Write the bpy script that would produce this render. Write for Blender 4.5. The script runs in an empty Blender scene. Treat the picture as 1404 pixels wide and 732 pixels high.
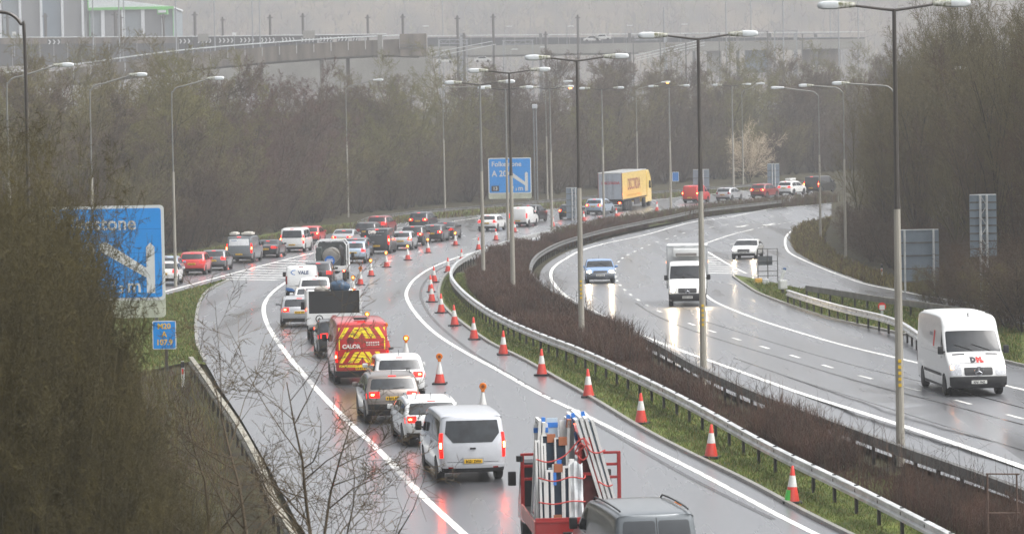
import bpy, bmesh, math, random
import numpy as np
from mathutils import Vector, Matrix
from mathutils.geometry import delaunay_2d_cdt

random.seed(7)
rng = np.random.default_rng(7)
SC = bpy.context.scene
COL = SC.collection

# ------------------------------------------------------------------ camera
CAM_H, FPX, PITCH, ROLL = 9.0, 5000.0, math.atan(180 / 5000.0), 0.0185
R0, U0, F0 = Vector((1, 0, 0)), Vector((0, math.sin(PITCH), math.cos(PITCH))), Vector((0, math.cos(PITCH), -math.sin(PITCH)))
CR = R0 * math.cos(ROLL) - U0 * math.sin(ROLL)
CU = R0 * math.sin(ROLL) + U0 * math.cos(ROLL)
cam = bpy.data.cameras.new('camera')
camo = bpy.data.objects.new('camera', cam)
COL.objects.link(camo)
M = Matrix((CR, CU, -F0)).transposed().to_4x4()
M.translation = Vector((0, 0, CAM_H))
camo.matrix_world = M
cam.sensor_width = 36.0
cam.lens = FPX / 1404.0 * 36.0
cam.clip_start, cam.clip_end = 1.0, 9000.0
cam.dof.use_dof = True
cam.dof.focus_distance = 150.0
cam.dof.aperture_fstop = 3.2
SC.camera = camo

# ------------------------------------------------------------------ sky, sun, exposure
SUN_EL, SUN_AZ = math.radians(56), math.radians(105)     # soft sun behind thick cloud, high on the right
W = bpy.data.worlds.new('World')
SC.world = W
W.use_nodes = True
nt = W.node_tree
nt.nodes.clear()
out = nt.nodes.new('ShaderNodeOutputWorld')
bg = nt.nodes.new('ShaderNodeBackground')
sky = nt.nodes.new('ShaderNodeTexSky')
sky.sky_type = 'NISHITA'
sky.sun_disc = False
sky.sun_elevation = SUN_EL
sky.sun_rotation = SUN_AZ
sky.air_density = 1.0
sky.dust_density = 7.0
hs = nt.nodes.new('ShaderNodeHueSaturation')              # an overcast sky has almost no blue
hs.inputs['Saturation'].default_value = 0.17
nt.links.new(sky.outputs[0], hs.inputs['Color'])
nt.links.new(hs.outputs[0], bg.inputs['Color'])
bg.inputs['Strength'].default_value = 0.15
nt.links.new(bg.outputs[0], out.inputs['Surface'])
sl = bpy.data.lights.new('sun', 'SUN')
sl.energy = 0.5
sl.angle = math.radians(30)
sl.color = (1.0, 0.97, 0.93)
so = bpy.data.objects.new('sun', sl)
COL.objects.link(so)
# direction towards the sun: Nishita rotation is measured from +Y, clockwise seen from above
sd = Vector((math.sin(SUN_AZ) * math.cos(SUN_EL), math.cos(SUN_AZ) * math.cos(SUN_EL), math.sin(SUN_EL)))
so.rotation_euler = sd.to_track_quat('Z', 'Y').to_euler()
SC.view_settings.view_transform = 'Standard'
SC.view_settings.look = 'None'
SC.view_settings.exposure = 1.3
SC.view_settings.gamma = 1.0
cy = SC.cycles
cy.use_denoising = True
cy.max_bounces = 6
cy.diffuse_bounces = 2
cy.glossy_bounces = 3
cy.transmission_bounces = 3
cy.transparent_max_bounces = 6
cy.volume_bounces = 1
cy.sample_clamp_indirect = 4.0
cy.caustics_reflective = False
cy.caustics_refractive = False

# ------------------------------------------------------------------ ground height and pixel -> ground helpers
def gz(y, x=-50.0):
    """the road climbs gently beyond 230 m; its left carriageway dips under the bridge"""
    y = np.asarray(y, float)
    x = np.asarray(x, float)
    d = np.clip(y - 230.0, 0, None)
    far = 5e-5 * np.minimum(d, 220.0) ** 2 + 0.022 * np.clip(d - 220.0, 0, 80.0)
    u = np.clip(145.0 - np.maximum(y, 30.0), 0, None)
    s = np.clip((9.5 - (y - 85.0) * 0.1 + 6.0 - x) / 5.5, 0, 1)
    return far - 0.026 * u * u / (u + 15.0) * s * s * (3 - 2 * s)

def ray(px, py):
    return F0 * FPX + CR * (px - 702.0) + CU * (366.0 - py)

def gp(px, py, dz=0.0):
    d = ray(px, py)
    s = d.z / d.y
    lo, hi = 15.0, 1500.0
    for _ in range(60):
        m = (lo + hi) / 2
        if CAM_H + s * m - float(gz(m, d.x / d.y * m)) - dz > 0:
            lo = m
        else:
            hi = m
    y = (lo + hi) / 2
    return Vector((d.x / d.y * y, y, float(gz(y, d.x / d.y * y))))

def pz(px, py, y):
    d = ray(px, py)
    t = y / d.y
    return Vector((d.x * t, y, CAM_H + d.z * t))

def gpl(pts, dz=0.0):
    return [gp(x, y, dz) for x, y in pts]

def catmull(pts, n=6):
    pts = [Vector(p) for p in pts]
    if len(pts) < 3:
        return pts
    res = []
    P = [pts[0] * 2 - pts[1]] + pts + [pts[-1] * 2 - pts[-2]]
    for i in range(1, len(P) - 2):
        p0, p1, p2, p3 = P[i - 1], P[i], P[i + 1], P[i + 2]
        for k in range(n):
            t = k / n
            res.append(0.5 * ((2 * p1) + (p2 - p0) * t + (2 * p0 - 5 * p1 + 4 * p2 - p3) * t * t + (3 * p1 - p0 - 3 * p2 + p3) * t ** 3))
    res.append(pts[-1])
    return res

def smooth_world(pts, step=2.0, it=12):
    """resample a ground polyline evenly and relax it so that it curves like a surveyed road"""
    p = resample([Vector((q.x, q.y, 0)) for q in catmull(pts)], step)
    a = np.array([[q.x, q.y] for q in p])
    for _ in range(it):
        b = a.copy()
        b[1:-1] = 0.25 * a[:-2] + 0.5 * a[1:-1] + 0.25 * a[2:]
        a = b
    return [Vector((x, y, float(gz(y, x)))) for x, y in a]

def resample(pts, step):
    out = [pts[0].copy()]
    acc = 0.0
    for a, b in zip(pts[:-1], pts[1:]):
        L = (b - a).length
        if L < 1e-9:
            continue
        d = step - acc
        while d <= L:
            out.append(a + (b - a) * (d / L))
            d += step
        acc = (acc + L) % step if d > L else 0
        acc = L - (d - step)
    return out

def lin(c):
    return tuple(((v / 255.0) / 12.92 if v / 255.0 <= 0.04045 else ((v / 255.0 + 0.055) / 1.055) ** 2.4) for v in c)

# ------------------------------------------------------------------ materials
MATS = {}
def mk(name, col, rough=0.5, metal=0.0, var=0.12, scale=4.0, bump=0.0, bscale=None, emit=None, es=0.0, coat=0.0, dirt=0.0, stretch=(1, 1, 1), col2=None, spec=0.5):
    if name in MATS:
        return MATS[name]
    m = bpy.data.materials.new(name)
    m.use_nodes = True
    t = m.node_tree
    b = t.nodes['Principled BSDF']
    c = lin(col)
    tc = t.nodes.new('ShaderNodeTexCoord')
    mp = t.nodes.new('ShaderNodeMapping')
    mp.inputs['Scale'].default_value = stretch
    t.links.new(tc.outputs['Object'], mp.inputs['Vector'])
    nz = t.nodes.new('ShaderNodeTexNoise')
    nz.inputs['Scale'].default_value = scale
    nz.inputs['Detail'].default_value = 4
    t.links.new(mp.outputs[0], nz.inputs['Vector'])
    mx = t.nodes.new('ShaderNodeMix')
    mx.data_type = 'RGBA'
    cr = t.nodes.new('ShaderNodeMapRange')
    cr.inputs['From Min'].default_value, cr.inputs['From Max'].default_value = 0.32, 0.68
    t.links.new(nz.outputs['Fac'], cr.inputs['Value'])
    t.links.new(cr.outputs[0], mx.inputs['Factor'])
    ca = tuple(v * (1 - var) for v in c)
    cb = tuple(min(1, v * (1 + var)) for v in c) if col2 is None else lin(col2)
    mx.inputs[6].default_value = (*ca, 1)
    mx.inputs[7].default_value = (*cb, 1)
    last = mx.outputs[2]
    if dirt > 0:                                           # road film thrown up by the wheels
        sp = t.nodes.new('ShaderNodeSeparateXYZ')
        t.links.new(tc.outputs['Object'], sp.inputs[0])
        mr = t.nodes.new('ShaderNodeMapRange')
        mr.inputs['From Min'].default_value, mr.inputs['From Max'].default_value = 0.95, 0.25
        mr.inputs['To Max'].default_value = dirt
        t.links.new(sp.outputs['Z'], mr.inputs['Value'])
        n2 = t.nodes.new('ShaderNodeTexNoise')
        n2.inputs['Scale'].default_value = 3.0
        t.links.new(tc.outputs['Object'], n2.inputs['Vector'])
        mu = t.nodes.new('ShaderNodeMath')
        mu.operation = 'MULTIPLY'
        t.links.new(mr.outputs[0], mu.inputs[0])
        t.links.new(n2.outputs['Fac'], mu.inputs[1])
        m2 = t.nodes.new('ShaderNodeMix')
        m2.data_type = 'RGBA'
        t.links.new(mu.outputs[0], m2.inputs['Factor'])
        t.links.new(last, m2.inputs[6])
        m2.inputs[7].default_value = (*lin((92, 86, 78)), 1)
        last = m2.outputs[2]
    t.links.new(last, b.inputs['Base Color'])
    b.inputs['Roughness'].default_value = rough
    b.inputs['Metallic'].default_value = metal
    b.inputs['Specular IOR Level'].default_value = spec
    if coat:
        b.inputs['Coat Weight'].default_value = coat
        b.inputs['Coat Roughness'].default_value = 0.06
    if bump:
        n3 = t.nodes.new('ShaderNodeTexNoise')
        n3.inputs['Scale'].default_value = bscale or scale * 6
        n3.inputs['Detail'].default_value = 5
        t.links.new(mp.outputs[0], n3.inputs['Vector'])
        bp = t.nodes.new('ShaderNodeBump')
        bp.inputs['Strength'].default_value = bump
        bp.inputs['Distance'].default_value = 0.05
        t.links.new(n3.outputs['Fac'], bp.inputs['Height'])
        t.links.new(bp.outputs[0], b.inputs['Normal'])
    if emit is not None:
        b.inputs['Emission Color'].default_value = (*lin(emit), 1)
        b.inputs['Emission Strength'].default_value = es
    MATS[name] = m
    return m

def road_material():
    m = bpy.data.materials.new('wet_asphalt')
    m.use_nodes = True
    t = m.node_tree
    b = t.nodes['Principled BSDF']
    tc = t.nodes.new('ShaderNodeTexCoord')
    def noise(scale, stretch, detail=5):
        mp = t.nodes.new('ShaderNodeMapping')
        mp.inputs['Scale'].default_value = stretch
        t.links.new(tc.outputs['Object'], mp.inputs['Vector'])
        n = t.nodes.new('ShaderNodeTexNoise')
        n.inputs['Scale'].default_value = scale
        n.inputs['Detail'].default_value = detail
        t.links.new(mp.outputs[0], n.inputs['Vector'])
        return n.outputs['Fac']
    def ramp(v, a, bb, lo, hi):
        r = t.nodes.new('ShaderNodeMapRange')
        r.inputs['From Min'].default_value, r.inputs['From Max'].default_value = a, bb
        r.inputs['To Min'].default_value, r.inputs['To Max'].default_value = lo, hi
        t.links.new(v, r.inputs['Value'])
        return r.outputs[0]
    def math2(op, a, bb):
        r = t.nodes.new('ShaderNodeMath')
        r.operation = op
        for i, v in enumerate((a, bb)):
            if isinstance(v, float):
                r.inputs[i].default_value = v
            else:
                t.links.new(v, r.inputs[i])
        return r.outputs[0]
    streak = noise(0.55, (1, 0.05, 1))                    # wheel tracks and drainage streaks along the road
    broad = noise(0.07, (1, 0.35, 1))
    fine = noise(9.0, (1, 0.5, 1))
    v = math2('ADD', math2('MULTIPLY', streak, 0.6), math2('MULTIPLY', broad, 0.4))
    rr = ramp(v, 0.36, 0.62, 0.30, 0.55)
    t.links.new(math2('ADD', rr, math2('MULTIPLY', fine, 0.06)), b.inputs['Roughness'])
    mx = t.nodes.new('ShaderNodeMix')
    mx.data_type = 'RGBA'
    t.links.new(ramp(v, 0.35, 0.65, 0, 1), mx.inputs['Factor'])
    mx.inputs[6].default_value = (0.036, 0.038, 0.043, 1)
    mx.inputs[7].default_value = (0.104, 0.110, 0.120, 1)
    t.links.new(mx.outputs[2], b.inputs['Base Color'])
    bp = t.nodes.new('ShaderNodeBump')
    bp.inputs['Strength'].default_value = 0.22
    bp.inputs['Distance'].default_value = 0.02
    b.inputs['Specular IOR Level'].default_value = 0.8
    b.inputs['Coat Weight'].default_value = 1.0           # the film of water
    b.inputs['Coat IOR'].default_value = 1.33
    t.links.new(ramp(v, 0.36, 0.62, 0.15, 0.36), b.inputs['Coat Roughness'])
    t.links.new(noise(3.0, (1, 0.35, 1)), bp.inputs['Height'])
    t.links.new(bp.outputs[0], b.inputs['Normal'])
    t.links.new(bp.outputs[0], b.inputs['Coat Normal'])
    return m

# ------------------------------------------------------------------ mesh helpers
def tag(o, label=None, cat=None, group=None, kind=None):
    if label: o['label'] = label
    if cat: o['category'] = cat
    if group: o['group'] = group
    if kind: o['kind'] = kind
    return o

def link(name, me, parent=None):
    o = bpy.data.objects.new(name, me)
    COL.objects.link(o)
    if parent is not None:
        o.parent = parent
    return o

def empty(name, loc=(0, 0, 0), rz=0.0, label=None, cat=None, group=None):
    o = bpy.data.objects.new(name, None)
    COL.objects.link(o)
    o.location = loc
    o.rotation_euler = (0, 0, rz)
    o.empty_display_size = 0.2
    return tag(o, label, cat, group)

def mesh_np(name, verts, faces, mat=None, smooth=False, angle=None):
    me = bpy.data.meshes.new(name)
    me.from_pydata([tuple(v) for v in verts], [], faces)
    if mat is not None:
        for mm in (mat if isinstance(mat, (list, tuple)) else [mat]):
            me.materials.append(mm)
    if smooth:
        me.polygons.foreach_set('use_smooth', [True] * len(me.polygons))
        if angle:
            me.set_sharp_from_angle(angle=math.radians(angle))
    me.update()
    return me

def fast_mesh(name, V, Q, mats, mi=None, smooth=False):
    """big mesh from numpy arrays: V (n,3), Q (m,k) with k = 3 or 4"""
    me = bpy.data.meshes.new(name)
    k = Q.shape[1]
    me.vertices.add(len(V))
    me.vertices.foreach_set('co', V.astype(np.float32).ravel())
    me.loops.add(Q.size)
    me.loops.foreach_set('vertex_index', Q.astype(np.int32).ravel())
    me.polygons.add(len(Q))
    me.polygons.foreach_set('loop_start', np.arange(0, Q.size, k, dtype=np.int32))
    for mm in (mats if isinstance(mats, (list, tuple)) else [mats]):
        me.materials.append(mm)
    if mi is not None:
        me.polygons.foreach_set('material_index', mi.astype(np.int32))
    if smooth:
        me.polygons.foreach_set('use_smooth', np.ones(len(Q), dtype=bool))
    me.update(calc_edges=True)
    return me

class MB:
    """collects simple solids into one mesh"""
    def __init__(s):
        s.v, s.f = [], []
    def add(s, vs, fs):
        n = len(s.v)
        s.v += [tuple(v) for v in vs]
        s.f += [tuple(i + n for i in f) for f in fs]
        return s
    def box(s, c, d, rz=0.0, bev=0.0, rx=0.0, ry=0.0):
        bm = bmesh.new()
        bmesh.ops.create_cube(bm, size=1.0)
        bmesh.ops.scale(bm, vec=d, verts=bm.verts)
        if bev:
            bmesh.ops.bevel(bm, geom=bm.edges[:], offset=bev, segments=2, profile=0.6, affect='EDGES')
        mt = Matrix.Translation(c) @ Matrix.Rotation(rz, 4, 'Z') @ Matrix.Rotation(ry, 4, 'Y') @ Matrix.Rotation(rx, 4, 'X')
        bmesh.ops.transform(bm, matrix=mt, verts=bm.verts)
        bm.verts.index_update()
        s.add([v.co for v in bm.verts], [[v.index for v in f.verts] for f in bm.faces])
        bm.free()
        return s
    def tube(s, pts, r, n=8, caps=True):
        pts = [Vector(p) for p in pts]
        rs = r if isinstance(r, (list, tuple)) else [r] * len(pts)
        vs, fs = [], []
        up = None
        for i, p in enumerate(pts):
            t = (pts[min(i + 1, len(pts) - 1)] - pts[max(i - 1, 0)]).normalized()
            if up is None:
                up = Vector((0, 0, 1)) if abs(t.z) < 0.9 else Vector((0, 1, 0))
            a = t.cross(up).normalized()
            b = t.cross(a).normalized()
            up = -b if False else up
            for k in range(n):
                th = 2 * math.pi * k / n
                vs.append(p + (a * math.cos(th) + b * math.sin(th)) * rs[i])
        for i in range(len(pts) - 1):
            for k in range(n):
                k2 = (k + 1) % n
                fs.append((i * n + k, i * n + k2, (i + 1) * n + k2, (i + 1) * n + k))
        if caps:
            fs.append(tuple(range(n)))
            fs.append(tuple((len(pts) - 1) * n + k for k in reversed(range(n))))
        return s.add(vs, fs)
    def lathe(s, prof, c=(0, 0, 0), axis='Z', n=16):
        """prof: (radius, along) pairs"""
        vs, fs = [], []
        c = Vector(c)
        for r, h in prof:
            for k in range(n):
                th = 2 * math.pi * k / n
                a, b = r * math.cos(th), r * math.sin(th)
                vs.append(c + (Vector((a, b, h)) if axis == 'Z' else Vector((h, a, b)) if axis == 'X' else Vector((a, h, b))))
        for i in range(len(prof) - 1):
            for k in range(n):
                k2 = (k + 1) % n
                fs.append((i * n + k, i * n + k2, (i + 1) * n + k2, (i + 1) * n + k))
        fs.append(tuple(range(n)))
        fs.append(tuple((len(prof) - 1) * n + k for k in reversed(range(n))))
        return s.add(vs, fs)
    def prism(s, poly, y0, y1, plane='XZ'):
        """extrude a polygon given in a plane along the third axis"""
        n = len(poly)
        def P(a, b, h):
            return (a, h, b) if plane == 'XZ' else (h, a, b) if plane == 'YZ' else (a, b, h)
        vs = [P(a, b, y0) for a, b in poly] + [P(a, b, y1) for a, b in poly]
        fs = [tuple(range(n)), tuple(reversed(range(n, 2 * n)))]
        fs += [(i, n + i, n + (i + 1) % n, (i + 1) % n) for i in range(n)]
        return s.add(vs, fs)
    def build(s, name, mat, parent=None, smooth=False, angle=35):
        me = mesh_np(name, s.v, s.f, mat, smooth, angle if smooth else None)
        bm = bmesh.new()
        bm.from_mesh(me)
        bmesh.ops.recalc_face_normals(bm, faces=bm.faces)
        bm.to_mesh(me)
        bm.free()
        return link(name, me, parent)

def rrect(x0, z0, x1, z1, r, n=4):
    p = []
    for cx, cz, a0 in ((x1 - r, z0 + r, -90), (x1 - r, z1 - r, 0), (x0 + r, z1 - r, 90), (x0 + r, z0 + r, 180)):
        for k in range(n + 1):
            a = math.radians(a0 + 90 * k / n)
            p.append((cx + r * math.cos(a), cz + r * math.sin(a)))
    return p

def text_mesh(txt, size=1.0, align='CENTER', extrude=0.004, bold=0.0, xs=1.0):
    c = bpy.data.curves.new('txt', 'FONT')
    c.body = txt
    c.size = size
    c.align_x = align
    c.align_y = 'BOTTOM_BASELINE'
    c.extrude = extrude
    c.offset = bold
    c.resolution_u = 3
    o = bpy.data.objects.new('txt', c)
    COL.objects.link(o)
    dg = bpy.context.evaluated_depsgraph_get()
    dg.update()
    me = bpy.data.meshes.new_from_object(o.evaluated_get(dg))
    bpy.data.objects.remove(o)
    bpy.data.curves.remove(c)
    V = np.empty(len(me.vertices) * 3, np.float32)
    me.vertices.foreach_get('co', V)
    V = V.reshape(-1, 3)
    V[:, 0] *= xs
    F = [tuple(p.vertices) for p in me.polygons]
    bpy.data.meshes.remove(me)
    return V, F

def text_obj(name, txt, size, mat, parent, loc, rot=0.0, align='CENTER', bold=0.0, xs=1.0, ext=0.004):
    """lettering standing upright in the XZ plane, read from -Y (rot turns it about Z)"""
    V, F = text_mesh(txt, size, align, ext, bold, xs)
    W = np.stack([V[:, 0], -V[:, 2], V[:, 1]], 1)
    me = mesh_np(name, W, F, mat)
    o = link(name, me, parent)
    o.location = loc
    o.rotation_euler = (0, 0, rot)
    return o

def sheet(name, poly, mat, dz, grid=4.0, kind='structure', thick=0.0):
    """ground-hugging polygon (world xy) draped over gz"""
    P = [Vector((p[0], p[1])) for p in poly]
    dense = []
    for a, b in zip(P, P[1:] + P[:1]):
        n = max(1, int((b - a).length / 3.0))
        dense += [a + (b - a) * (k / n) for k in range(n)]
    nb = len(dense)
    A = np.array([[p.x, p.y] for p in dense])
    xs = np.arange(A[:, 0].min(), A[:, 0].max(), grid)
    ys = np.arange(A[:, 1].min(), A[:, 1].max(), grid)
    G = np.array([(x, y) for x in xs for y in ys]).reshape(-1, 2)
    if len(G):
        G = G[inside(G, A)]
    vs = dense + [Vector(g) for g in G]
    r = delaunay_2d_cdt(vs, [(i, (i + 1) % nb) for i in range(nb)], [list(range(nb))], 1, 1e-5)
    V = [(v.x, v.y, float(gz(v.y, v.x)) + dz) for v in r[0]]
    F = []
    for f in r[2]:
        a, b, c = (r[0][i] for i in f[:3])
        F.append(tuple(f) if (b - a).cross(c - a) > 0 else tuple(reversed(f)))
    o = link(name, mesh_np(name, V, F, mat))
    if kind:
        o['kind'] = kind
    return o

def inside(G, A):
    x, y = G[:, 0], G[:, 1]
    r = np.zeros(len(G), bool)
    n = len(A)
    j = n - 1
    for i in range(n):
        xi, yi, xj, yj = A[i, 0], A[i, 1], A[j, 0], A[j, 1]
        c = ((yi > y) != (yj > y)) & (x < (xj - xi) * (y - yi) / (yj - yi + 1e-12) + xi)
        r ^= c
        j = i
    return r

def strip_quads(pts, w, dz, off=0.0):
    V, F = [], []
    for i, p in enumerate(pts):
        t = (pts[min(i + 1, len(pts) - 1)] - pts[max(i - 1, 0)])
        t.z = 0
        t.normalize()
        nrm = Vector((t.y, -t.x, 0))
        for s in (-w / 2 + off, w / 2 + off):
            q = p + nrm * s
            V.append((q.x, q.y, float(gz(q.y, q.x)) + dz))
    for i in range(len(pts) - 1):
        F.append((2 * i, 2 * i + 1, 2 * i + 3, 2 * i + 2))
    return V, F
# ================================================================== SETTING: ground, roads, markings
ROAD = road_material()
M_WHITE = mk('road_paint', (214, 214, 210), 0.32, var=0.34, scale=1.6)
M_GRASS = mk('verge_grass', (58, 70, 26), 0.8, var=0.4, scale=0.9, bump=0.7, bscale=9, col2=(92, 102, 44), spec=0.2)
M_EARTH = mk('leaf_litter', (44, 37, 28), 0.9, var=0.3, scale=0.6, bump=0.6, bscale=5, col2=(56, 54, 30), spec=0.2)
M_KERB = mk('kerb_concrete', (120, 118, 112), 0.4, var=0.2, scale=2, bump=0.3)
M_GULLY = mk('drain_slot', (36, 36, 38), 0.25, var=0.2)

BAR_L = [(1340, 750), (1305, 732), (1180, 668), (1060, 612), (945, 548), (820, 488), (735, 455), (680, 430), (645, 407), (625, 388), (618, 375), (624, 362), (638, 352), (656, 344), (690, 332), (740, 319), (797, 308), (828, 302), (900, 292), (965, 282), (1089, 270.5), (1123, 267)]
BAR_R = [(1500, 706), (1404, 671), (1359, 653), (1306, 634.5), (1254, 618.7), (1201, 599), (1149, 579.4), (1096, 561), (1044, 541), (1002, 523), (972.5, 510.5), (946.6, 497.6), (918, 480.7), (876.5, 460), (837.5, 439), (804, 423.6), (788, 414.5), (765, 404), (747, 392), (731, 379.5), (727, 367), (730, 357), (739, 347), (765, 333), (796, 323), (830, 314), (882, 303), (928, 294), (960, 287), (1060, 276), (1125, 267)]
KERB_L = [(1650, 950), (1400, 850), (1159, 732), (1096.5, 703), (1044, 671), (962, 632), (880, 590), (826, 556), (752, 514), (700, 485), (674, 473), (635.5, 445.6), (612, 425), (602, 409), (603, 394), (609.6, 379.5), (621, 369)]
barL = smooth_world(gpl(BAR_L, 0.75), 1.6, 10)
barR = smooth_world(gpl(BAR_R, 0.75), 1.6, 10)
kerbL = smooth_world(gpl(KERB_L), 2.0, 4)

def offset(pts, d):
    r = []
    for i, p in enumerate(pts):
        t = (pts[min(i + 1, len(pts) - 1)] - pts[max(i - 1, 0)])
        t.z = 0
        t.normalize()
        r.append(p + Vector((t.y, -t.x, 0)) * d)
    return r

# one sheet of ground out to the horizon; it climbs gently under the woods at the back
FRONT_X = [-400, -60, -26, -17, 0, 20, 45, 80, 140, 600]
FRONT_Y = [120, 205, 296, 382, 424, 462, 496, 560, 640, 900]
def rise(x, y):
    d = y - np.interp(x, FRONT_X, FRONT_Y) - 6
    return np.clip(0.05 * d, 0, 9)
def zg(x, y):
    return float(gz(y, x) + rise(x, y))
ys = np.concatenate([np.arange(-250, 20, 30), np.arange(20, 560, 5.0), np.arange(560, 1200, 20), np.arange(1200, 4600, 170)])
xs = np.concatenate([np.arange(-2600, -300, 120), np.arange(-300, -80, 20), np.arange(-80, -40, 5.0), np.arange(-40, 45, 2.5), np.arange(45, 100, 5.0), np.arange(100, 320, 20), np.arange(320, 2700, 120)])
X, Y = np.meshgrid(xs, ys)
Z = gz(Y, X) + rise(X, Y) - 0.14 + 0.0 * X
V = np.stack([X.ravel(), Y.ravel(), Z.ravel()], 1)
nx, ny = len(xs), len(ys)
I = (np.arange(ny - 1)[:, None] * nx + np.arange(nx - 1)[None, :]).ravel()
Q = np.stack([I, I + 1, I + nx + 1, I + nx], 1)
tag(link('ground', fast_mesh('ground', V, Q, M_EARTH, smooth=True)), kind='structure')

# carriageways
FAR_L = [(1116, 251), (1060, 255), (1000, 260), (900, 270.5), (778, 281.5), (661, 292), (571, 299.5), (520, 305), (477, 312), (420, 319), (355, 330), (300, 344), (230, 357), (150, 375), (60, 398), (-80, 432)]
farL = gpl(FAR_L)
slipnear = gpl([(-80, 492), (150, 426), (230, 404), (285, 389), (312, 381.5), (314.5, 385), (285.5, 399), (272.5, 419.7), (268.6, 443), (270, 471.6), (283, 500), (300, 530), (330, 574), (365, 635), (416, 732), (480, 850), (540, 950)])
edgeL = list(kerbL) + [p for p in offset(barL, -0.75) if p.y > kerbL[-1].y + 4]
polyL = farL + slipnear + edgeL
sheet('carriageway', polyL, ROAD, 0.012)

SLIP_R = [(1140, 296), (1128, 301.5), (1101, 308), (1086, 318), (1082, 330), (1090, 345), (1112, 358), (1153, 375), (1187, 387.5), (1226, 395.5), (1267, 403.5), (1330, 412), (1420, 424)]
SLIP_L = [(1420, 448), (1330, 430), (1265, 421), (1226, 416), (1155, 404.5), (1105, 397), (1050, 385), (1008, 377)]
MAIN_R = [(1005, 380), (1022, 392), (1044, 405), (1109, 429), (1148, 440.5), (1223, 456), (1259, 464), (1379, 497.6), (1405, 503), (1560, 545)]
polyR = offset(barR, 0.55) + gpl([(1140, 277)]) + gpl(SLIP_R) + gpl(SLIP_L) + gpl(MAIN_R)
sheet('carriageway', polyR, ROAD, 0.012)

# grass verges
sheet('verge', gpl([(-80, 494), (150, 427), (230, 405), (285, 390), (312, 383), (314, 385), (285, 399.5), (272, 420), (268, 443), (269.5, 471), (282, 500), (262, 495), (150, 520), (-80, 560)]), M_GRASS, 0.0)
sheet('verge', [p for p in kerbL if p.y < 245] + [p for p in reversed(offset(barL, 0.8)) if p.y < 240], M_GRASS, 0.0)
sheet('verge', gpl(SLIP_L[1:]) + gpl(MAIN_R[:-1]) + gpl([(1420, 450)]), M_GRASS, 0.0)
sheet('verge', gpl([(1082, 331), (1090, 346), (1112, 359), (1153, 376), (1187, 388.5), (1226, 396.5), (1267, 404.5), (1267, 396), (1200, 378), (1140, 352), (1125, 330), (1140, 300), (1128, 302), (1101, 309), (1086, 319)]), mk('rough_grass', (72, 66, 36), 0.85, var=0.35, scale=1.0, bump=0.6, bscale=8, col2=(98, 92, 52), spec=0.2), 0.0)
sheet('verge', gpl([(1116, 250), (1000, 259), (900, 269.5), (778, 280.5), (661, 291), (571, 298.5), (520, 304), (477, 311), (420, 318), (355, 329), (300, 343), (230, 356), (230, 350), (300, 337), (355, 323), (420, 311), (477, 306), (571, 294), (661, 286.5), (778, 276.5), (900, 267), (1000, 257), (1110, 249)]), M_GRASS, 0.004)

# median soil
M_SOIL = mk('median_soil', (54, 46, 34), 0.9, var=0.35, scale=0.5, bump=0.6, bscale=5, col2=(74, 82, 34), spec=0.2)
polyM = list(offset(barL, 0.85)) + list(reversed(offset(barR, -0.3)))
sheet('median', polyM, M_SOIL, 0.03)

# kerbs: a real step
def kerb(name, pts, w=0.14, h=0.11, mat=None):
    V, F = [], []
    for i, p in enumerate(pts):
        t = (pts[min(i + 1, len(pts) - 1)] - pts[max(i - 1, 0)])
        t.z = 0
        t.normalize()
        n = Vector((t.y, -t.x, 0))
        for s, z in ((-w / 2, -0.05), (-w / 2, h), (w / 2, h), (w / 2, -0.05)):
            q = p + n * s
            V.append((q.x, q.y, float(gz(q.y, q.x)) + z))
    for i in range(len(pts) - 1):
        for k in range(3):
            F.append((4 * i + k, 4 * i + k + 1, 4 * i + k + 5, 4 * i + k + 4))
    F += [(0, 1, 2, 3), tuple(4 * (len(pts) - 1) + k for k in (3, 2, 1, 0))]
    return tag(link(name, mesh_np(name, V, F, mat or M_KERB)), kind='structure')
kerb('kerb', kerbL)
kerb('kerb', smooth_world(gpl(MAIN_R), 2.0, 3))
kerb('kerb', smooth_world(gpl([(314, 385), (299, 391), (285.5, 399), (276, 410), (271, 425), (268.6, 443), (269, 460), (271, 476), (283, 500)]), 2.0, 2))
# slot drain along the inside of the left carriageway
GUL = smooth_world(gpl([(1060, 712), (944, 655), (868, 611), (790, 566), (700, 515), (655, 488), (620, 462), (592, 436), (578, 412), (577, 400), (583, 386), (600, 371), (625, 359)]), 2.0, 5)
V_, F_ = strip_quads(GUL, 0.16, 0.018)
tag(link('drain', mesh_np('drain', V_, F_, M_GULLY)), kind='structure')

# painted lines
def line(pts, w, it=5):
    p = smooth_world(gpl(pts), 1.5, it)
    V, F = strip_quads(p, w, 0.018)
    return tag(link('road_marking', mesh_np('road_marking', V, F, M_WHITE)), kind='structure')
def dashes(pts, mark, gap, w=0.15, studs=False):
    p = smooth_world(gpl(pts), 0.5, 20)
    nm, ng = max(2, int(mark / 0.5)), int(gap / 0.5)
    i, VV, FF = 0, [], []
    while i + nm < len(p):
        V, F = strip_quads(p[i:i + nm + 1], w, 0.018)
        n = len(VV)
        VV += V
        FF += [tuple(k + n for k in f) for f in F]
        i += nm + ng
    return tag(link('road_marking', mesh_np('road_marking', VV, FF, M_WHITE)), kind='structure')

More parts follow.
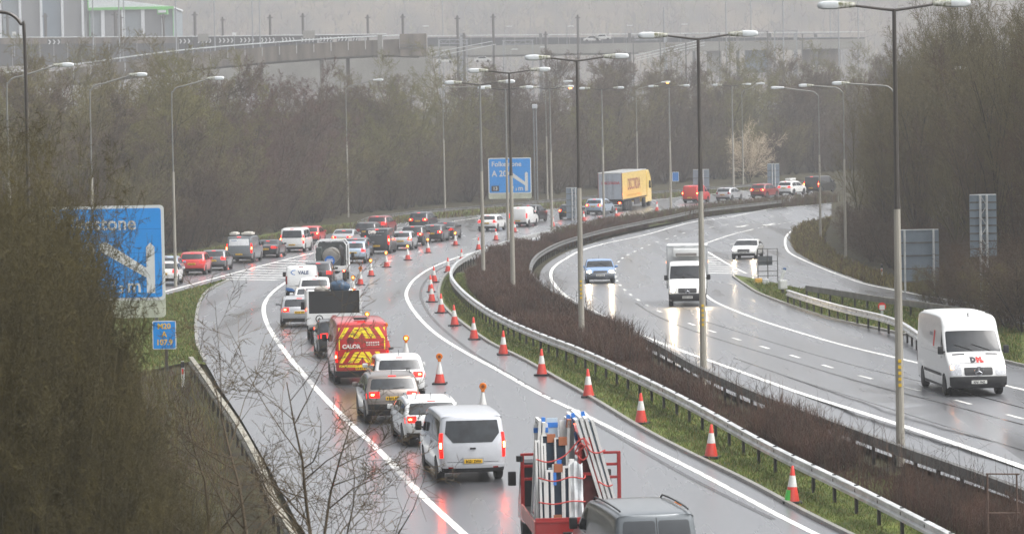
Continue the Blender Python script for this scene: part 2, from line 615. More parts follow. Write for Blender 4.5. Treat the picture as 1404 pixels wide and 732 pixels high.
LEFTLINE = [(760, 850), (636, 732), (586, 687), (518, 616), (476, 577), (434, 534), (404.5, 500), (381, 469), (365.6, 443), (361.7, 419.7), (373, 401.5), (391, 388), (412, 374), (440, 358)]
RIGHTLINE = [(1400, 868), (1117.5, 732), (1060, 703), (962, 650), (884, 611), (818, 577), (739, 540), (710, 523), (674, 503), (635.5, 482), (596.6, 457), (570.6, 431), (557.6, 409), (559, 396), (570.6, 381), (596.6, 365), (640, 349), (700, 334), (760, 321), (800, 313)]
line(LEFTLINE, 0.22)
line(RIGHTLINE, 0.2)
line([(-80, 484), (150, 420), (230, 399), (312, 377), (370, 361.5), (430, 347), (470, 338)], 0.24)
line([(480, 322), (560, 311), (622, 303.5), (692, 294), (760, 287), (850, 279.5), (902, 274), (949, 269), (1021, 262.5), (1095, 256)], 0.2)
dashes([(470, 396), (494, 379), (515, 367), (541, 356), (600, 338), (648, 328), (669, 324), (720, 314), (790, 301), (860, 291), (940, 281), (1000, 273), (1095, 262)], 2, 7)
EDGE_R = [(1540, 690), (1404, 641), (1306, 607), (1228, 580.7), (1162, 559.7), (1099, 540), (1060, 526), (970, 493.7), (923, 477), (882, 461), (830, 435), (800, 421), (785.6, 413), (767.5, 399), (757, 385), (755.5, 373), (762, 364), (773, 356.5), (796, 344), (830, 334), (882, 323), (928, 310), (959.5, 303), (1000, 298), (1060, 286), (1124, 281)]
line(EDGE_R, 0.22)
line([(1560, 575), (1402, 534), (1379, 529), (1258, 497.6), (1226, 490), (1174, 478), (1122, 464), (1044, 440), (1000, 423), (975, 411), (962, 398), (953, 380), (950, 362), (954, 346), (964, 336), (984, 328), (1010, 320), (1035, 314)], 0.2)
dashes([(1120, 300), (1105, 302), (1069, 307), (1035, 314)], 1, 1)
line([(958, 339), (971, 346), (1003, 365), (1025, 376)], 0.2, 2)
line([(1127, 303), (1096, 311), (1080, 321.5), (1076.5, 333), (1081.6, 346), (1101, 356.5), (1129.6, 369), (1153, 378), (1187, 390), (1226, 397.6), (1267, 406), (1330, 416)], 0.2)
dashes([(1404, 575), (1300, 546), (1240, 531), (1177, 515), (1146, 506), (1067, 482), (993, 460), (936.7, 440.5), (895, 423), (869, 407.5), (851.8, 393), (845, 383), (843, 372), (846, 362), (855, 353), (872.6, 344), (892.6, 335), (918, 326.6), (944, 318), (997, 308), (1035, 301.5), (1054, 298), (1074, 294.6), (1094, 291.6)], 2, 4.5)
# hatching in the two noses
def lerp_x(poly, y):
    for (x0, y0), (x1, y1) in zip(poly[:-1], poly[1:]):
        if min(y0, y1) <= y <= max(y0, y1) and y0 != y1:
            return x0 + (x1 - x0) * (y - y0) / (y1 - y0)
    return None
def hatch(L, R, y0, y1, n):
    VV, FF = [], []
    for k in range(n):
        y = y0 + (y1 - y0) * k / (n - 1)
        a, b = lerp_x(L, y), lerp_x(R, y + 1.5)
        if a is None or b is None or b - a < 2:
            continue
        V, F = strip_quads(resample([gp(a, y), gp(b, y + 1.5)], 1.0), 0.7, 0.0165)
        m = len(VV)
        VV += V
        FF += [tuple(i + m for i in f) for f in F]
    tag(link('road_marking', mesh_np('road_marking', VV, FF, M_WHITE)), kind='structure')
hatch([(430, 347), (370, 362), (312, 379), (306, 384)], [(440, 358), (412, 374), (391, 388), (385, 392)], 351, 383, 11)
hatch([(958, 339), (951, 360), (953, 380)], [(958, 339), (971, 346), (1003, 365), (1025, 376)], 343, 374, 11)
# tarred joints and ruts holding water along the lanes
M_TAR = mk('tar_joint', (34, 35, 37), 0.22, var=0.3, scale=.5)
for pts, w in (([(1404, 583), (1300, 555), (1177, 523), (1067, 490), (993, 468), (936.7, 449), (895, 431), (869, 414)], .13), ([(1404, 560), (1300, 532), (1177, 503), (1067, 472), (993, 449), (950, 436)], .10),
               ([(1404, 618), (1306, 588), (1228, 563), (1099, 523), (1000, 489)], .10)):
    p_ = smooth_world(gpl(pts), 2.0, 5)
    V, F = strip_quads(p_, w, 0.0155)
    tag(link('tar_joint', mesh_np('tar_joint', V, F, M_TAR)), kind='structure')
# direction arrows far up the right carriageway
def arrow(px, py):
    p = gp(px, py)
    d = (gp(px - 14, py + 3.0) - p).normalized()
    n = Vector((d.y, -d.x, 0))
    pts = [(-2.6, -.1), (0.4, -.1), (0.4, -.45), (2.2, 0), (0.4, .45), (0.4, .1), (-2.6, .1)]
    V = []
    for a, b in pts:
        q = p + d * a + n * b * 1.6
        V.append((q.x, q.y, float(gz(q.y, q.x)) + 0.018))
    tag(link('road_marking', mesh_np('road_marking', V, [tuple(range(7))], M_WHITE)), kind='structure')
arrow(1018, 310.4)
arrow(1055, 308)

# ---- hills at the back
def ridge(name, y0, y1, heights, seed, mat, xr=2550):
    xs = np.linspace(-xr, xr, 120)
    ts = np.linspace(0, 1, 24)
    r = np.random.default_rng(seed)
    top = np.interp(xs, *zip(*heights)) + np.convolve(r.normal(0, 14, 120), np.ones(5) / 5, 'same')
    V = []
    for t in ts:
        for x, h in zip(xs, top):
            V.append((x, y0 + (y1 - y0) * t, 2 + h * (t * t * (3 - 2 * t)) + (r.normal(0, 3) if 0.05 < t else 0)))
    n = len(xs)
    I = (np.arange(len(ts) - 1)[:, None] * n + np.arange(n - 1)[None, :]).ravel()
    Q = np.stack([I, I + 1, I + n + 1, I + n], 1)
    return tag(link(name, fast_mesh(name, np.array(V), Q, mat, smooth=True)), kind='structure')
M_HILL = mk('wooded_hill', (54, 47, 40), 0.95, var=0.5, scale=0.05, stretch=(1, .3, 1), bump=0.5, bscale=0.3, col2=(88, 76, 58), spec=0.1)
ridge('hill', 1450, 2900, [(-2600, 250), (-300, 255), (0, 240), (300, 250), (2600, 270)], 5, M_HILL)
# ================================================================== VEHICLES
P_GLASS = mk('car_glass', (30, 34, 38), 0.06, var=0.3, scale=3, spec=0.35)
P_GLASSR = mk('rear_glass', (40, 44, 48), 0.22, var=0.35, scale=4, bump=0.05, bscale=60)   # rain-speckled
P_TYRE = mk('tyre_rubber', (20, 20, 21), 0.7, var=0.25, scale=8)
P_RIM = mk('wheel_alloy', (150, 152, 155), 0.3, 0.8, var=0.2)
P_DARK = mk('black_plastic', (24, 24, 26), 0.5, var=0.2, scale=10)
P_UNDER = mk('underbody', (14, 14, 14), 0.9, var=0.3)
P_SEAM = mk('panel_gap', (18, 18, 19), 0.8)
P_YEL = mk('plate_yellow', (222, 176, 30), 0.4, var=0.06)
P_WPL = mk('plate_white', (205, 205, 200), 0.4, var=0.06)
P_INK = mk('plate_ink', (14, 14, 14), 0.5)
P_RED0 = mk('lamp_red_lens', (120, 10, 10), 0.15, var=0.2, scale=20)
P_RED1 = mk('lamp_red_lit', (170, 14, 10), 0.2, emit=(255, 24, 12), es=0.9)
P_HOT = mk('lamp_red_core', (255, 90, 50), 0.2, emit=(255, 80, 40), es=42.0)
P_AMB = mk('lamp_amber_lens', (210, 110, 20), 0.2)
P_HEAD0 = mk('headlamp_lens', (170, 172, 176), 0.08, var=0.3, scale=20, spec=0.8)
P_HEAD1 = mk('headlamp_lit', (255, 240, 214), 0.2, emit=(255, 226, 184), es=520.0)
P_CHROME = mk('chrome', (190, 192, 196), 0.15, 1.0)
P_WHITEPAINT = mk('white_paint', (206, 207, 206), 0.3, var=0.04, coat=0.6, dirt=0.55)
def paint(name, col, metal=0.0, dirt=0.6, rough=0.32):
    return mk(name, col, rough, metal, var=0.05, coat=0.7, dirt=dirt)
PAINT = {
    'white': P_WHITEPAINT,
    'silver': paint('silver_paint', (168, 170, 173), 0.5),
    'lightsilver': paint('light_silver_paint', (186, 189, 194), 0.35),
    'grey': paint('grey_paint', (92, 94, 98), 0.5),
    'bronze': paint('bronze_grey_paint', (116, 108, 102), 0.5),
    'dark': paint('dark_grey_paint', (44, 47, 52), 0.4, .35),
    'vangrey': paint('slate_van_paint', (92, 98, 102), 0.3, 0.5),
    'black': paint('black_paint', (18, 19, 21), 0.1, 0.2),
    'navy': paint('navy_paint', (18, 23, 29), 0.1, 0.2),
    'red': paint('red_paint', (176, 20, 16), 0.0, 0.2),
    'vanred': paint('van_red_paint', (168, 22, 20), 0.0, 0.35),
    'deepred': paint('deep_red_paint', (112, 16, 16), 0.0, 0.25),
    'blue': paint('pale_blue_paint', (112, 146, 190), 0.2, 0.4),
    'skyblue': paint('light_blue_grey_paint', (150, 166, 182), 0.4),
    'yellow': paint('lorry_yellow_paint', (226, 194, 104), 0.0, 0.4),
}

def chaikin(pts, it=2):
    p = [np.array(q, float) for q in pts]
    for _ in range(it):
        r = [p[0]]
        for a, b in zip(p[:-1], p[1:]):
            r += [a * .75 + b * .25, a * .25 + b * .75]
        r.append(p[-1])
        p = r
    return np.array(p)

class Shell:
    """car body: a closed side outline, widened across with rounded shoulders"""
    def __init__(s, prof, W, zb, r=0.09, tum=0.16, bul=0.10, wheels=(0.85, 3.4), wr=0.33, z0=0.24, taper=0.07, crown=0.02, it=2):
        p = chaikin(prof, it)
        q = [p[0]]
        for a, b in zip(p[:-1], p[1:]):
            n = max(1, int(np.linalg.norm(b - a) / 0.3))
            q += [a + (b - a) * (k + 1) / n for k in range(n)]
        s.P = np.array(q)
        d = np.linalg.norm(np.diff(s.P, axis=0), axis=1)
        s.A = np.concatenate([[0], np.cumsum(d)])
        T = np.gradient(s.P, axis=0)
        T /= np.linalg.norm(T, axis=1)[:, None] + 1e-9
        s.N = np.stack([-T[:, 1], T[:, 0]], 1)
        s.W, s.zb, s.r, s.tum, s.bul, s.wheels, s.wr, s.z0, s.taper, s.crown = W, zb, r, tum, bul, wheels, wr, z0, taper, crown
        s.L, s.H = s.P[:, 0].max(), s.P[:, 1].max()
    def hw(s, y, z):
        u = abs(y - s.L / 2) / (s.L / 2)
        w = s.W / 2 * (1 - s.taper * min(u, 1.1) ** 4)
        if z > s.zb:
            w *= 1 - s.tum * ((z - s.zb) / (s.H - s.zb)) ** 1.15
        else:
            w *= 1 - 0.06 * ((s.zb - z) / s.zb) ** 2
        return w
    def at(s, a):
        f = lambda v: float(np.interp(a, s.A, v))
        return f(s.P[:, 0]), f(s.P[:, 1]), f(s.N[:, 0]), f(s.N[:, 1])
    def pt(s, a, t, off=0.0):
        y, z, ny, nz = s.at(a)
        q = 10
        ri = s.r * (1 - math.sqrt(max(0.0, 1 - abs(t) ** (q * 1.6)))) + s.crown * t * t
        w = s.hw(y - ny * s.r, z - nz * s.r)
        x = w * t
        if abs(t) > 0.9:
            x += math.copysign(off * (abs(t) - 0.9) * 10, t)
        return (x, y - ny * (ri - off) - ny * s.bul * t * t - s.L / 2, z - nz * (ri - off))
    def zr(s, z):
        for i in range(len(s.P) - 1):
            if s.P[i, 1] <= z <= s.P[i + 1, 1]:
                return s.A[i] + (s.A[i + 1] - s.A[i]) * (z - s.P[i, 1]) / (s.P[i + 1, 1] - s.P[i, 1] + 1e-9)
        return s.A[0] if z < s.P[0, 1] else s.A[len(s.P) // 2]
    def zf(s, z):
        for i in range(len(s.P) - 1, 0, -1):
            if s.P[i, 1] <= z <= s.P[i - 1, 1]:
                return s.A[i] + (s.A[i - 1] - s.A[i]) * (z - s.P[i, 1]) / (s.P[i - 1, 1] - s.P[i, 1] + 1e-9)
        return s.A[-1] if z < s.P[-1, 1] else s.A[len(s.P) // 2]
    def sy(s, y):
        k = int(np.argmax(s.P[:, 1]))
        i0 = int(np.argmin(s.P[:, 0])); i1 = int(np.argmax(s.P[:, 0]))
        return float(np.interp(y, s.P[i0:i1 + 1, 0], s.A[i0:i1 + 1]))
    TS = [-1, -.992, -.97, -.93, -.86, -.74, -.5, -.25, 0, .25, .5, .74, .86, .93, .97, .992, 1]
    def lower(s):
        yr, yf = s.wheels
        R = s.wr * 1.16
        pts = []
        e0, e1 = s.P[0], s.P[-1]
        for yc in (yf, yr):
            a0 = math.asin(max(-1, min(1, (s.z0 - s.wr) / R)))
            for k in range(11):
                a = a0 + (math.pi - 2 * a0) * k / 10
                pts.append((yc + R * math.cos(a), s.wr + R * math.sin(a)))
        return pts
    def body(s, parent, mat):
        V, F = [], []
        n = len(s.TS)
        for a in s.A:
            V += [s.pt(a, t) for t in s.TS]
        for i in range(len(s.A) - 1):
            for k in range(n - 1):
                F.append((i * n + k, i * n + k + 1, (i + 1) * n + k + 1, (i + 1) * n + k))
        up = [s.pt(a, 1.0) for a in s.A]
        lo = s.lower()
        poly = [(p[1] + s.L / 2, p[2]) for p in up] + lo
        V2, F2 = s.fill(poly, 0.0, {i: up[i][0] for i in range(len(up))})
        for sg in (1, -1):
            m = len(V)
            V += [(x * sg, y, z) for x, y, z in V2]
            F += [tuple(i + m for i in (f if sg == 1 else f[::-1])) for f in F2]
        me = mesh_np('body', V, F, mat, True, 40)
        bm = bmesh.new()
        bm.from_mesh(me)
        bmesh.ops.remove_doubles(bm, verts=bm.verts, dist=0.0008)
        bmesh.ops.recalc_face_normals(bm, faces=bm.faces)
        bm.to_mesh(me)
        bm.free()
        me.set_sharp_from_angle(angle=math.radians(42))
        o = link('body', me, parent)
        # floor pan and wheel wells
        lp = [tuple(s.P[-1])] + lo + [tuple(s.P[0])]
        V, F = [], []
        for y, z in lp:
            w = s.hw(y, z) - 0.012
            V += [(-w, y - s.L / 2, z), (w, y - s.L / 2, z)]
        for i in range(len(lp) - 1):
            F.append((2 * i, 2 * i + 1, 2 * i + 3, 2 * i + 2))
        link('underbody', mesh_np('underbody', V, F, P_UNDER), parent)
        return o
    def fill(s, poly, off, exact=None, g=0.16):
        A = np.array(poly)
        n = len(A)
        G = np.array([(y, z) for y in np.arange(A[:, 0].min() + g / 2, A[:, 0].max(), g * 1.6) for z in np.arange(A[:, 1].min() + g / 2, A[:, 1].max(), g)]).reshape(-1, 2)
        if len(G):
            G = G[inside(G, A)]
        r = delaunay_2d_cdt([Vector(q) for q in A] + [Vector(q) for q in G], [(i, (i + 1) % n) for i in range(n)], [list(range(n))], 1, 1e-5)
        V = []
        for k, v in enumerate(r[0]):
            o = [i for i in r[3][k] if exact and i in exact]
            x = exact[o[0]] if o else s.hw(v.x, v.y) + off
            V.append((x, v.x - s.L / 2, v.y))
        return V, [tuple(f) for f in r[2]]
    def side(s, name, poly, mat, parent, off=0.006, sides=(1, -1)):
        VV, FF = [], []
        V, F = s.fill(poly, off)
        for sg in sides:
            W = [(x * sg, y, z) for x, y, z in V]
            m = len(VV)
            VV += W
            FF += [tuple(i + m for i in (f[::-1] if sg == 1 else f)) for f in F]
            link(name, mesh_np(name, VV, FF, mat, True), parent)
            VV, FF = [], []
    def patch(s, name, a0, a1, t0, t1, mat, parent, off=0.008, rc=0.0, ns=None, nt=None, t0b=None, t1b=None, skirt=0.02):
        """panel lying on the skin; t0b / t1b let the far end be narrower or wider"""
        ns = ns or max(2, int((a1 - a0) / 0.08) + 1)
        nt = nt or max(2, int(abs(t1 - t0) * s.W / 2 / 0.12) + 2)
        t0b = t0 if t0b is None else t0b
        t1b = t1 if t1b is None else t1b
        V, F = [], []
        us = np.linspace(0, 1, ns + 1)
        if rc:
            e = min(0.5, rc / (a1 - a0))
            us = np.unique(np.concatenate([[0, e * .15, e * .4, e * .7, e], np.linspace(e, 1 - e, ns), [1 - e, 1 - e * .7, 1 - e * .4, 1 - e * .15, 1]]))
        for u in us:
            sh = 0.0
            if rc:
                k = min(u, 1 - u) * (a1 - a0) / rc
                if k < 1:
                    sh = rc * (1 - math.sqrt(1 - (1 - k) ** 2)) / (s.W / 2)
            ta, tb = t0 + (t0b - t0) * u + sh, t1 + (t1b - t1) * u - sh
            for w in np.linspace(0, 1, nt + 1):
                V.append(s.pt(a0 + (a1 - a0) * u, ta + (tb - ta) * w, off))
        m = nt + 1
        n = len(us)
        for i in range(n - 1):
            for k in range(nt):
                F.append((i * m + k, i * m + k + 1, (i + 1) * m + k + 1, (i + 1) * m + k))
        # edge returns down to the skin so that the panel has thickness
        ring = [k for k in range(m)] + [i * m + nt for i in range(1, n)] + [(n - 1) * m + k for k in range(nt - 1, -1, -1)] + [i * m for i in range(n - 2, 0, -1)]
        b0 = len(V)
        for j in ring:
            i, k = divmod(j, m)
            u = us[i]
            x, y, z = V[j]
            yy, zz, ny, nz = s.at(a0 + (a1 - a0) * u)
            V.append((x, y - ny * skirt, z - nz * skirt))
        L = len(ring)
        for j in range(L):
            F.append((ring[j], b0 + j, b0 + (j + 1) % L, ring[(j + 1) % L]))
        me = mesh_np(name, V, F, mat, True, 40)
        return link(name, me, parent)
    def rmap(s, x, z, off, front=False):
        a = s.zf(z) if front else s.zr(z)
        y, zz, ny, nz = s.at(a)
        w = s.hw(y - ny * s.r, zz - nz * s.r)
        return s.pt(a, (-x if front else x) / w, off)
    def decal(s, name, poly, mat, parent, off=0.006, front=False, g=0.12):
        dense = []
        for (x0, z0), (x1, z1) in zip(poly, poly[1:] + poly[:1]):
            n = max(1, int(math.hypot(x1 - x0, z1 - z0) / g))
            dense += [(x0 + (x1 - x0) * k / n, z0 + (z1 - z0) * k / n) for k in range(n)]
        A = np.array(dense)
        n = len(A)
        G = np.array([(x, z) for x in np.arange(A[:, 0].min() + g / 2, A[:, 0].max(), g) for z in np.arange(A[:, 1].min() + g / 2, A[:, 1].max(), g)]).reshape(-1, 2)
        if len(G):
            G = G[inside(G, A)]
        r = delaunay_2d_cdt([Vector(q) for q in A] + [Vector(q) for q in G], [(i, (i + 1) % n) for i in range(n)], [list(range(n))], 1, 1e-5)
        return link(name, mesh_np(name, [s.rmap(v.x, v.y, off, front) for v in r[0]], [tuple(f) for f in r[2]], mat), parent)
    def text(s, name, txt, x, z, size, mat, parent, off=0.008, front=False, bold=0.01, xs=1.0):
        V, F = text_mesh(txt, size, 'CENTER', 0.002, bold, xs)
        W = [s.rmap(x + v[0], z + v[1], off + v[2], front) for v in V]
        return link(name, mesh_np(name, W, F, mat), parent)
    def stext(s, name, txt, y, z, size, mat, parent, side=1, off=0.008, xs=1.0, bold=0.01):
        V, F = text_mesh(txt, size, 'CENTER', 0.002, bold, xs)
        W = []
        for v in V:
            yy, zz = y + v[0] * side, z + v[1]
            W.append(((s.hw(yy, zz) + off + v[2]) * side, yy - s.L / 2, zz))
        return link(name, mesh_np(name, W, F, mat), parent)
    def band(s, lo, hi, p):
        """window band between heights, inside the roof and pillars by p"""
        pts = []
        for (y, z), (ny, nz) in zip(s.P, s.N):
            q = (y - ny * p, z - nz * p)
            if q[1] > lo:
                pts.append((q[0], min(q[1], hi)))
        return [(pts[0][0], lo)] + pts + [(pts[-1][0], lo)]

def clip_y(poly, y0, y1):
    def half(poly, c, sg):
        r = []
        for a, b in zip(poly, poly[1:] + poly[:1]):
            ia, ib = sg * (a[0] - c) >= 0, sg * (b[0] - c) >= 0
            if ia:
                r.append(a)
            if ia != ib:
                t = (c - a[0]) / (b[0] - a[0])
                r.append((c, a[1] + (b[1] - a[1]) * t))
        return r
    return half(half(poly, y0, 1), y1, -1)

WHEEL_CACHE = {}
def wheel(parent, x, y, r, w=0.21, rimmat=None, sg=1):
    key = (round(r, 3), round(w, 3), (rimmat or P_RIM).name, sg)
    if key not in WHEEL_CACHE:
        prof = [(r * .62, -w / 2), (r * .93, -w / 2), (r, -w / 2 + .03), (r, w / 2 - .03), (r * .93, w / 2), (r * .62, w / 2)]
        m = MB().lathe(prof, axis='X', n=20)
        me = mesh_np('tyre', m.v, m.f, P_TYRE, True, 50)
        m = MB()
        xo = sg * (w / 2 - 0.035)
        m.lathe([(r * .12, xo - .02), (r * .12, xo + sg * .02)], axis='X', n=10)
        m.lathe([(r * .66, xo - sg * .05), (r * .66, xo + sg * .03), (r * .6, xo + sg * .03), (r * .58, xo - sg * .05)], axis='X', n=20)
        for k in range(5):
            a = 2 * math.pi * k / 5
            m.box((xo, math.cos(a) * r * .36, math.sin(a) * r * .36), (.03, r * .5, r * .16), rx=a)
        me2 = mesh_np('rim', m.v, m.f, rimmat or P_RIM, False)
        WHEEL_CACHE[key] = (me, me2)
    me, me2 = WHEEL_CACHE[key]
    o = link('wheel', me, parent)
    o.location = (x, y, r)
    link('rim', me2, o)
    return o

def plate(sh, parent, x, z, txt=None, front=False, white=False, w=0.52):
    """number plate stood a little proud of the bodywork; unread plates get only their row of dark strokes"""
    c = sh.rmap(x, z, 0.03, front)
    sg = -1 if front else 1
    m = MB().box((0, 0, 0), (w, 0.02, 0.115), bev=0.006)
    o = m.build('number_plate', P_WPL if white else P_YEL, parent)
    o.location = c
    o.rotation_euler = (0, 0, math.pi if front else 0)
    if txt:
        text_obj('registration', txt, 0.105, P_INK, o, (0, -0.012, -0.038), bold=0.003, xs=0.84, ext=0.002)
    else:
        m = MB()
        for k in range(7):
            if k != 4 or True:
                m.box((-.2 + k * .062 + (.03 if k > 3 else 0) - .01, -.0115, 0), (.036, .004, .07))
        m.build('registration', P_INK, o)
    return o

TYPES = {
 'hatch': dict(prof=[(.10, .25), (.03, .38), (0, .55), (.05, .75), (.10, .92), (.20, 1.02), (.46, 1.33), (.60, 1.42), (1.3, 1.49), (2.0, 1.47), (2.45, 1.38), (3.2, .98), (3.7, .90), (4.02, .78), (4.2, .60), (4.25, .42), (4.15, .24)],
   W=1.79, zb=.93, rw=(1.03, 1.36), fw=(1.0, 1.37), bands=[(.55, 1.55), (1.61, 2.75)], tail=[(.78, 1.0, .66, 1.0)], head=[(.66, .82, .58, .99)], pl=.72, hb=1.40, wh=(.78, 3.38), wr=.32),
 'suv': dict(prof=[(.12, .28), (.02, .42), (0, .62), (.05, .85), (.10, 1.02), (.20, 1.12), (.42, 1.45), (.52, 1.56), (1.2, 1.62), (2.0, 1.61), (2.5, 1.52), (3.2, 1.08), (3.8, 1.0), (4.15, .88), (4.35, .68), (4.4, .45), (4.3, .26)],
   W=1.84, zb=1.02, rw=(1.13, 1.46), fw=(1.10, 1.50), bands=[(.5, 1.5), (1.56, 2.8)], tail=[(.86, 1.06, .52, 1.0)], head=[(.78, .94, .58, .99)], pl=.84, hb=1.53, wh=(.86, 3.5), wr=.35),
 'sedan': dict(prof=[(.12, .26), (.03, .4), (0, .58), (.03, .82), (.08, .97), (.5, 1.03), (.72, 1.08), (1.35, 1.36), (1.6, 1.42), (2.2, 1.44), (2.7, 1.36), (3.45, .98), (4.0, .9), (4.4, .76), (4.58, .58), (4.6, .42), (4.5, .24)],
   W=1.82, zb=.95, rw=(1.10, 1.36), fw=(1.0, 1.35), bands=[(1.0, 1.75), (1.81, 3.0)], tail=[(.76, .92, .5, 1.0)], head=[(.64, .78, .58, .99)], pl=.70, hb=1.30, wh=(.95, 3.75), wr=.33),
 'estate': dict(prof=[(.12, .26), (.03, .4), (0, .6), (.06, .85), (.12, .98), (.42, 1.30), (.56, 1.40), (1.5, 1.47), (2.3, 1.46), (2.75, 1.37), (3.5, .98), (4.05, .9), (4.42, .77), (4.62, .58), (4.65, .42), (4.55, .24)],
   W=1.81, zb=.94, rw=(1.0, 1.33), fw=(1.0, 1.36), bands=[(.55, 1.1), (1.15, 1.85), (1.91, 3.05)], tail=[(.76, .96, .6, 1.0)], head=[(.64, .78, .58, .99)], pl=.72, hb=1.37, wh=(.92, 3.72), wr=.33),
 'van': dict(prof=[(.08, .30), (.0, .42), (0, .6), (.04, 1.0), (.07, 1.2), (.20, 1.82), (.30, 1.93), (1.5, 1.97), (3.0, 1.96), (3.45, 1.85), (4.15, 1.22), (4.6, 1.12), (4.88, .95), (4.98, .7), (5, .45), (4.92, .26)],
   W=1.96, zb=1.12, tum=.10, bul=.06, taper=.04, rw=(1.17, 1.76), fw=(1.24, 1.82), bands=[(3.1, 4.0)], tail=[(.72, 1.42, .91, 1.0)], head=[(.78, .98, .62, .99)], pl=.62, hb=1.87, wh=(.98, 3.98), wr=.335),
 'sprinter': dict(prof=[(.08, .32), (0, .45), (0, .7), (.03, 1.6), (.08, 2.40), (.22, 2.60), (1.5, 2.68), (4.4, 2.68), (4.95, 2.58), (5.2, 2.36), (5.32, 2.12), (5.94, 1.44), (6.10, 1.37), (6.48, 1.14), (6.68, .96), (6.78, .66), (6.78, .42), (6.68, .28)],
   W=1.99, zb=1.36, tum=.08, bul=.07, taper=.035, crown=.03, rw=(1.5, 2.1), fw=(1.47, 2.14), bands=[(5.05, 5.85)], tail=[(.85, 1.35, .90, 1.0)], head=[(.72, 1.08, .60, .96)], pl=.6, hb=2.5, wh=(1.28, 5.6), wr=.345),
 'bigvan': dict(prof=[(.08, .30), (0, .45), (0, .7), (.03, 1.4), (.10, 2.15), (.22, 2.33), (1.5, 2.38), (3.6, 2.36), (4.1, 2.22), (4.85, 1.38), (5.25, 1.25), (5.48, 1.02), (5.53, .7), (5.53, .45), (5.45, .28)],
   W=2.02, zb=1.30, tum=.09, bul=.05, taper=.03, rw=(1.45, 1.9), fw=(1.42, 2.12), bands=[(3.7, 4.7)], tail=[(.85, 1.25, .93, 1.0)], head=[(.84, 1.06, .62, .97)], pl=.62, hb=2.3, wh=(1.0, 4.4), wr=.345),
 'smallvan': dict(prof=[(.08, .28), (0, .42), (0, .6), (.03, 1.0), (.06, 1.2), (.15, 1.68), (.26, 1.79), (1.3, 1.83), (2.3, 1.82), (2.75, 1.7), (3.4, 1.12), (3.9, 1.02), (4.2, .86), (4.36, .65), (4.4, .42), (4.3, .26)],
   W=1.80, zb=1.08, tum=.10, bul=.05, taper=.05, rw=(1.12, 1.62), fw=(1.15, 1.66), bands=[(2.35, 3.25)], tail=[(.80, 1.25, .90, 1.0)], head=[(.72, .92, .62, .99)], pl=.56, hb=1.74, wh=(.78, 3.46), wr=.315),
 'bus_van': None,
}
TYPES['minibus'] = dict(TYPES['van'], bands=[(.42, 1.65), (1.72, 3.0), (3.08, 4.0)])
TYPES.pop('bus_van')

def seams_rear(sh, root, zs, ts, w=0.012):
    """shut lines on the tail: one horizontal line per z, verticals at ts"""
    for z in zs:
        a = sh.zr(z)
        sh.patch('shut_line', a - w / 2, a + w / 2, -.97, .97, P_SEAM, root, off=0.002, ns=1, nt=10)
    for t, z0, z1 in ts:
        sh.patch('shut_line', sh.zr(z0), sh.zr(z1), t - w / sh.W, t + w / sh.W, P_SEAM, root, off=0.002, nt=1)

def place_on_road(root, p, d):
    rz = math.atan2(-d.x, d.y)
    sl = (float(gz(p.y + d.y * 2, p.x + d.x * 2)) - float(gz(p.y - d.y * 2, p.x - d.x * 2))) / 4
    root.location = (p.x, p.y, float(gz(p.y, p.x)) + 0.013)
    root.rotation_euler = (math.atan(sl), 0, rz)

def tangent(path, p):
    i = min(range(len(path)), key=lambda k: (path[k].x - p.x) ** 2 + (path[k].y - p.y) ** 2)
    a, b = path[max(0, i - 4)], path[min(len(path) - 1, i + 4)]
    d = Vector((b.x - a.x, b.y - a.y, 0))
    return d.normalized()

PATH_MAIN = smooth_world(gpl([(880, 857), (757, 762), (632, 657), (577, 605), (535, 578), (497, 525), (455, 482), (432, 445), (424, 415), (440, 390), (480, 366), (530, 347), (590, 332), (625, 323), (690, 313), (750, 304), (825, 294), (870, 289), (940, 280), (1000, 273), (1085, 266), (1125, 262)]), 2.0, 40)
PATH_SLIP = smooth_world(gpl([(100, 440), (180, 412), (236, 392), (268, 377), (299, 371), (336, 359), (372, 354), (405, 345), (450, 333), (520, 318), (600, 306), (700, 292)]), 2.0, 30)
PATH_RIGHT = smooth_world(gpl([(1125, 291), (1050, 299), (985, 312), (930, 335), (904, 360), (912, 392), (942, 416), (1010, 440), (1150, 483), (1330, 541), (1500, 590)]), 2.0, 30)
PATH_EXIT = smooth_world(gpl([(1110, 300), (1060, 312), (1025, 332), (1021, 354), (1050, 376), (1120, 388), (1200, 402)]), 2.0, 20)

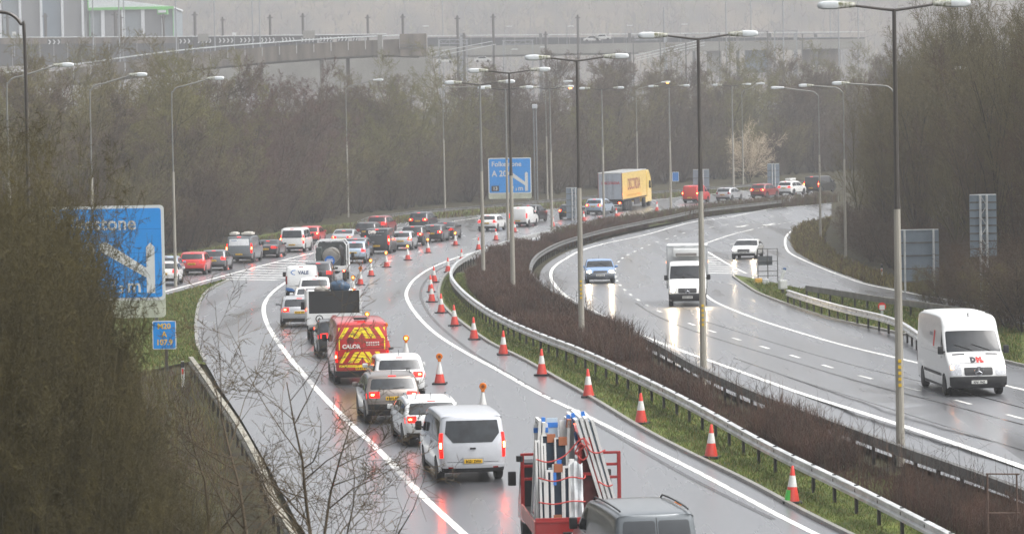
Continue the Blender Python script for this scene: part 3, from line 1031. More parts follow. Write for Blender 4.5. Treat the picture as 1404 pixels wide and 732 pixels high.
def vehicle(kind, col, px, py, label, cat, path=None, name=None, oncoming=False, turn=0.0, sx=1.0, sz=1.0, sw=1.0, lit=True, hot=True, reg=None, group=None, hb=True,
            rear_glass=True, rails=False, seams=True, tint=None, tailmat=None, headlit=True, rimmat=None, drop=None, body_only=False, aerial=False, dirtybump=True):
    T = TYPES[kind]
    prof = [(y * sx, z * sz) for y, z in T['prof']]
    g = lambda k, d: T.get(k, d)
    if oncoming:
        lit = False
    wr = T['wr']
    sh = Shell(prof, T['W'] * sw, T['zb'] * sz, tum=g('tum', .17), bul=g('bul', .11), taper=g('taper', .07), crown=g('crown', .02),
               wheels=(T['wh'][0] * sx, T['wh'][1] * sx), wr=wr, r=g('r', .09))
    base = gp(px, py)
    d = tangent(path or PATH_MAIN, base)
    if turn:
        d = Matrix.Rotation(math.radians(turn), 3, 'Z') @ d
    # py is where the visible end's tyres touch the road
    ov = T['wh'][0] * sx if not oncoming else (sh.L - T['wh'][1] * sx)
    c = base + d * ((sh.L / 2 - ov) * (-1 if oncoming else 1)) if not oncoming else base - d * (sh.L / 2 - ov)
    root = empty(name or 'car', label=label, cat=cat, group=group)
    place_on_road(root, c, d)
    pm = PAINT[col]
    sh.body(root, pm)
    hwz = sh.W / 2
    # glazing
    glass = tint or P_GLASS
    a0, a1 = sh.zf(T['fw'][1] * sz), sh.zf(T['fw'][0] * sz)
    sh.patch('windscreen', a0, a1, -.90, .90, P_GLASS, root, off=0.006, rc=.05, t0b=-.93, t1b=.93)
    if rear_glass:
        a0, a1 = sh.zr(T['rw'][0] * sz), sh.zr(T['rw'][1] * sz)
        sh.patch('rear_window', a0, a1, -.86, .86, P_GLASSR, root, off=0.007, rc=.07, t0b=-.84, t1b=.84)
    bd = sh.band((T['zb'] + .03) * sz, 9, .155 if sh.H < 1.7 else .20)
    for y0, y1 in T['bands']:
        pl_ = clip_y(bd, y0 * sx, y1 * sx)
        if len(pl_) > 2:
            sh.side('side_window', pl_, glass, root)
    # lamps
    for z0, z1, t0, t1 in T['tail']:
        for sg in (-1, 1):
            lo, hi = sorted((t0 * sg, t1 * sg))
            o = sh.patch('tail_light', sh.zr(z0 * sz), sh.zr(z1 * sz), lo, hi, (P_RED1 if lit else P_RED0), root, off=0.012, ns=3, nt=4, skirt=.03)
            if lit and hot:
                za, zb_ = (z0 * .62 + z1 * .38) * sz, (z0 * .38 + z1 * .62) * sz
                tc = (t0 * .45 + t1 * .55)
                tw = min(.055, (t1 - t0) * .25)
                lo, hi = sorted(((tc - tw) * sg, (tc + tw) * sg))
                sh.patch('lamp_core', sh.zr(za), sh.zr(zb_), lo, hi, P_HOT, o, off=0.02, ns=1, nt=1)
    if T['hb'] and hb:
        a = sh.zr(T['hb'] * sz)
        sh.patch('brake_light', a - .018, a + .018, -.16, .16, (P_RED1 if lit else P_RED0), root, off=0.02, ns=1, nt=2)
    for z0, z1, t0, t1 in T['head']:
        for sg in (-1, 1):
            lo, hi = sorted((t0 * sg, t1 * sg))
            o = sh.patch('headlight', sh.zf(z1 * sz), sh.zf(z0 * sz), lo, hi, P_HEAD0, root, off=0.012, ns=3, nt=4, skirt=.03)
            if oncoming and headlit:
                lo, hi = sorted(((t0 * .68 + t1 * .32) * sg, (t0 * .28 + t1 * .72) * sg))
                sh.patch('lamp_core', sh.zf((z1 * .7 + z0 * .3) * sz), sh.zf((z1 * .3 + z0 * .7) * sz), lo, hi, P_HEAD1, o, off=0.022, ns=1, nt=2)
    # bumpers' dark lower halves, grille, plates, shut lines
    zb0, zb1 = sh.P[0, 1] + .01, .44 * sz
    sh.patch('rear_valance', sh.A[0] + .005, sh.zr(zb1), -.97, .97, P_DARK, root, off=0.008, ns=3)
    sh.patch('front_valance', sh.zf(.42 * sz), sh.A[-1] - .005, -.97, .97, P_DARK, root, off=0.008, ns=3)
    if oncoming:
        h0, h1 = T['head'][0][0] * sz, T['head'][0][1] * sz
        sh.patch('grille', sh.zf(h1 - (.10 if kind == 'sprinter' else .03)), sh.zf(h0 - (.0 if kind == 'sprinter' else .12)), -.5, .5, P_DARK, root, off=0.010, rc=.05)
        plate(sh, root, 0, .5 * sz, reg, True, True)
    plate(sh, root, 0, T['pl'] * sz, reg if not oncoming else None)
    if seams:
        zt = (T['rw'][0] - .03) * sz
        seams_rear(sh, root, [max(.5, T['tail'][0][0] - .12) * sz], [])
        # door shut lines down the flanks
        for y in ([b[0] for b in T['bands']] + [T['bands'][-1][1] + .25]):
            yy = y * sx - .03
            if T['wh'][0] * sx + wr * 1.2 < yy < T['wh'][1] * sx - wr * 1.2:
                sh.side('shut_line', [(yy - .006, .34), (yy + .006, .34), (yy + .006, T['zb'] * sz), (yy - .006, T['zb'] * sz)], P_SEAM, root, off=.003)
        sh.side('sill_trim', [(T['wh'][0] * sx + wr * 1.22, .25), (T['wh'][1] * sx - wr * 1.22, .25), (T['wh'][1] * sx - wr * 1.22, .34), (T['wh'][0] * sx + wr * 1.22, .34)], P_DARK, root, off=.006)
        for y0, y1 in T['bands']:
            yh = y0 * sx + .16
            for sg in (1, -1):
                z = T['zb'] * sz - .09
                MB().box((sg * (sh.hw(yh, z) + .018), yh - sh.L / 2, z), (.03, .17, .03), bev=.008).build('door_handle', pm, root)
    # mirrors
    ym = T['bands'][-1][1] * sx - .08
    tall = sh.H > 1.75
    for sg in (-1, 1):
        zm = T['zb'] * sz + (.16 if tall else .08)
        x = sh.hw(ym, zm)
        m = MB().box((sg * (x + .13), ym - sh.L / 2, zm), (.19, .11, .27 if tall else .15), bev=.035)
        m.box((sg * (x + .02), ym - sh.L / 2 + .02, zm - .05), (.08, .05, .05))
        m.build('door_mirror', P_DARK if (tall or col in ('black', 'dark')) else pm, root, True)
    # wheels
    for yw in sh.wheels:
        for sg in (-1, 1):
            wheel(root, sg * (sh.W / 2 - .125), yw - sh.L / 2, wr, .22, rimmat or P_RIM, sg)
    if rails:
        for sg in (-1, 1):
            z = sh.H
            ys = np.linspace(1.0, 2.6, 6) * sx
            pts = []
            for k, y in enumerate(ys):
                q = sh.pt(sh.sy(y), sg * .84, .05 if 0 < k < 5 else 0.0)
                pts.append(q)
            MB().tube(pts, .018, 6).build('roof_rail', P_DARK if rails == 'dark' else P_CHROME, root, True)
    if aerial:
        q = Vector(sh.pt(sh.sy(.75 * sx), 0, 0))
        MB().tube([q, q + Vector((0, -.10, .22))], .008, 5).build('aerial', P_DARK, root)
    # wipers
    if oncoming:
        for x0, x1 in ((.55, -.05), (-.05, -.62)):
            p0 = Vector(sh.rmap(x0, T['fw'][0] * sz + .02, .02, True))
            p1 = Vector(sh.rmap(x1, T['fw'][0] * sz + .22, .02, True))
            MB().tube([p0, p1], .012, 5).build('wiper', P_DARK, root)
    else:
        p0 = Vector(sh.rmap(0, T['rw'][0] * sz + .02, .02))
        if rear_glass:
            MB().tube([p0, Vector(sh.rmap(.38, T['rw'][0] * sz + .05, .022))], .009, 5).build('wiper', P_DARK, root)
    # exhaust
    if not tall:
        MB().tube([(-.5, .05 - sh.L / 2, .27), (-.5, .25 - sh.L / 2, .27)], .035, 8).build('exhaust', P_CHROME, root)
    return root, sh
# ================================================================== ROADSIDE: barriers, lamps, signs, cones
GALV = mk('galvanised_steel', (186, 188, 188), 0.36, 0.35, var=0.25, scale=2.0, bump=0.1)
GALV_OLD = mk('weathered_steel', (92, 92, 90), 0.55, 0.3, var=0.35, scale=1.5)
POSTM = mk('barrier_post_steel', (60, 58, 56), 0.6, 0.2, var=0.3, scale=3)
RAILP = [(-.10, .47), (-.10, .55), (-.04, .59), (-.04, .67), (-.10, .71), (-.10, .76), (.07, .76), (.07, .47)]
def sweep(name, pts, prof, mat, parent):
    V, F = [], []
    n = len(prof)
    for i, p in enumerate(pts):
        t = (pts[min(i + 1, len(pts) - 1)] - pts[max(i - 1, 0)])
        t.z = 0
        t.normalize()
        nn = Vector((t.y, -t.x, 0))
        for o, z in prof:
            q = p + nn * o
            V.append((q.x, q.y, p.z + z))
    for i in range(len(pts) - 1):
        for k in range(n):
            F.append((i * n + k, i * n + (k + 1) % n, (i + 1) * n + (k + 1) % n, (i + 1) * n + k))
    F += [tuple(range(n)), tuple((len(pts) - 1) * n + k for k in reversed(range(n)))]
    me = mesh_np(name, V, F, mat)
    bm = bmesh.new()
    bm.from_mesh(me)
    bmesh.ops.recalc_face_normals(bm, faces=bm.faces)
    bm.to_mesh(me)
    bm.free()
    return link(name, me, parent)
POST_ME = mesh_np('post', *(lambda m: (m.v, m.f))(MB().box((0, -.035, .33), (.10, .012, .80)).box((0, .035, .33), (.10, .012, .80)).box((0, 0, .33), (.012, .07, .80))), POSTM)
BOLT_ME = mesh_np('bolt', *(lambda m: (m.v, m.f))(MB().box((0, 0, .775), (.05, .10, .03), bev=.008)), P_DARK if 'P_DARK' in globals() else POSTM)
def barrier(label, pts, mirror=False, mat=None, step=2.4, far=330, bolts=0, dip=False):
    pts = [p.copy() for p in pts]
    if dip:
        for k in range(5):
            pts[k].z -= (5 - k) * .11
    root = empty('crash_barrier', pts[0], 0, label, 'crash barrier')
    loc = [p - pts[0] for p in pts]
    prof = [(-a, z) for a, z in reversed(RAILP)] if mirror else RAILP
    sweep('rail', loc, prof, mat or GALV, root)
    ps = resample(loc, step)
    for k, p in enumerate(ps):
        if p.y + pts[0].y > far:
            continue
        a = ps[min(k + 1, len(ps) - 1)] - ps[max(k - 1, 0)]
        o = link('post', POST_ME, root)
        o.location = p
        o.rotation_euler = (0, 0, math.atan2(a.y, a.x))
        if k < bolts:
            b = link('bolt', BOLT_ME, root)
            b.location = p
            b.rotation_euler = o.rotation_euler
    return root
barrier('long steel crash barrier along the left edge of the bushy median', barL, far=300, bolts=40)
barrier('weathered crash barrier along the right edge of the bushy median', barR, True, GALV_OLD, far=300)
barrier('crash barrier at the foot of the wood behind the left carriageway', smooth_world(gpl([(477, 303), (495, 299), (531.7, 294), (570.6, 288.5), (609.5, 286), (661, 282), (710, 278), (778, 271), (824.6, 268), (900, 262), (1000, 255), (1089, 248), (1112, 246.5)], .75), 2.0, 8), True, GALV_OLD, far=1, dip=True)
barrier('bright crash barrier on the grass left of the high-roof white van', smooth_world(gpl([(1080, 397.6), (1109, 406.7), (1161, 421), (1223, 435), (1259, 456), (1300, 482), (1345, 505)], .75), 1.5, 6), True)
barrier('dark crash barrier between the grass island and the exit slip road', smooth_world(gpl([(1106, 391.7), (1155.6, 399), (1223, 409), (1264.7, 414), (1330, 424)], .75), 1.5, 4), False, GALV_OLD)
barrier('mossy crash barrier running down the left verge behind the bare bush', smooth_world(gpl([(262, 489), (296, 537), (325, 577), (360, 640), (376, 685), (402, 727), (450, 820)], .75), 1.5, 4), True, mk('mossy_rail', (128, 124, 112), 0.6, 0.1, var=0.4, scale=3), bolts=0)

# crash cushion end of the bright barrier
p = gp(1070, 404)
root = empty('barrier_terminal', p, math.radians(20), 'pale angled end terminal of the bright crash barrier', 'barrier terminal')
MB().box((.15, 0, .55), (.45, .30, .5), bev=.05).build('impact_head', mk('terminal_white', (190, 192, 190), 0.5), root)
MB().tube([(.0, 0, .7), (.25, 0, 1.35)], .10, 8).build('strut', mk('terminal_white', (190, 192, 190)), root)
MB().box((.27, 0, 1.40), (.16, .16, .14), bev=.03).build('cap', mk('cap_blue', (50, 80, 120), 0.5), root)
MB().box((.15, 0, .15), (.12, .12, .34)).build('post', POSTM, root)

# ---------------------------------------------------------------- lamps
COLUMN = mk('lamp_column_concrete', (142, 138, 128), 0.65, var=0.22, scale=1.2, stretch=(1, 1, .25), bump=0.15)
SHAFT = mk('lamp_shaft_wet', (62, 58, 54), 0.4, var=0.25, scale=1.0)
SHAFTF = mk('lamp_shaft_grey', (118, 118, 114), 0.45, 0.2, var=0.2, scale=1.0)
LANT = mk('lantern_bowl', (196, 200, 202), 0.25, var=0.1)
LANTM = mk('lantern_mossy', (122, 124, 84), 0.7, var=0.45, scale=12, col2=(190, 190, 184))
LGLOW = mk('lantern_glow', (255, 150, 70), 0.3, emit=(255, 138, 50), es=12)
def lantern(parent, p, ax, sg, size=1.0, glow=False, mossy=True):
    """a street lantern: mossy spigot end and a pale bowl, long axis along ax"""
    rz = math.atan2(ax.y, ax.x)
    if sg < 0:
        rz += math.pi
    m = MB()
    st = [(-.05, .05, .06), (.05, .085, .08), (.35, .12, .10), (.45, .14, .105)]
    def loft(st, n=10):
        V, F = [], []
        for x, w, h in st:
            for k in range(n):
                a = 2 * math.pi * k / n
                V.append((x, w * math.copysign(abs(math.cos(a)) ** .6, math.cos(a)), h * math.copysign(abs(math.sin(a)) ** .6, math.sin(a)) + .02))
        for i in range(len(st) - 1):
            for k in range(n):
                F.append((i * n + k, i * n + (k + 1) % n, (i + 1) * n + (k + 1) % n, (i + 1) * n + k))
        F += [tuple(reversed(range(n))), tuple((len(st) - 1) * n + k for k in range(n))]
        return V, F
    o = link('lantern', mesh_np('lantern', *loft([(x * size, w * size, h * size) for x, w, h in st]), LANTM if mossy else LANT, True, 50), parent)
    o.location = p
    o.rotation_euler = (0, 0, rz)
    st = [(.45, .145, .11), (.55, .165, .125), (.85, .16, .12), (.98, .13, .09), (1.02, .06, .04)]
    b = link('bowl', mesh_np('bowl', *loft([(x * size, w * size, h * size) for x, w, h in st]), LANT, True, 50), o)
    if glow:
        MB().box((.7 * size, 0, -.10 * size), (.25 * size, .18 * size, .06 * size), bev=.02).build('glow', LGLOW, o)
    return o
def double_lamp(base, top, label, glow=False, reach=1.15, sticker=False):
    p = gp(*base)
    q = pz(*top, p.y)
    H = q.z - p.z
    t = tangent(barL, p)
    ax = Vector((t.y, -t.x, 0))
    if ax.x < 0: ax = -ax
    ax = (ax + Vector((1.2, 0, 0))).normalized()
    root = empty('street_lamp', p, 0, label, 'street lamp', 'double-armed lamps down the median')
    MB().tube([(0, 0, -.1), (0, 0, H * .36), (0, 0, H * .56)], [.125, .11, .092], 10).build('column', COLUMN, root, True)
    MB().tube([(0, 0, H * .56), (0, 0, H * .6), (0, 0, H)], [.10, .075, .055], 8).build('shaft', SHAFT if p.y < 215 else SHAFTF, root, True)
    for sg in (-1, 1):
        e = ax * (sg * reach) + Vector((0, 0, H + .12))
        MB().tube([Vector((0, 0, H - .03)), ax * (sg * .35) + Vector((0, 0, H + .01)), e], [.045, .04, .035], 7).build('bracket', SHAFT, root, True)
        lantern(root, e, ax, sg, glow=glow and sg > 0)
    if sticker:
        m = MB()
        for k in range(5):
            m.box((0, -.127, 2.2 + k * .17), (.09, .02, .09))
        m.build('number_strip', mk('number_yellow', (206, 170, 40), 0.5), root)
DL = [((1235, 634), (1221, 13), 'nearest double-armed lamp on the right, reaching the top edge of the picture', False, True), ((965, 528), (956, 53), 'double-armed lamp in front of the white refrigerated box truck', False, True),
      ((798, 480), (786, 83), 'double-armed lamp left of the pale blue hatchback', False, True), ((704, 420), (696, 100), 'double-armed lamp crossing the right half of the far blue sign', False, False),
      ((663, 387), (656.5, 116), 'double-armed lamp just left of the far blue sign', False, False), ((697, 342), (691, 123), 'slim double-armed lamp crossing the middle of the far blue sign', False, False),
      ((757, 318), (752, 122), 'double-armed lamp right of the far blue sign with one glowing lantern', True, False), ((828, 302), (826, 123), 'double-armed lamp in front of the grey doors of the yellow lorry', False, False),
      ((920, 287), (918, 120), 'double-armed lamp right of the yellow lorry cab', False, False), ((1006, 272), (1004, 118), 'double-armed lamp farthest along the median', False, False)]
for b, t_, lab, g, st in DL:
    double_lamp(b, t_, lab, g, sticker=st)
def single_lamp(top, Y, head, label, group=None, glow=False, base_y=None):
    q = pz(*top, Y)
    z0 = zg(q.x, Y)
    H = q.z - z0
    h = pz(*head, Y) - q
    sg = 1 if h.x > 0 else -1
    root = empty('street_lamp', (q.x, Y, z0), 0, label, 'street lamp', group)
    MB().tube([(0, 0, -.1), (0, 0, H * .3), (0, 0, H * .58)], [.11, .09, .075], 9).build('column', COLUMN, root, True)
    arc = [Vector((0, 0, H * .58)), Vector((0, 0, H - .7)), Vector((sg * .08, 0, H - .25)), Vector((sg * .35, 0, H + .02)), Vector((sg * .8, 0, H + .12)), Vector((h.x - sg * .5, 0, H + max(.15, h.z)))]
    MB().tube(catmull(arc, 4), .045, 7).build('shaft', SHAFT if Y < 100 else SHAFTF, root, True)
    lantern(root, arc[-1] - Vector((sg * .1, 0, 0)), Vector((1, 0, 0)), sg, glow=glow, mossy=abs(Y) < 260)
for top, Y, head, lab, g in [
    ((33, 20), 92, (-34, 3), 'tall dark lamp at the left edge curving out of the top of the picture', False),
    ((9, 108), 184, (90, 90), 'lamp at the left edge with its arm reaching over the thicket', False),
    ((123, 118), 211, (192, 103), 'lamp rising behind the big blue sign', False),
    ((235, 121), 226, (298, 108), 'lamp standing right of the big blue sign', False),
    ((474, 119), 374, (520, 110), 'lamp by the end of the barrier at the edge of the wood', False),
    ((607, 122), 393, (668, 120), 'lamp in front of the wood left of the far blue sign', False),
    ((748, 124), 412, (780, 112), 'slim lamp beside the camera mast right of the far blue sign', False),
    ((872, 122), 436, (914, 113), 'lamp behind the yellow lorry with a glowing lantern', True),
    ((1017, 124), 448, (1044, 115), 'slim lamp beside the pale bush on the far bend', False),
    ((1122, 127), 290, (1064, 121), 'lamp at the tip of the right-hand wood, farthest of its row', False),
    ((1156, 122), 258, (1103, 118), 'lamp before the right-hand wood, second from the far end of its row', False),
    ((1226, 120), 222, (1150, 115), 'lamp hidden behind the nearest double-armed lamp', False),
    ((1379, 104), 239, (1316, 94), 'lamp at the right edge in front of the tall trees', False)]:
    single_lamp(top, Y, head, lab, glow=g)
# camera mast
p = gp(738, 284)
q = pz(733, 148, 415)
root = empty('camera_mast', (q.x, 415, zg(q.x, 415)), 0, 'thick grey camera mast at the edge of the wood right of the far blue sign', 'camera mast')
H = q.z - zg(q.x, 415)
for dx in (-.14, .14):
    MB().tube([(dx, 0, -.1), (dx, 0, H)], .09, 8).build('pole', mk('mast_grey', (110, 112, 114), 0.5, 0.3), root, True)
MB().box((0, 0, H + .15), (.6, .4, .5), bev=.08).build('camera_head', mk('camera_pale', (180, 184, 190), 0.4), root)
for k in range(5):
    MB().box((0, 0, H * (k + .5) / 5), (.3, .06, .08)).build('brace', mk('mast_grey', (110, 112, 114)), root)
# ---------------------------------------------------------------- signs
SB = mk('sign_blue', (0, 130, 208), 0.45, var=0.05, scale=1.0)
SW = mk('sign_white', (196, 198, 198), 0.45, var=0.05, scale=1.5)
SBK = mk('sign_black', (26, 28, 30), 0.5)
SGREY = mk('sign_base_dirty', (168, 172, 156), 0.6, var=0.2, scale=1.2)
def plate_poly(name, poly, y0, y1, mat, parent):
    return MB().prism(poly, y0, y1).build(name, mat, parent)
def motorway_sign(loc, yaw, W, Hb, label, full, z0, foot=.7):
    """blue exit sign seen square on; origin bottom centre of the post feet, z0 = underside of the board"""
    root = empty('road_sign', loc, yaw, label, 'road sign')
    r = .18 * W / 5.5
    s = W / 5.5
    plate_poly('board', rrect(-W / 2, z0, W / 2, z0 + Hb + foot, r), .0, .06, SGREY, root)
    plate_poly('border', rrect(-W / 2, z0 + foot, W / 2, z0 + foot + Hb, r), -.012, .0, SW, root)
    b = .13 * s
    plate_poly('face', rrect(-W / 2 + b, z0 + foot + b, W / 2 - b, z0 + foot + Hb - b, r * .7), -.022, -.012, SB, root)
    ym = -.03
    L, B = -W / 2, z0 + foot
    text_obj('lettering', 'Folkestone', .86 * s, SW, root, (L + .42 * s, ym, B + Hb - 1.08 * s), align='LEFT', bold=.014 * s, xs=1.0)
    text_obj('lettering', '3', .46 * s, SW, root, (L + 3.52 * s, ym, B + .36 * s), bold=.012 * s)
    text_obj('lettering', '2' if full else '1', .46 * s, SW, root, (L + 3.16 * s, ym, B + .64 * s), bold=.012 * s)
    text_obj('lettering', 'm', .86 * s, SW, root, (L + 4.10 * s, ym, B + .38 * s), bold=.014 * s)
    # arrow: vertical stem with a point, and the leaving arm
    x = L + 4.86 * s
    h = .19 * s
    plate_poly('arrow_stem', [(x - h, B + .32 * s), (x + h, B + .32 * s), (x + h, B + Hb * .56), (x, B + Hb * .56 + .2 * s), (x - h, B + Hb * .56)], -.032, -.022, SW, root)
    x0, z1 = L + 2.55 * s, B + Hb * .60
    plate_poly('arrow_arm', [(x - h, B + 1.02 * s), (x - h, B + 1.46 * s), (x0 + .3 * s, z1 + .10 * s), (x0, z1), (x0 + .05 * s, z1 - .34 * s)], -.031, -.022, SW, root)
    text_obj('lettering', 'A 20', 1.05 * s, SW, root, (L + .45 * s, ym, B + Hb - 2.36 * s), align='LEFT', bold=.018 * s, xs=.94)
    plate_poly('junction_panel', rrect(L + .38 * s, B + .32 * s, L + 1.34 * s, B + 1.02 * s, .05 * s), -.032, -.022, SBK, root)
    text_obj('lettering', '13', .62 * s, SW, root, (L + .86 * s, -.04, B + .46 * s), bold=.012 * s)
    m = MB()
    for sx in (-1, 1):
        MB().box((sx * W * .42, .14, (z0 + foot + Hb) / 2), (.16, .16, z0 + foot + Hb), bev=.01).build('post', GALV_OLD, root)
    m = MB()
    for k in range(1, 4):
        m.box((0, -.0235, B + Hb * k / 4), (W - 2 * b, .002, .012))
    m.build('panel_joint', mk('joint_blue', (0, 74, 140), 0.6), root)
    return root
Y1 = 165.0
pr, pt_ = pz(227, 411, Y1), pz(227, 281, Y1)
W1 = 5.5
zb1 = pz(227, 435, Y1).z
g1 = zg(pr.x - W1 / 2, Y1)
motorway_sign((pr.x - W1 / 2, Y1, g1), 0, W1, pt_.z - pr.z, 'big blue exit sign half buried in the brown thicket', True, zb1 - g1, pr.z - zb1)
Y2 = 406.0
a, b_, c_ = pz(669, 217, Y2), pz(729, 265, Y2), pz(729, 272, Y2)
g2 = zg((a.x + b_.x) / 2, Y2)
motorway_sign(((a.x + b_.x) / 2, Y2, g2), 0, b_.x - a.x, a.z - b_.z, 'far blue exit sign in front of the wood, crossed by lamp poles', False, c_.z - g2, b_.z - c_.z)
# M20 marker
Y3 = 143.0
a, b_ = pz(208.5, 440, Y3), pz(242, 478.5, Y3)
cx, w, h = (a.x + b_.x) / 2, b_.x - a.x, a.z - b_.z
g3 = zg(cx, Y3)
root = empty('marker_sign', (cx, Y3, g3), 0, 'small blue marker sign with yellow route letters below the big blue sign', 'marker sign')
z0 = b_.z - g3
plate_poly('border', rrect(-w / 2, z0, w / 2, z0 + h, .06), 0, .03, SW, root)
plate_poly('face', rrect(-w / 2 + .035, z0 + .035, w / 2 - .035, z0 + h - .035, .045), -.008, 0, SB, root)
YL = mk('lettering_gold', (214, 176, 74), 0.5)
for k, tx in enumerate(('M20', 'A', '107.9')):
    text_obj('lettering', tx, .30, YL, root, (0, -.014, z0 + h - .31 - k * .315), bold=.008, xs=.98)
MB().box((.06, .07, (z0 + h) / 2), (.12, .1, z0 + h)).build('post', POSTM, root)
# small far blue marker
a, b_ = pz(921.5, 236, 445), pz(931, 249, 445)
g = zg(a.x, 445)
root = empty('marker_sign', ((a.x + b_.x) / 2, 445, g), 0, 'tiny blue sign by the far bend right of the yellow lorry', 'marker sign')
w = b_.x - a.x
plate_poly('border', rrect(-w / 2, b_.z - g, w / 2, a.z - g, .06), 0, .03, SW, root)
plate_poly('face', rrect(-w / 2 + .06, b_.z - g + .06, w / 2 - .06, a.z - g - .06, .05), -.01, 0, mk('sign_blue_faded', (40, 110, 180), 0.5, var=.3, scale=8), root)
MB().box((0, .08, (b_.z - g) / 2), (.1, .1, b_.z - g)).build('post', GALV_OLD, root)

# backs of signs: aluminium planks, stiffeners and posts
ALU = mk('sign_back_aluminium', (120, 132, 142), 0.45, 0.35, var=0.1, scale=1.5)
def sign_back(x0, y0, x1, y1, Y, rows, label, lattice=False, wide=False, roundtop=False):
    a, b = pz(x0, y0, Y), pz(x1, y1, Y)
    cx, w, h = (a.x + b.x) / 2, b.x - a.x, a.z - b.z
    g = zg(cx, Y)
    root = empty('reversed_sign', (cx, Y, g), 0, label, 'sign back', 'signs seen from behind')
    z0 = b.z - g
    for k in range(rows):
        MB().box((0, 0, z0 + h * (k + .5) / rows), (w, .04, h / rows - .02), bev=.006).build('plank', ALU, root)
        MB().box((0, -.03, z0 + h * k / rows + .03), (w * .98, .05, .06)).build('stiffener', GALV_OLD, root)
    MB().box((0, -.02, z0 + h + .02), (w * .98, .07, .05)).build('capping', mk('capping_pale', (196, 200, 202), .4), root)
    xs = (-w * .36, w * .36) if wide else (-w * .11, w * .13)
    for x in xs:
        MB().tube([(x, -.11, -.1), (x, -.11, z0 + h)], .06, 8).build('post', GALV, root, True)
    if lattice:
        n = 12
        m = MB()
        for k in range(n):
            za, zb = (z0 + h) * k / n, (z0 + h) * (k + 1) / n
            m.tube([(xs[k % 2], -.11, za), (xs[(k + 1) % 2], -.11, zb)], .02, 5)
        m.build('lattice', GALV, root)
sign_back(776, 258, 797, 300, 352, 5, 'grey slatted sign back beside the silver blue crossover', True)
sign_back(950, 233, 973, 280, 398, 4, 'grey slatted sign back in front of the red van')
sign_back(1052, 225, 1069, 262, 418, 4, 'small grey sign back near the white off-roader with a roof box')
sign_back(1329, 268, 1367, 352, 171, 8, 'tall grey lattice sign back against the right-hand trees', True)
sign_back(1232, 316, 1288, 386, 200, 4, 'wide grey sign back low among the right-hand bushes', wide=True)
# temporary sign frame seen from behind, with two ballast boxes
p = gp(1053, 386)
s = 5000 / p.y
root = empty('sign_frame', p, 0, 'thin steel sign frame with a dark panel on the grass tip', 'sign frame')
w, h = 27 / s, 45 / s
m = MB()
for x in (-w / 2, 0, w / 2):
    m.tube([(x, 0, 0), (x, 0, h)], .03, 6)
for z in (.18 * h, .32 * h, .62 * h, h):
    m.tube([(-w / 2, 0, z), (w / 2, 0, z)], .025, 6)
m.build('frame', GALV_OLD, root)
MB().box((-w * .12, .05, h * .64), (w * .72, .03, h * .28), bev=.01).build('panel', mk('panel_dark_grey', (84, 88, 92), .5), root)
p2 = gp(1040, 389)
tag(MB().box((p2.x, p2.y, p2.z + .16), (.42, .4, .32), bev=.04).build('ballast_box', mk('ballast_yellow', (206, 160, 70), .6)), 'yellow ballast box on the grass by the thin sign frame', 'ballast box')
p2 = gp(1050, 390)
tag(MB().box((p2.x, p2.y, p2.z + .16), (.36, .4, .32), bev=.04).build('ballast_box', mk('ballast_pale', (190, 192, 194), .6)), 'pale ballast box on the grass by the thin sign frame', 'ballast box')
# steel frame bottom right
p = gp(1376, 770)
root = empty('steel_frame', p, 0, 'rusty tubular frame among the median bushes in the bottom right corner', 'steel frame')
s = 5000 / p.y
RUST = mk('rusty_tube', (84, 66, 56), .8, var=.3)
for x in (-.35, .33):
    MB().tube([(x, 0, -.1), (x, 0, 122 / s)], .022, 6).build('post', RUST, root)
for z in (122 / s, 68 / s):
    MB().tube([(-.38, 0, z), (.40, 0, z - .02)], .02, 6).build('bar', RUST, root)
# delineator posts
def delineator(px, py, label, disc=False, h=1.0):
    p = gp(px, py)
    root = empty('marker_post', p, 0, label, 'marker post')
    MB().box((0, 0, h / 2), (.12, .06, h), bev=.02).build('post', SW, root)
    if disc:
        MB().lathe([(.19, -.015), (.19, .015)], (0, -.05, h), 'Y', 18).build('disc', mk('marker_red', (190, 40, 34), .4), root)
        MB().prism([(-.12, h - .16), (.12, h - .16), (.12, h + .06), (-.12, h + .06)], -.08, -.066).build('disc_white', SW, root)
    else:
        MB().box((0, -.036, h - .12), (.125, .02, .22)).build('band', SBK, root)
        MB().box((0, -.036, h - .38), (.07, .02, .2)).build('reflector', mk('marker_red', (190, 40, 34), .4), root)
delineator(251, 530, 'white marker post with black band and red reflector on the left verge', h=.95)
delineator(1209, 378, 'red and white marker post on the bank beyond the exit slip road', h=.7)
delineator(1209.5, 442, 'red and white marker disc behind the bright crash barrier', True, h=.75)

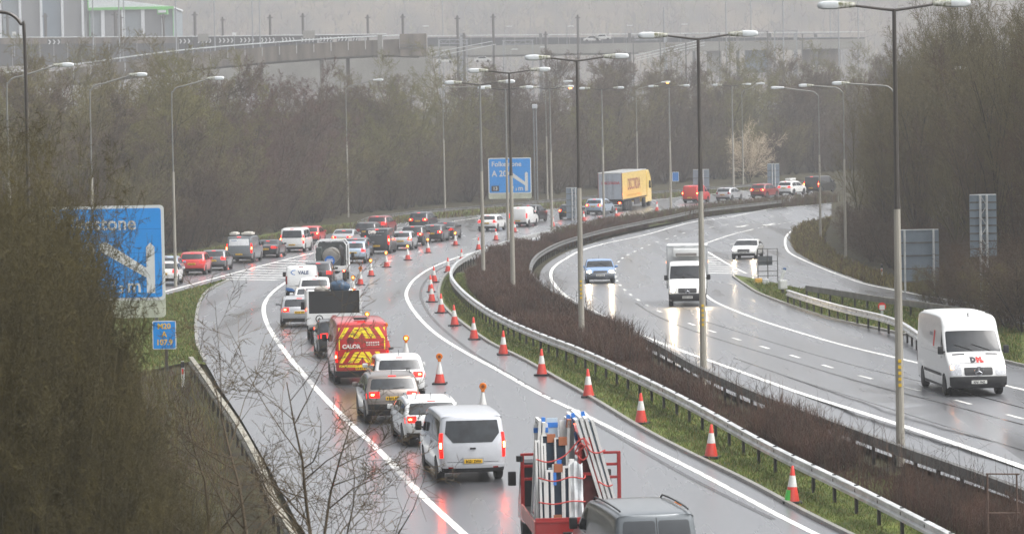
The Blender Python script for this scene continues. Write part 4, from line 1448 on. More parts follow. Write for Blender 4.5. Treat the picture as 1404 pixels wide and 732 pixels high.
# ---------------------------------------------------------------- traffic cones
CR_ = mk('cone_red', (206, 44, 26), 0.35, var=0.12, coat=.3, dirt=.5)
CW_ = mk('cone_sleeve', (200, 200, 197), 0.4, var=0.14, scale=9, dirt=.45)
CB_ = mk('cone_base', (30, 30, 31), 0.7)
CG_ = mk('cone_green', (70, 180, 70), 0.4)
def lathe_me(name, prof, mat, n=14):
    m = MB().lathe(prof, n=n)
    return mesh_np(name, m.v, m.f, mat, True, 40)
CONE = {
 'base': mesh_np('base', *(lambda m: (m.v, m.f))(MB().box((0, 0, .03), (.52, .52, .06), bev=.015)), CB_),
 'skirt': lathe_me('cone_body', [(.20, .06), (.195, .1), (.125, .44)], CR_),
 'sleeve': lathe_me('sleeve', [(.128, .44), (.074, .74)], CW_),
 'tip': lathe_me('tip', [(.073, .74), (.035, .98), (.02, 1.0)], CR_),
 'sleeve2': lathe_me('sleeve', [(.135, .38), (.04, .86)], CW_),
 'skirt2': lathe_me('cone_body', [(.20, .06), (.195, .1), (.137, .38)], CR_),
 'lamp': mesh_np('lamp', *(lambda m: (m.v, m.f))(MB().lathe([(.11, -.045), (.125, -.02), (.125, .02), (.11, .045)], (0, 0, 1.02), 'Y', 16).box((0, 0, .88), (.12, .1, .10), bev=.02)), mk('cone_lamp_amber', (206, 112, 20), .25, var=.2, scale=20)),
 'lens': mesh_np('lens', *(lambda m: (m.v, m.f))(MB().lathe([(.055, -.06), (.05, -.045)], (0, 0, 1.02), 'Y', 12)), mk('cone_lens_dark', (120, 60, 20), .2)),
 'lens_lit': mesh_np('lens', *(lambda m: (m.v, m.f))(MB().lathe([(.055, -.06), (.05, -.045)], (0, 0, 1.02), 'Y', 12)), mk('cone_lens_lit', (255, 200, 80), .2, emit=(255, 190, 70), es=5)),
}
def cone(px, py, label, group, lamp=False, lit=False, green=False, s=1.0):
    p = gp(px, py)
    root = empty('traffic_cone', (p.x, p.y, p.z + .016), rng.uniform(-.5, .5), label, 'traffic cone', group)
    root.scale = (s, s, s)
    root.rotation_euler = (rng.uniform(-.03, .03), rng.uniform(-.03, .03), root.rotation_euler.z)
    link('base', CONE['base'], root)
    link('cone_body', CONE['skirt2' if lamp else 'skirt'], root)
    link('sleeve', CONE['sleeve2' if lamp else 'sleeve'], root)
    if lamp:
        o = link('lamp', CONE['lamp'], root)
        o.rotation_euler = (0, 0, -root.rotation_euler.z)
        link('lens', CONE['lens_lit' if lit else 'lens'], o)
    else:
        link('tip', CONE['tip'], root)
    if green:
        V, F = [], []
        for k in range(6):
            a = math.radians(150 + k * 20)
            for r, z in ((.205, .08), (.155, .36)):
                V.append((r * math.cos(a), r * math.sin(a), z))
        F = [(2 * k, 2 * k + 2, 2 * k + 3, 2 * k + 1) for k in range(5)]
        link('green_patch', mesh_np('green_patch', V, F, CG_), root)
        root.rotation_euler = (0, .03, 0)
ORD = ['nearest', 'second nearest', 'third nearest', 'fourth nearest', 'fifth nearest', 'sixth nearest', 'seventh nearest', 'eighth nearest', 'ninth nearest', 'tenth nearest', 'eleventh nearest', 'twelfth nearest', 'thirteenth nearest', 'fourteenth nearest', 'fifteenth nearest', 'sixteenth nearest', 'seventeenth nearest']
G1, G2 = 'plain cones along the median kerb', 'lamp cones along the queue'
for k, (x, y) in enumerate([(1086, 690), (975, 628), (879, 581), (807, 545), (743, 515), (690, 487), (650, 466), (623.5, 447), (605, 429.5), (592, 414.5), (591, 401), (595.5, 387.5), (614, 374), (632.6, 361), (656, 343), (680, 330), (705.6, 319)]):
    cone(x, y, 'red and white cone with a green patch, nearest on the grassy kerb' if k == 0 else f'red and white cone, {ORD[k]} along the curved median kerb', G1, green=k == 0)
for k, (x, y, l, lab) in enumerate([(929, 752, 0, 'cone with amber lamp showing just above the slate van roof rail'), (662, 572, 0, 'lamp cone peeping over the silver minibus roof'), (603, 527, 0, 'lamp cone standing clear on the wet road right of the bronze crossover'), (557, 499, 1, 'lamp cone right of the red chevron van'),
    (529, 479, 0, 'lamp cone close beside the red chevron van mirror'), (503, 462, 1, 'lamp cone peeping over the red chevron van roof'), (483.5, 425, 1, 'lamp cone just behind the white tipper tailboard'), (485, 405, 1, 'lamp cone nearest the white hatchback beyond the white tipper'), (494, 391, 0, 'lamp cone beside the tank truck rear wheel'),
    (509, 379, 1, 'lamp cone ahead of the tank truck rear corner'), (530, 367, 1, 'lamp cone right of the blue grey crossover'), (559, 357, 1, 'lamp cone right of the lettered black van'), (587, 347, 1, 'lamp cone right of the small silver hatchback'), (624.6, 337, 1, 'last lamp cone at the front of the queue')]):
    cone(x, y, lab, G2, True, bool(l))
for x, y, lab in [(758, 311, 'faint cone on the bend left of the grey slatted sign back'), (800.7, 304, 'red and white cone by the silver blue crossover'), (845, 299, 'red and white cone below the yellow lorry rear lights'), (900.6, 290, 'red cone in front of the yellow lorry cab'), (1090, 266.5, 'tiny cone beside the white off-roader with a roof box')]:
    cone(x, y, lab, 'cones on the far bend')
# ---- the long queue on the left carriageway, nearest first
QG = 'vehicles queueing on the left carriageway'
SG = 'vehicles on the joining slip road'
RG = 'vehicles driving towards the bridge'
FG = 'vehicles moving on the far bend'

# slate panel van cut by the bottom of the frame
root, sh = vehicle('van', 'vangrey', 890, 815, 'dark slate van with roof rails and twin rear doors, nearest vehicle behind the red flatbed', 'van', name='van', rear_glass=False, group=QG, hot=False, lit=False, hb=False, turn=2)
for sg in (-1, 1):
    lo, hi = sorted((.04 * sg, .84 * sg))
    sh.patch('rear_window', sh.zr(1.2), sh.zr(1.76), lo, hi, mk('dusty_rear_glass', (52, 56, 60), 0.35, var=0.12, scale=2), root, off=0.007, rc=.06)
    pts = [sh.pt(sh.sy(y), sg * .88, .065 if 0.2 < y < 3.0 else .01) for y in (.42, .5, .9, 1.6, 2.3, 2.9, 3.05)]
    MB().tube(pts, .022, 7).build('roof_rail', P_DARK, root, True)
seams_rear(sh, root, [], [(0, .45, 1.88)], .02)

# silver minibus
root, sh = vehicle('minibus', 'lightsilver', 643, 657, 'silver minibus with a wide black rear window and yellow plate beside the red flatbed', 'minibus', name='minibus', reg='BG21 ZWH', group=QG, rear_glass=False, sw=.985, hb=False)
sh.patch('rear_window', sh.zr(1.14), sh.zr(1.40), -.60, .60, P_GLASSR, root, off=0.007, t0b=-.85, t1b=.85)
sh.patch('rear_window', sh.zr(1.40), sh.zr(1.76), -.85, .85, P_GLASSR, root, off=0.007, rc=.0, t0b=-.83, t1b=.83)
sh.patch('bumper', sh.zr(.44), sh.zr(.53), -.98, .98, PAINT['lightsilver'], root, off=0.05, skirt=.06)
sh.patch('number_plate_recess', sh.zr(.53), sh.zr(.72), -.33, .33, PAINT['silver'], root, off=0.012)
MB().box(sh.rmap(0, .98, .02), (.16, .03, .05), bev=.01).build('tailgate_handle', P_DARK, root)
for sg in (-1, 1):
    lo, hi = sorted((.62 * sg, .78 * sg))
    sh.patch('reflector', sh.zr(.44), sh.zr(.475), lo, hi, P_RED0, root, off=0.06)

vehicle('estate', 'white', 590, 609, 'white estate car half hidden behind the silver minibus, brake lights on', 'car', group=QG, aerial=True, rails=True)
root, sh = vehicle('suv', 'bronze', 537, 578, 'bronze grey crossover with boomerang tail lights between two white cars', 'car', group=QG, rails='dark', aerial=True)
sh.patch('rear_bumper_trim', sh.zr(.46), sh.zr(.66), -.97, .97, P_DARK, root, off=0.012)
vehicle('suv', 'white', 547, 548, 'white crossover just ahead of the bronze grey crossover', 'car', group=QG, sz=.98, aerial=True)

# red gas company van with chevrons
root, sh = vehicle('bigvan', 'vanred', 495, 525, 'red van with red and yellow chevrons across its rear doors', 'van', name='van', group=QG, rear_glass=False, tailmat=None)
CH = mk('chevron_yellow', (232, 206, 30), 0.35, var=0.06)
CHR = mk('van_panel_red', (178, 18, 16), 0.35, var=0.06)
for sg in (-1, 1):
    for k in range(2):                                            # sloped bars above and below the middle panel
        for z0, z1 in ((1.72, 2.12), (.82, 1.22)):
            x0 = .10 + k * .36
            if z0 > 1.5 or True:
                poly = [(x0 * sg, z1), ((x0 + .17) * sg, z1), ((x0 + .17 + .27) * sg, z0), ((x0 + .27) * sg, z0)]
                sh.decal('chevron', [(max(-.86, min(.86, x)), z) for x, z in poly], CH, root, .005)
    sh.decal('chevron', [(0.0, 2.12), (0.04 * sg, 2.12), (.31 * sg, 1.72), (.14 * sg, 1.72), (0, 1.93)], CH, root, .005)
    sh.decal('chevron', [(.78 * sg, 2.12), (.86 * sg, 2.12), (.86 * sg, 1.98)], CH, root, .005)
    sh.decal('chevron', [(.82 * sg, 1.72), (.86 * sg, 1.72), (.86 * sg, 1.3), (.82 * sg, 1.3)], CH, root, .005)
    sh.decal('chevron', [(0.0, 1.22), (0.04 * sg, 1.22), (.31 * sg, .82), (.14 * sg, .82), (0, 1.03)], CH, root, .005)
M_LETTER = mk('lettering_white', (214, 206, 200), 0.5)
sh.text('lettering', 'CALOR', -.40, 1.36, .20, M_LETTER, root)
sh.decal('logo', [(-.43 + .14 * math.cos(a), 1.64 + .14 * math.sin(a)) for a in np.linspace(0, 2 * math.pi, 15)[:-1]], mk('logo_maroon', (98, 14, 14), 0.4), root, .006)
m = MB()
for z in (1.56, 1.47):
    for k in range(6):
        m.box(sh.rmap(.18 + k * .085, z, .008), (.06, .004, .05))
m.build('lettering', M_LETTER, root)
seams_rear(sh, root, [1.34], [(0, .5, 2.25)], .018)
sh.patch('bumper', sh.zr(.36), sh.zr(.52), -.98, .98, P_DARK, root, off=0.07, skirt=.08)
sh.decal('chevron', [(-.86, .74), (.86, .74), (.86, .66), (-.86, .66)], CH, root, .005)
MB().box((0, .75 - sh.L / 2, 2.41), (.5, .18, .08), bev=.03).build('light_bar', P_DARK, root)

vehicle('suv', 'black', 465, 490, 'black crossover mostly hidden behind the red chevron van', 'car', group=QG, hot=False, sz=.97)

def truck_root(px, py, label, cat, name, group, turn=0.0, path=None, sign=1):
    p = gp(px, py)
    d = tangent(path or PATH_MAIN, p) * sign
    if turn:
        d = Matrix.Rotation(math.radians(turn), 3, 'Z') @ d
    root = empty(name, label=label, cat=cat, group=group)
    place_on_road(root, p, d)
    return root
def tail_lamp(root, x, y, z, lit=True, w=.16, h=.12):
    o = MB().box((x, y, z), (w, .05, h), bev=.012).build('tail_light', P_RED1 if lit else P_RED0, root)
    if lit:
        MB().box((x, y - .028, z), (w * .4, .012, h * .4)).build('lamp_core', P_HOT, o)
def flap_wheels(root, pairs, r, w=.24, xs=.85, rm=None):
    for y in pairs:
        for sg in (-1, 1):
            wheel(root, sg * xs, y, r, w, rm or P_RIM, sg)
def cab(root, y0, paintm, W=1.95, H=2.2, L=1.7):
    """plain forward cab seen from behind"""
    m = MB()
    prof = [(y0, .5), (y0, H - .08), (y0 + .1, H), (y0 + L * .45, H), (y0 + L * .62, H - .12), (y0 + L * .92, 1.25), (y0 + L, 1.05), (y0 + L + .25, .9), (y0 + L + .28, .45)]
    m.prism(prof, -W / 2, W / 2, 'YZ')
    o = m.build('cab', paintm, root)
    MB().box((0, y0 - .008, H - .5), (W * .62, .02, .42), bev=.005).build('rear_window', P_GLASS, root)
    for sg in (-1, 1):
        MB().prism([(y0 + .35, 1.3), (y0 + .35, H - .2), (y0 + L * .58, H - .2), (y0 + L * .86, 1.3)], sg * (W / 2 + .004) - .004, sg * (W / 2 + .004) + .004, 'YZ').build('side_window', P_GLASS, root)
        MB().box((sg * (W / 2 + .2), y0 + L * .75, 1.5), (.2, .1, .36), bev=.03).build('door_mirror', P_DARK, root, True)
    return o

# ---- tipper with a tall dark tailboard
root = truck_root(458, 471, 'white tipper lorry with a tall black tailboard behind the red chevron van', 'tipper truck', 'tipper_truck', QG)
y0 = -.9
bodyw = 2.30
MB().box((0, y0 + .02, 1.86), (bodyw, .06, .98), bev=.01).build('tailboard', mk('black_mesh_board', (22, 23, 24), 0.6, var=0.2, scale=30), root)
MB().box((0, y0, 1.12), (bodyw, .07, .48), bev=.01).build('tailgate', PAINT['white'], root)
for sg in (-1, 1):
    MB().box((sg * bodyw / 2, y0 + 1.75, 1.6), (.05, 3.5, 1.46), bev=.01).build('side_board', PAINT['white'], root)
    MB().box((sg * bodyw / 2, y0 + .02, 1.62), (.09, .1, 1.52), bev=.01).build('corner_post', PAINT['white'], root)
    tail_lamp(root, sg * .85, y0 - .02, .72)
MB().box((0, y0 + 1.75, .9), (bodyw - .02, 3.5, .06)).build('load_bed', P_DARK, root)
MB().box((0, y0 + 2.4, .65), (.9, 4.8, .22)).build('chassis', P_UNDER, root)
MB().box((0, y0, .55), (2.0, .08, .16), bev=.01).build('bumper', P_DARK, root)
o = MB().lathe([(.17, -.006), (.17, .006)], (-.66, y0 - .045, 1.14), 'Y', 20).build('emblem', P_INK, root)
m = MB().lathe([(.125, -.006), (.125, .006)], (-.66, y0 - .055, 1.14), 'Y', 20)
m.build('emblem_disc', PAINT['white'], o)
MB().prism([(-.76, 1.08), (-.66, 1.2), (-.56, 1.08), (-.61, 1.08), (-.66, 1.13), (-.71, 1.08)], y0 - .068, y0 - .06).build('emblem_mark', P_INK, o)
m = MB()
for k in range(3):
    m.box((.0, y0 - .04, 1.18 + k * .045), (.34 - k * .08, .01, .03))
m.build('badge', mk('badge_red', (150, 60, 50), 0.5), root)
cab(root, y0 + 3.7, PAINT['white'], 2.0, 2.25)
flap_wheels(root, (0, 3.9), .37, .26, .9, P_DARK)
plate(Shell(TYPES['van']['prof'], 1.9, 1), root, 0, .62).location = (.25, y0 - .05, .72)
# bundles carried in the body
b = MB()
bm = bmesh.new()
bmesh.ops.create_icosphere(bm, subdivisions=3, radius=1.0)
for v in bm.verts:
    n = math.sin(v.co.x * 7) * .06 + math.sin(v.co.y * 9 + v.co.z * 5) * .06
    v.co = Vector((v.co.x * .45, v.co.y * .5, v.co.z * .32)) * (1 + n)
me = bpy.data.meshes.new('tarpaulin')
bm.to_mesh(me)
bm.free()
me.materials.append(mk('blue_tarpaulin', (38, 62, 84), 0.35, var=0.3, scale=6))
me.polygons.foreach_set('use_smooth', [True] * len(me.polygons))
def on_truck(root, o, loc, label, cat, group=None):
    o.matrix_world = root_matrix(root) @ Matrix.Translation(loc)
    return tag(o, label, cat, group)
def root_matrix(root):
    return Matrix.Translation(root.location) @ root.rotation_euler.to_matrix().to_4x4()
on_truck(root, link('tarpaulin_bundle', me), (.28, y0 + .6, 2.48), 'dark blue tarpaulin bundle heaped on the white tipper', 'bundle')
me2 = me.copy()
me2.materials.clear()
me2.materials.append(mk('grey_sack', (128, 124, 118), 0.7, var=0.2))
o = link('sack', me2)
on_truck(root, o, (-.5, y0 + .6, 2.38), 'pale grey sack lying on the white tipper', 'sack')
o.scale = (.8, .8, .5)
MB().box((0, y0 + .6, 2.08), (2.1, .9, .4), bev=.05).build('load', mk('grey_sack', (128, 124, 118)), root)

vehicle('estate', 'silver', 411, 448, 'silver estate car hugging the white line left of the white tipper', 'car', group=QG, rails=True)
vehicle('sedan', 'white', 428, 433, 'white saloon just in front of the white tipper', 'car', group=QG, hot=False, lit=False)
vehicle('hatch', 'white', 432, 418, 'white hatchback with lit brake lights behind the white panel van', 'car', group=QG)
root, sh = vehicle('smallvan', 'white', 414, 408, 'small white panel van with curved lettering and blue lower corner', 'van', name='van', group=QG, rear_glass=False, lit=False, sw=1.03)
M_LETB = mk('lettering_blue', (70, 84, 110), 0.5)
sh.text('lettering', 'VALE', .12, 1.35, .26, M_LETB, root, bold=.012)
sh.decal('swoosh', [(-.62, 1.46), (-.50, 1.58), (-.32, 1.60), (-.32, 1.56), (-.48, 1.53), (-.55, 1.46), (-.48, 1.38), (-.34, 1.34), (-.36, 1.30), (-.52, 1.34)], mk('lettering_sky', (60, 110, 170), 0.5), root)
sh.decal('blue_corner', [(-.88, .40), (-.88, .62), (-.5, .55), (-.35, .40)], mk('lettering_sky', (60, 110, 170), 0.5), root, .012)
vehicle('estate', 'dark', 437, 394, 'dark grey estate car beside the white panel van, behind the grey tank truck', 'car', group=QG, hot=False, sz=1.06)

# ---- tank truck: open white frame round a grey drum
root = truck_root(455, 386, 'small white truck carrying a round grey tank with a blue disc', 'tank truck', 'tank_truck', QG)
y0 = -.8
WM = PAINT['white']
MB().box((0, y0 + 1.6, .88), (2.05, 3.2, .1)).build('load_bed', WM, root)
MB().box((0, y0 - .02, .82), (2.05, .06, .30), bev=.01).build('tailboard', WM, root)
MB().box((0, y0 + 2.2, .6), (.85, 4.6, .2)).build('chassis', P_UNDER, root)
m = MB()
for y in (y0 + .05, y0 + 2.9):
    m.tube([(-1.0, y, .9), (-1.0, y, 2.3), (-.80, y, 2.58), (.80, y, 2.58), (1.0, y, 2.3), (1.0, y, .9)], .042, 8)
for sg in (-1, 1):
    m.tube([(sg * 1.0, y0 + .05, 2.3), (sg * 1.0, y0 + 2.9, 2.3)], .04, 8)
m.build('frame', WM, root, True)
tk = MB().lathe([(.30, 0), (.52, .06), (.50, .2), (.50, 1.9), (.44, 2.04), (.3, 2.1)], (-.02, y0 + .4, 1.62), 'Y', 24).build('tank', mk('tank_grey', (126, 123, 117), 0.45, var=0.2, scale=3), root, True)
MB().lathe([(.32, 0), (.32, .02)], (-.08, y0 + .30, 1.32), 'Y', 22).build('disc_sign', mk('disc_blue', (34, 98, 172), 0.4), root)
m = MB()
for z, w in ((1.40, .38), (1.31, .44), (1.22, .36)):
    m.box((-.08, y0 + .295, z), (w, .01, .045))
m.build('disc_lettering', M_LETTER, root)
MB().box((-.78, y0 + 1.2, 1.55), (.34, 1.6, 1.2), bev=.05).build('pump_box', mk('hose_green', (48, 56, 54), 0.6, var=0.3), root)
m = MB()
for k in range(3):
    m.tube([(.62 + .08 * k, y0 + .3, 1.0), (.70 + .05 * k, y0 + .25, 1.5), (.60 + .1 * k, y0 + .4, 2.0), (.55, y0 + .9, 2.25)], .06, 8)
m.build('hose', P_DARK, root, True)
MB().box((0, y0 + 2.98, 1.65), (1.9, .04, 1.5)).build('bulkhead', mk('bulkhead_dark', (52, 56, 56), .6, var=.3, scale=2), root)
for sg in (-1, 1):
    tail_lamp(root, sg * .82, y0 - .05, .68, lit=sg > 0)
plate(Shell(TYPES['van']['prof'], 1.9, 1), root, 0, .62).location = (-.45, y0 - .06, .68)
cab(root, y0 + 3.2, WM, 1.95, 2.15)
flap_wheels(root, (0, 3.4), .34, .24, .82, P_DARK)

vehicle('hatch', 'skyblue', 486, 361, 'blue grey crossover with a wide red light bar right of the tank truck', 'car', group=QG, sz=1.06, hot=False)
vehicle('estate', 'grey', 489, 353, 'grey estate car tucked ahead of the blue grey crossover', 'car', group=QG, rails=True)
root, sh = vehicle('van', 'navy', 519, 348, 'black van with white lettering on its plain rear doors', 'van', name='van', group=QG, rear_glass=False)
sh.text('lettering', 'DFB', -.36, 1.58, .32, M_LETTER, root, bold=.02)
m = MB()
for k in range(4):
    m.box(sh.rmap(-.02 + k * .17, 1.70, .01), (.13, .004, .09))
    m.box(sh.rmap(-.45 + k * .24, 1.45, .01), (.2, .004, .05))
m.build('lettering', mk('lettering_grey', (120, 124, 128), 0.5), root)
seams_rear(sh, root, [], [(0, .5, 1.85)], .016)
vehicle('sedan', 'silver', 471, 339, 'silver saloon with bright brake lights beyond the tank truck frame', 'car', group=QG)
vehicle('suv', 'black', 503, 331, 'black crossover between the silver saloon and the lettered black van', 'car', group=QG, lit=False)
vehicle('suv', 'deepred', 519, 322, 'rusty red off-roader showing above the lettered black van', 'car', group=QG, sz=1.05, hot=False)
vehicle('hatch', 'silver', 551, 343, 'small silver hatchback right of the lettered black van', 'car', group=QG)
vehicle('suv', 'black', 567, 337, 'black off-roader with glowing right brake light ahead of the small silver hatchback', 'car', group=QG)
vehicle('estate', 'dark', 594, 332, 'charcoal estate car second from the front of the dense queue', 'car', group=QG)
vehicle('sedan', 'black', 610, 328, 'black coupe at the front of the dense queue by the last lamp cone', 'car', group=QG, hot=False, sz=1.02)
vehicle('suv', 'dark', 576, 316, 'dark off-roader in the outer lane beyond the queue', 'car', group=QG, sz=1.04)

# ---- slip road queue
root, sh = vehicle('minibus', 'white', 403, 346, 'white minibus with big rear window on the slip road', 'minibus', PATH_SLIP, 'minibus', group=SG, sz=.98, sw=.98)
vehicle('hatch', 'red', 425, 335, 'red hatchback just ahead of the white minibus', 'car', PATH_SLIP, group=SG, sz=1.02)
vehicle('sedan', 'navy', 367, 353, 'low black convertible between the two slip road vans', 'car', PATH_SLIP, group=SG, sz=.93, hot=False)
root, sh = vehicle('van', 'vangrey', 331, 360, 'dark grey van with white rear window panel and gear on its roof', 'van', PATH_SLIP, 'van', group=SG, rear_glass=False, hot=True)
sh.patch('window_panel', sh.zr(1.26), sh.zr(1.74), -.80, .80, mk('poster_white', (196, 198, 200), 0.4, var=0.08, scale=3), root, off=0.008, rc=.05)
m = MB()
for k in range(3):
    m.box(sh.rmap(-.5 + k * .14, 1.62 - .02 * (k % 2), .014), (.1, .004, .09))
m.build('lettering', mk('lettering_pale_blue', (120, 140, 170), 0.5), root)
M_LADDER = mk('roof_crate', (176, 172, 164), 0.5, var=0.15)
for x, w, lab in ((-.55, .5, 'small pale crate strapped on the left of the grey van roof'), (.45, .75, 'long pale crate strapped on the right of the grey van roof')):
    o = MB().box((0, 0, 0), (w, 1.5, .16), bev=.03).box((0, .1, .1), (w * .7, .9, .08), bev=.03).build('crate', M_LADDER)
    on_truck(root, o, (x, -1.0, sh.H + .12), lab, 'crate')
m = MB()
for y in (-1.6, -.4):
    m.tube([(-.85, y, 1.9), (-.85, y, 2.01), (.85, y, 2.01), (.85, y, 1.9)], .02, 6)
m.build('roof_rack', P_DARK, root)
vehicle('hatch', 'grey', 294, 371, 'grey hatchback with long roof behind the dark grey van', 'car', PATH_SLIP, group=SG, hot=False, sz=.97)
vehicle('hatch', 'red', 265, 377, 'bright red hatchback right of the blue road sign', 'car', PATH_SLIP, group=SG, sz=1.04, hot=False)
vehicle('hatch', 'skyblue', 228, 382, 'pale blue hatchback peeping out behind the big blue sign', 'car', PATH_SLIP, group=SG, lit=False)
vehicle('hatch', 'white', 226, 391, 'white hatchback at the tail of the slip road queue', 'car', PATH_SLIP, group=SG, hot=False)

# ---- moving traffic on the far bend
vehicle('hatch', 'white', 670, 317, 'white hatchback alone in the open lane past the queue', 'car', group=FG, hot=False)
root, sh = vehicle('smallvan', 'white', 713, 311, 'small white van in front of the far blue sign', 'van', name='van', group=FG, rear_glass=False, hot=False)
vehicle('suv', 'navy', 726, 305, 'black off-roader beside the small white van', 'car', group=FG, sz=1.04, hot=False)
vehicle('hatch', 'black', 780, 301, 'black hatchback half hidden by the grey back of a sign', 'car', group=FG)
vehicle('suv', 'skyblue', 817, 294.5, 'silver blue crossover following the yellow lorry', 'car', group=FG)
vehicle('smallvan', 'red', 949, 278.5, 'red van passing behind a grey sign back', 'van', name='van', group=FG, rear_glass=False, sz=1.05)
vehicle('hatch', 'silver', 994, 276, 'silver hatchback on the bend, right of the red van', 'car', group=FG, lit=False)
vehicle('suv', 'deepred', 1042, 272, 'dark red off-roader with lit brake lights near the last sign back', 'car', group=FG)
root, sh = vehicle('suv', 'white', 1079, 268, 'white off-roader with a roof box on the far bend', 'car', group=FG, hot=False)
o = MB().box((0, 0, 0), (.7, 1.5, .26), bev=.1).build('roof_box', PAINT['white'])
on_truck(root, o, (0, -.3, sh.H + .16), 'white roof box on the far white off-roader', 'roof box')
vehicle('van', 'black', 1117, 265, 'dark van with red lights vanishing behind the right-hand trees', 'van', name='van', group=FG, rear_glass=False)

# ---- yellow lorry
root = truck_root(846, 288.5, 'yellow articulated lorry with grey rear doors and a white roof', 'lorry', 'lorry', FG, turn=8)
y0 = -3.4
TL, TW, TH, TZ = 13.4, 2.55, 2.78, 1.16
YP = PAINT['yellow']
for sg in (-1, 1):
    MB().box((sg * (TW / 2 - .02), y0 + TL / 2, TZ + TH / 2), (.04, TL, TH - .1)).build('curtain', YP, root)
MB().box((0, y0 + TL / 2, TZ + TH), (TW, TL, .09), bev=.03).build('roof', PAINT['white'], root)
MB().box((0, y0 + TL, TZ + TH / 2), (TW - .1, .05, TH)).build('front_wall', YP, root)
MB().box((0, y0 + TL / 2, TZ), (TW - .02, TL, .14)).build('floor', P_DARK, root)
RD = mk('door_grey', (152, 158, 166), 0.35, var=0.06)
for sg in (-1, 1):
    MB().box((sg * .6, y0 + .01, TZ + TH / 2), (1.19, .05, TH - .16), bev=.01).build('rear_door', RD, root)
    MB().box((sg * 1.235, y0, TZ + TH / 2), (.07, .09, TH), bev=.01).build('door_frame', mk('frame_red', (128, 84, 78), 0.5), root)
    tail_lamp(root, sg * .95, y0 + .05, .85, lit=sg > 0, w=.35, h=.14)
    MB().box((sg * .3, y0 - .03, TZ + TH / 2), (.04, .04, TH - .3)).build('lock_rod', P_RIM, root)
text_obj('lettering', 'DISCORDIA', .36, mk('lettering_red', (170, 44, 46), 0.5), root, (.05, y0 - .024, TZ + 1.62), bold=.012)
V, F = text_mesh('DISCORDIA', 1.65, 'CENTER', .004, .02, .80)
Wv = [(TW / 2 + .006 + v[2], y0 + 6.3 + v[0], TZ + .95 + v[1]) for v in V]
link('lettering', mesh_np('lettering', Wv, F, mk('lettering_maroon', (112, 30, 56), 0.5)), root)
m = MB()
for k in range(12):
    m.box((TW / 2 + .004, y0 + 2.6 + k * .62, TZ + .38), (.006, .42, .16))
m.build('lettering', mk('lettering_brown', (176, 130, 60), 0.5), root)
MB().box((0, y0 + .1, .55), (2.4, .1, .14), bev=.01).build('underrun_bar', P_DARK, root)
MB().box((0, y0 + 6.5, .95), (1.1, 12.6, .3)).build('chassis', P_UNDER, root)
MB().box((0, y0 + .08, .8), (2.3, .06, .22)).build('lamp_board', P_DARK, root)
m = plate(Shell(TYPES['van']['prof'], 1.9, 1), root, 0, .62, white=True)
m.location = (-.1, y0 + .02, .9)
for y in (2.2, 3.5, 4.8):
    for sg in (-1, 1):
        wheel(root, sg * 1.05, y0 + y, .5, .36, P_RIM, sg)
for sg in (-1, 1):
    MB().box((sg * 1.2, y0 + 8.2, .75), (.05, 3.0, .6), bev=.02).build('side_guard', P_DARK, root)
prof = [(TL + .6, .6), (TL + .6, 3.4), (TL + .75, 3.75), (TL + 1.4, 3.85), (TL + 1.9, 3.6), (TL + 2.75, 2.9), (TL + 2.95, 2.4), (TL + 3.05, .5), (TL + .6, .5)]
MB().prism([(y + y0, z) for y, z in prof], -1.24, 1.24, 'YZ').build('cab', YP, root)
for sg in (-1, 1):
    MB().prism([(y0 + TL + 1.6, 1.9), (y0 + TL + 1.6, 2.7), (y0 + TL + 2.6, 2.7), (y0 + TL + 2.8, 1.9)], sg * 1.245 - .004, sg * 1.245 + .004, 'YZ').build('side_window', P_GLASS, root)
    MB().box((sg * 1.42, y0 + TL + 2.6, 2.3), (.18, .12, .7), bev=.03).build('door_mirror', P_DARK, root)
    for y in (TL - .4, TL + 2.1):
        wheel(root, sg * 1.05, y0 + y, .5, .34, P_RIM, sg)
    MB().box((sg * 1.18, y0 + TL + .3, .75), (.1, 1.2, .6), bev=.03).build('fuel_tank', YP, root)

# ---- flatbed loaded with window frames
RP = paint('flatbed_red', (142, 24, 22), 0.0, 0.5, 0.45)
root = truck_root(790, 764, 'red flatbed truck with headboard, carrying a rack of window frames', 'flatbed truck', 'flatbed_truck', QG, turn=-4)
y0 = -1.1
BW, BL, BZ = 2.12, 3.5, .92
MB().box((0, y0 + BL / 2, BZ), (BW, BL, .07)).build('load_bed', mk('bed_grey', (58, 58, 58), 0.4, var=0.3, scale=5), root)
MB().box((0, y0, BZ - .03), (BW + .04, .05, .44), bev=.012).build('tailboard', RP, root)
m = MB()
for z in (-.19, .13):
    m.box((0, y0 - .03, BZ - .03 + z), (BW, .025, .05), bev=.006)
m.build('tailboard_rib', RP, root)
for sg in (-1, 1):
    MB().box((sg * (BW / 2 + .02), y0 + BL / 2, BZ - .06), (.05, BL, .34), bev=.012).build('side_board', mk('faded_red', (176, 110, 104), 0.45, var=0.2), root)
    MB().box((sg * .72, y0 - .04, .62), (.5, .05, .15), bev=.01).build('lamp_board', P_DARK, root)
    tail_lamp(root, sg * .70, y0 - .08, .62, w=.16, h=.12)
    MB().box((sg * .87, y0 - .08, .62), (.07, .04, .1)).build('indicator', P_AMB, root)
    MB().box((sg * .9, y0 + .05, .28), (.3, .015, .4)).build('mudflap', P_DARK, root)
m = MB()
for sg in (-1, 1):
    m.box((.14 + sg * 1.2, y0 + BL - .05, BZ + .68), (.09, .09, 1.36), bev=.01)
for z in (.72, 1.04, 1.33):
    m.box((.14, y0 + BL - .05, BZ + z), (2.34, .06, .07), bev=.01)
m.build('headboard', RP, root)
MB().box((0, y0 + 2.5, .66), (.85, 5.4, .22)).build('chassis', P_UNDER, root)
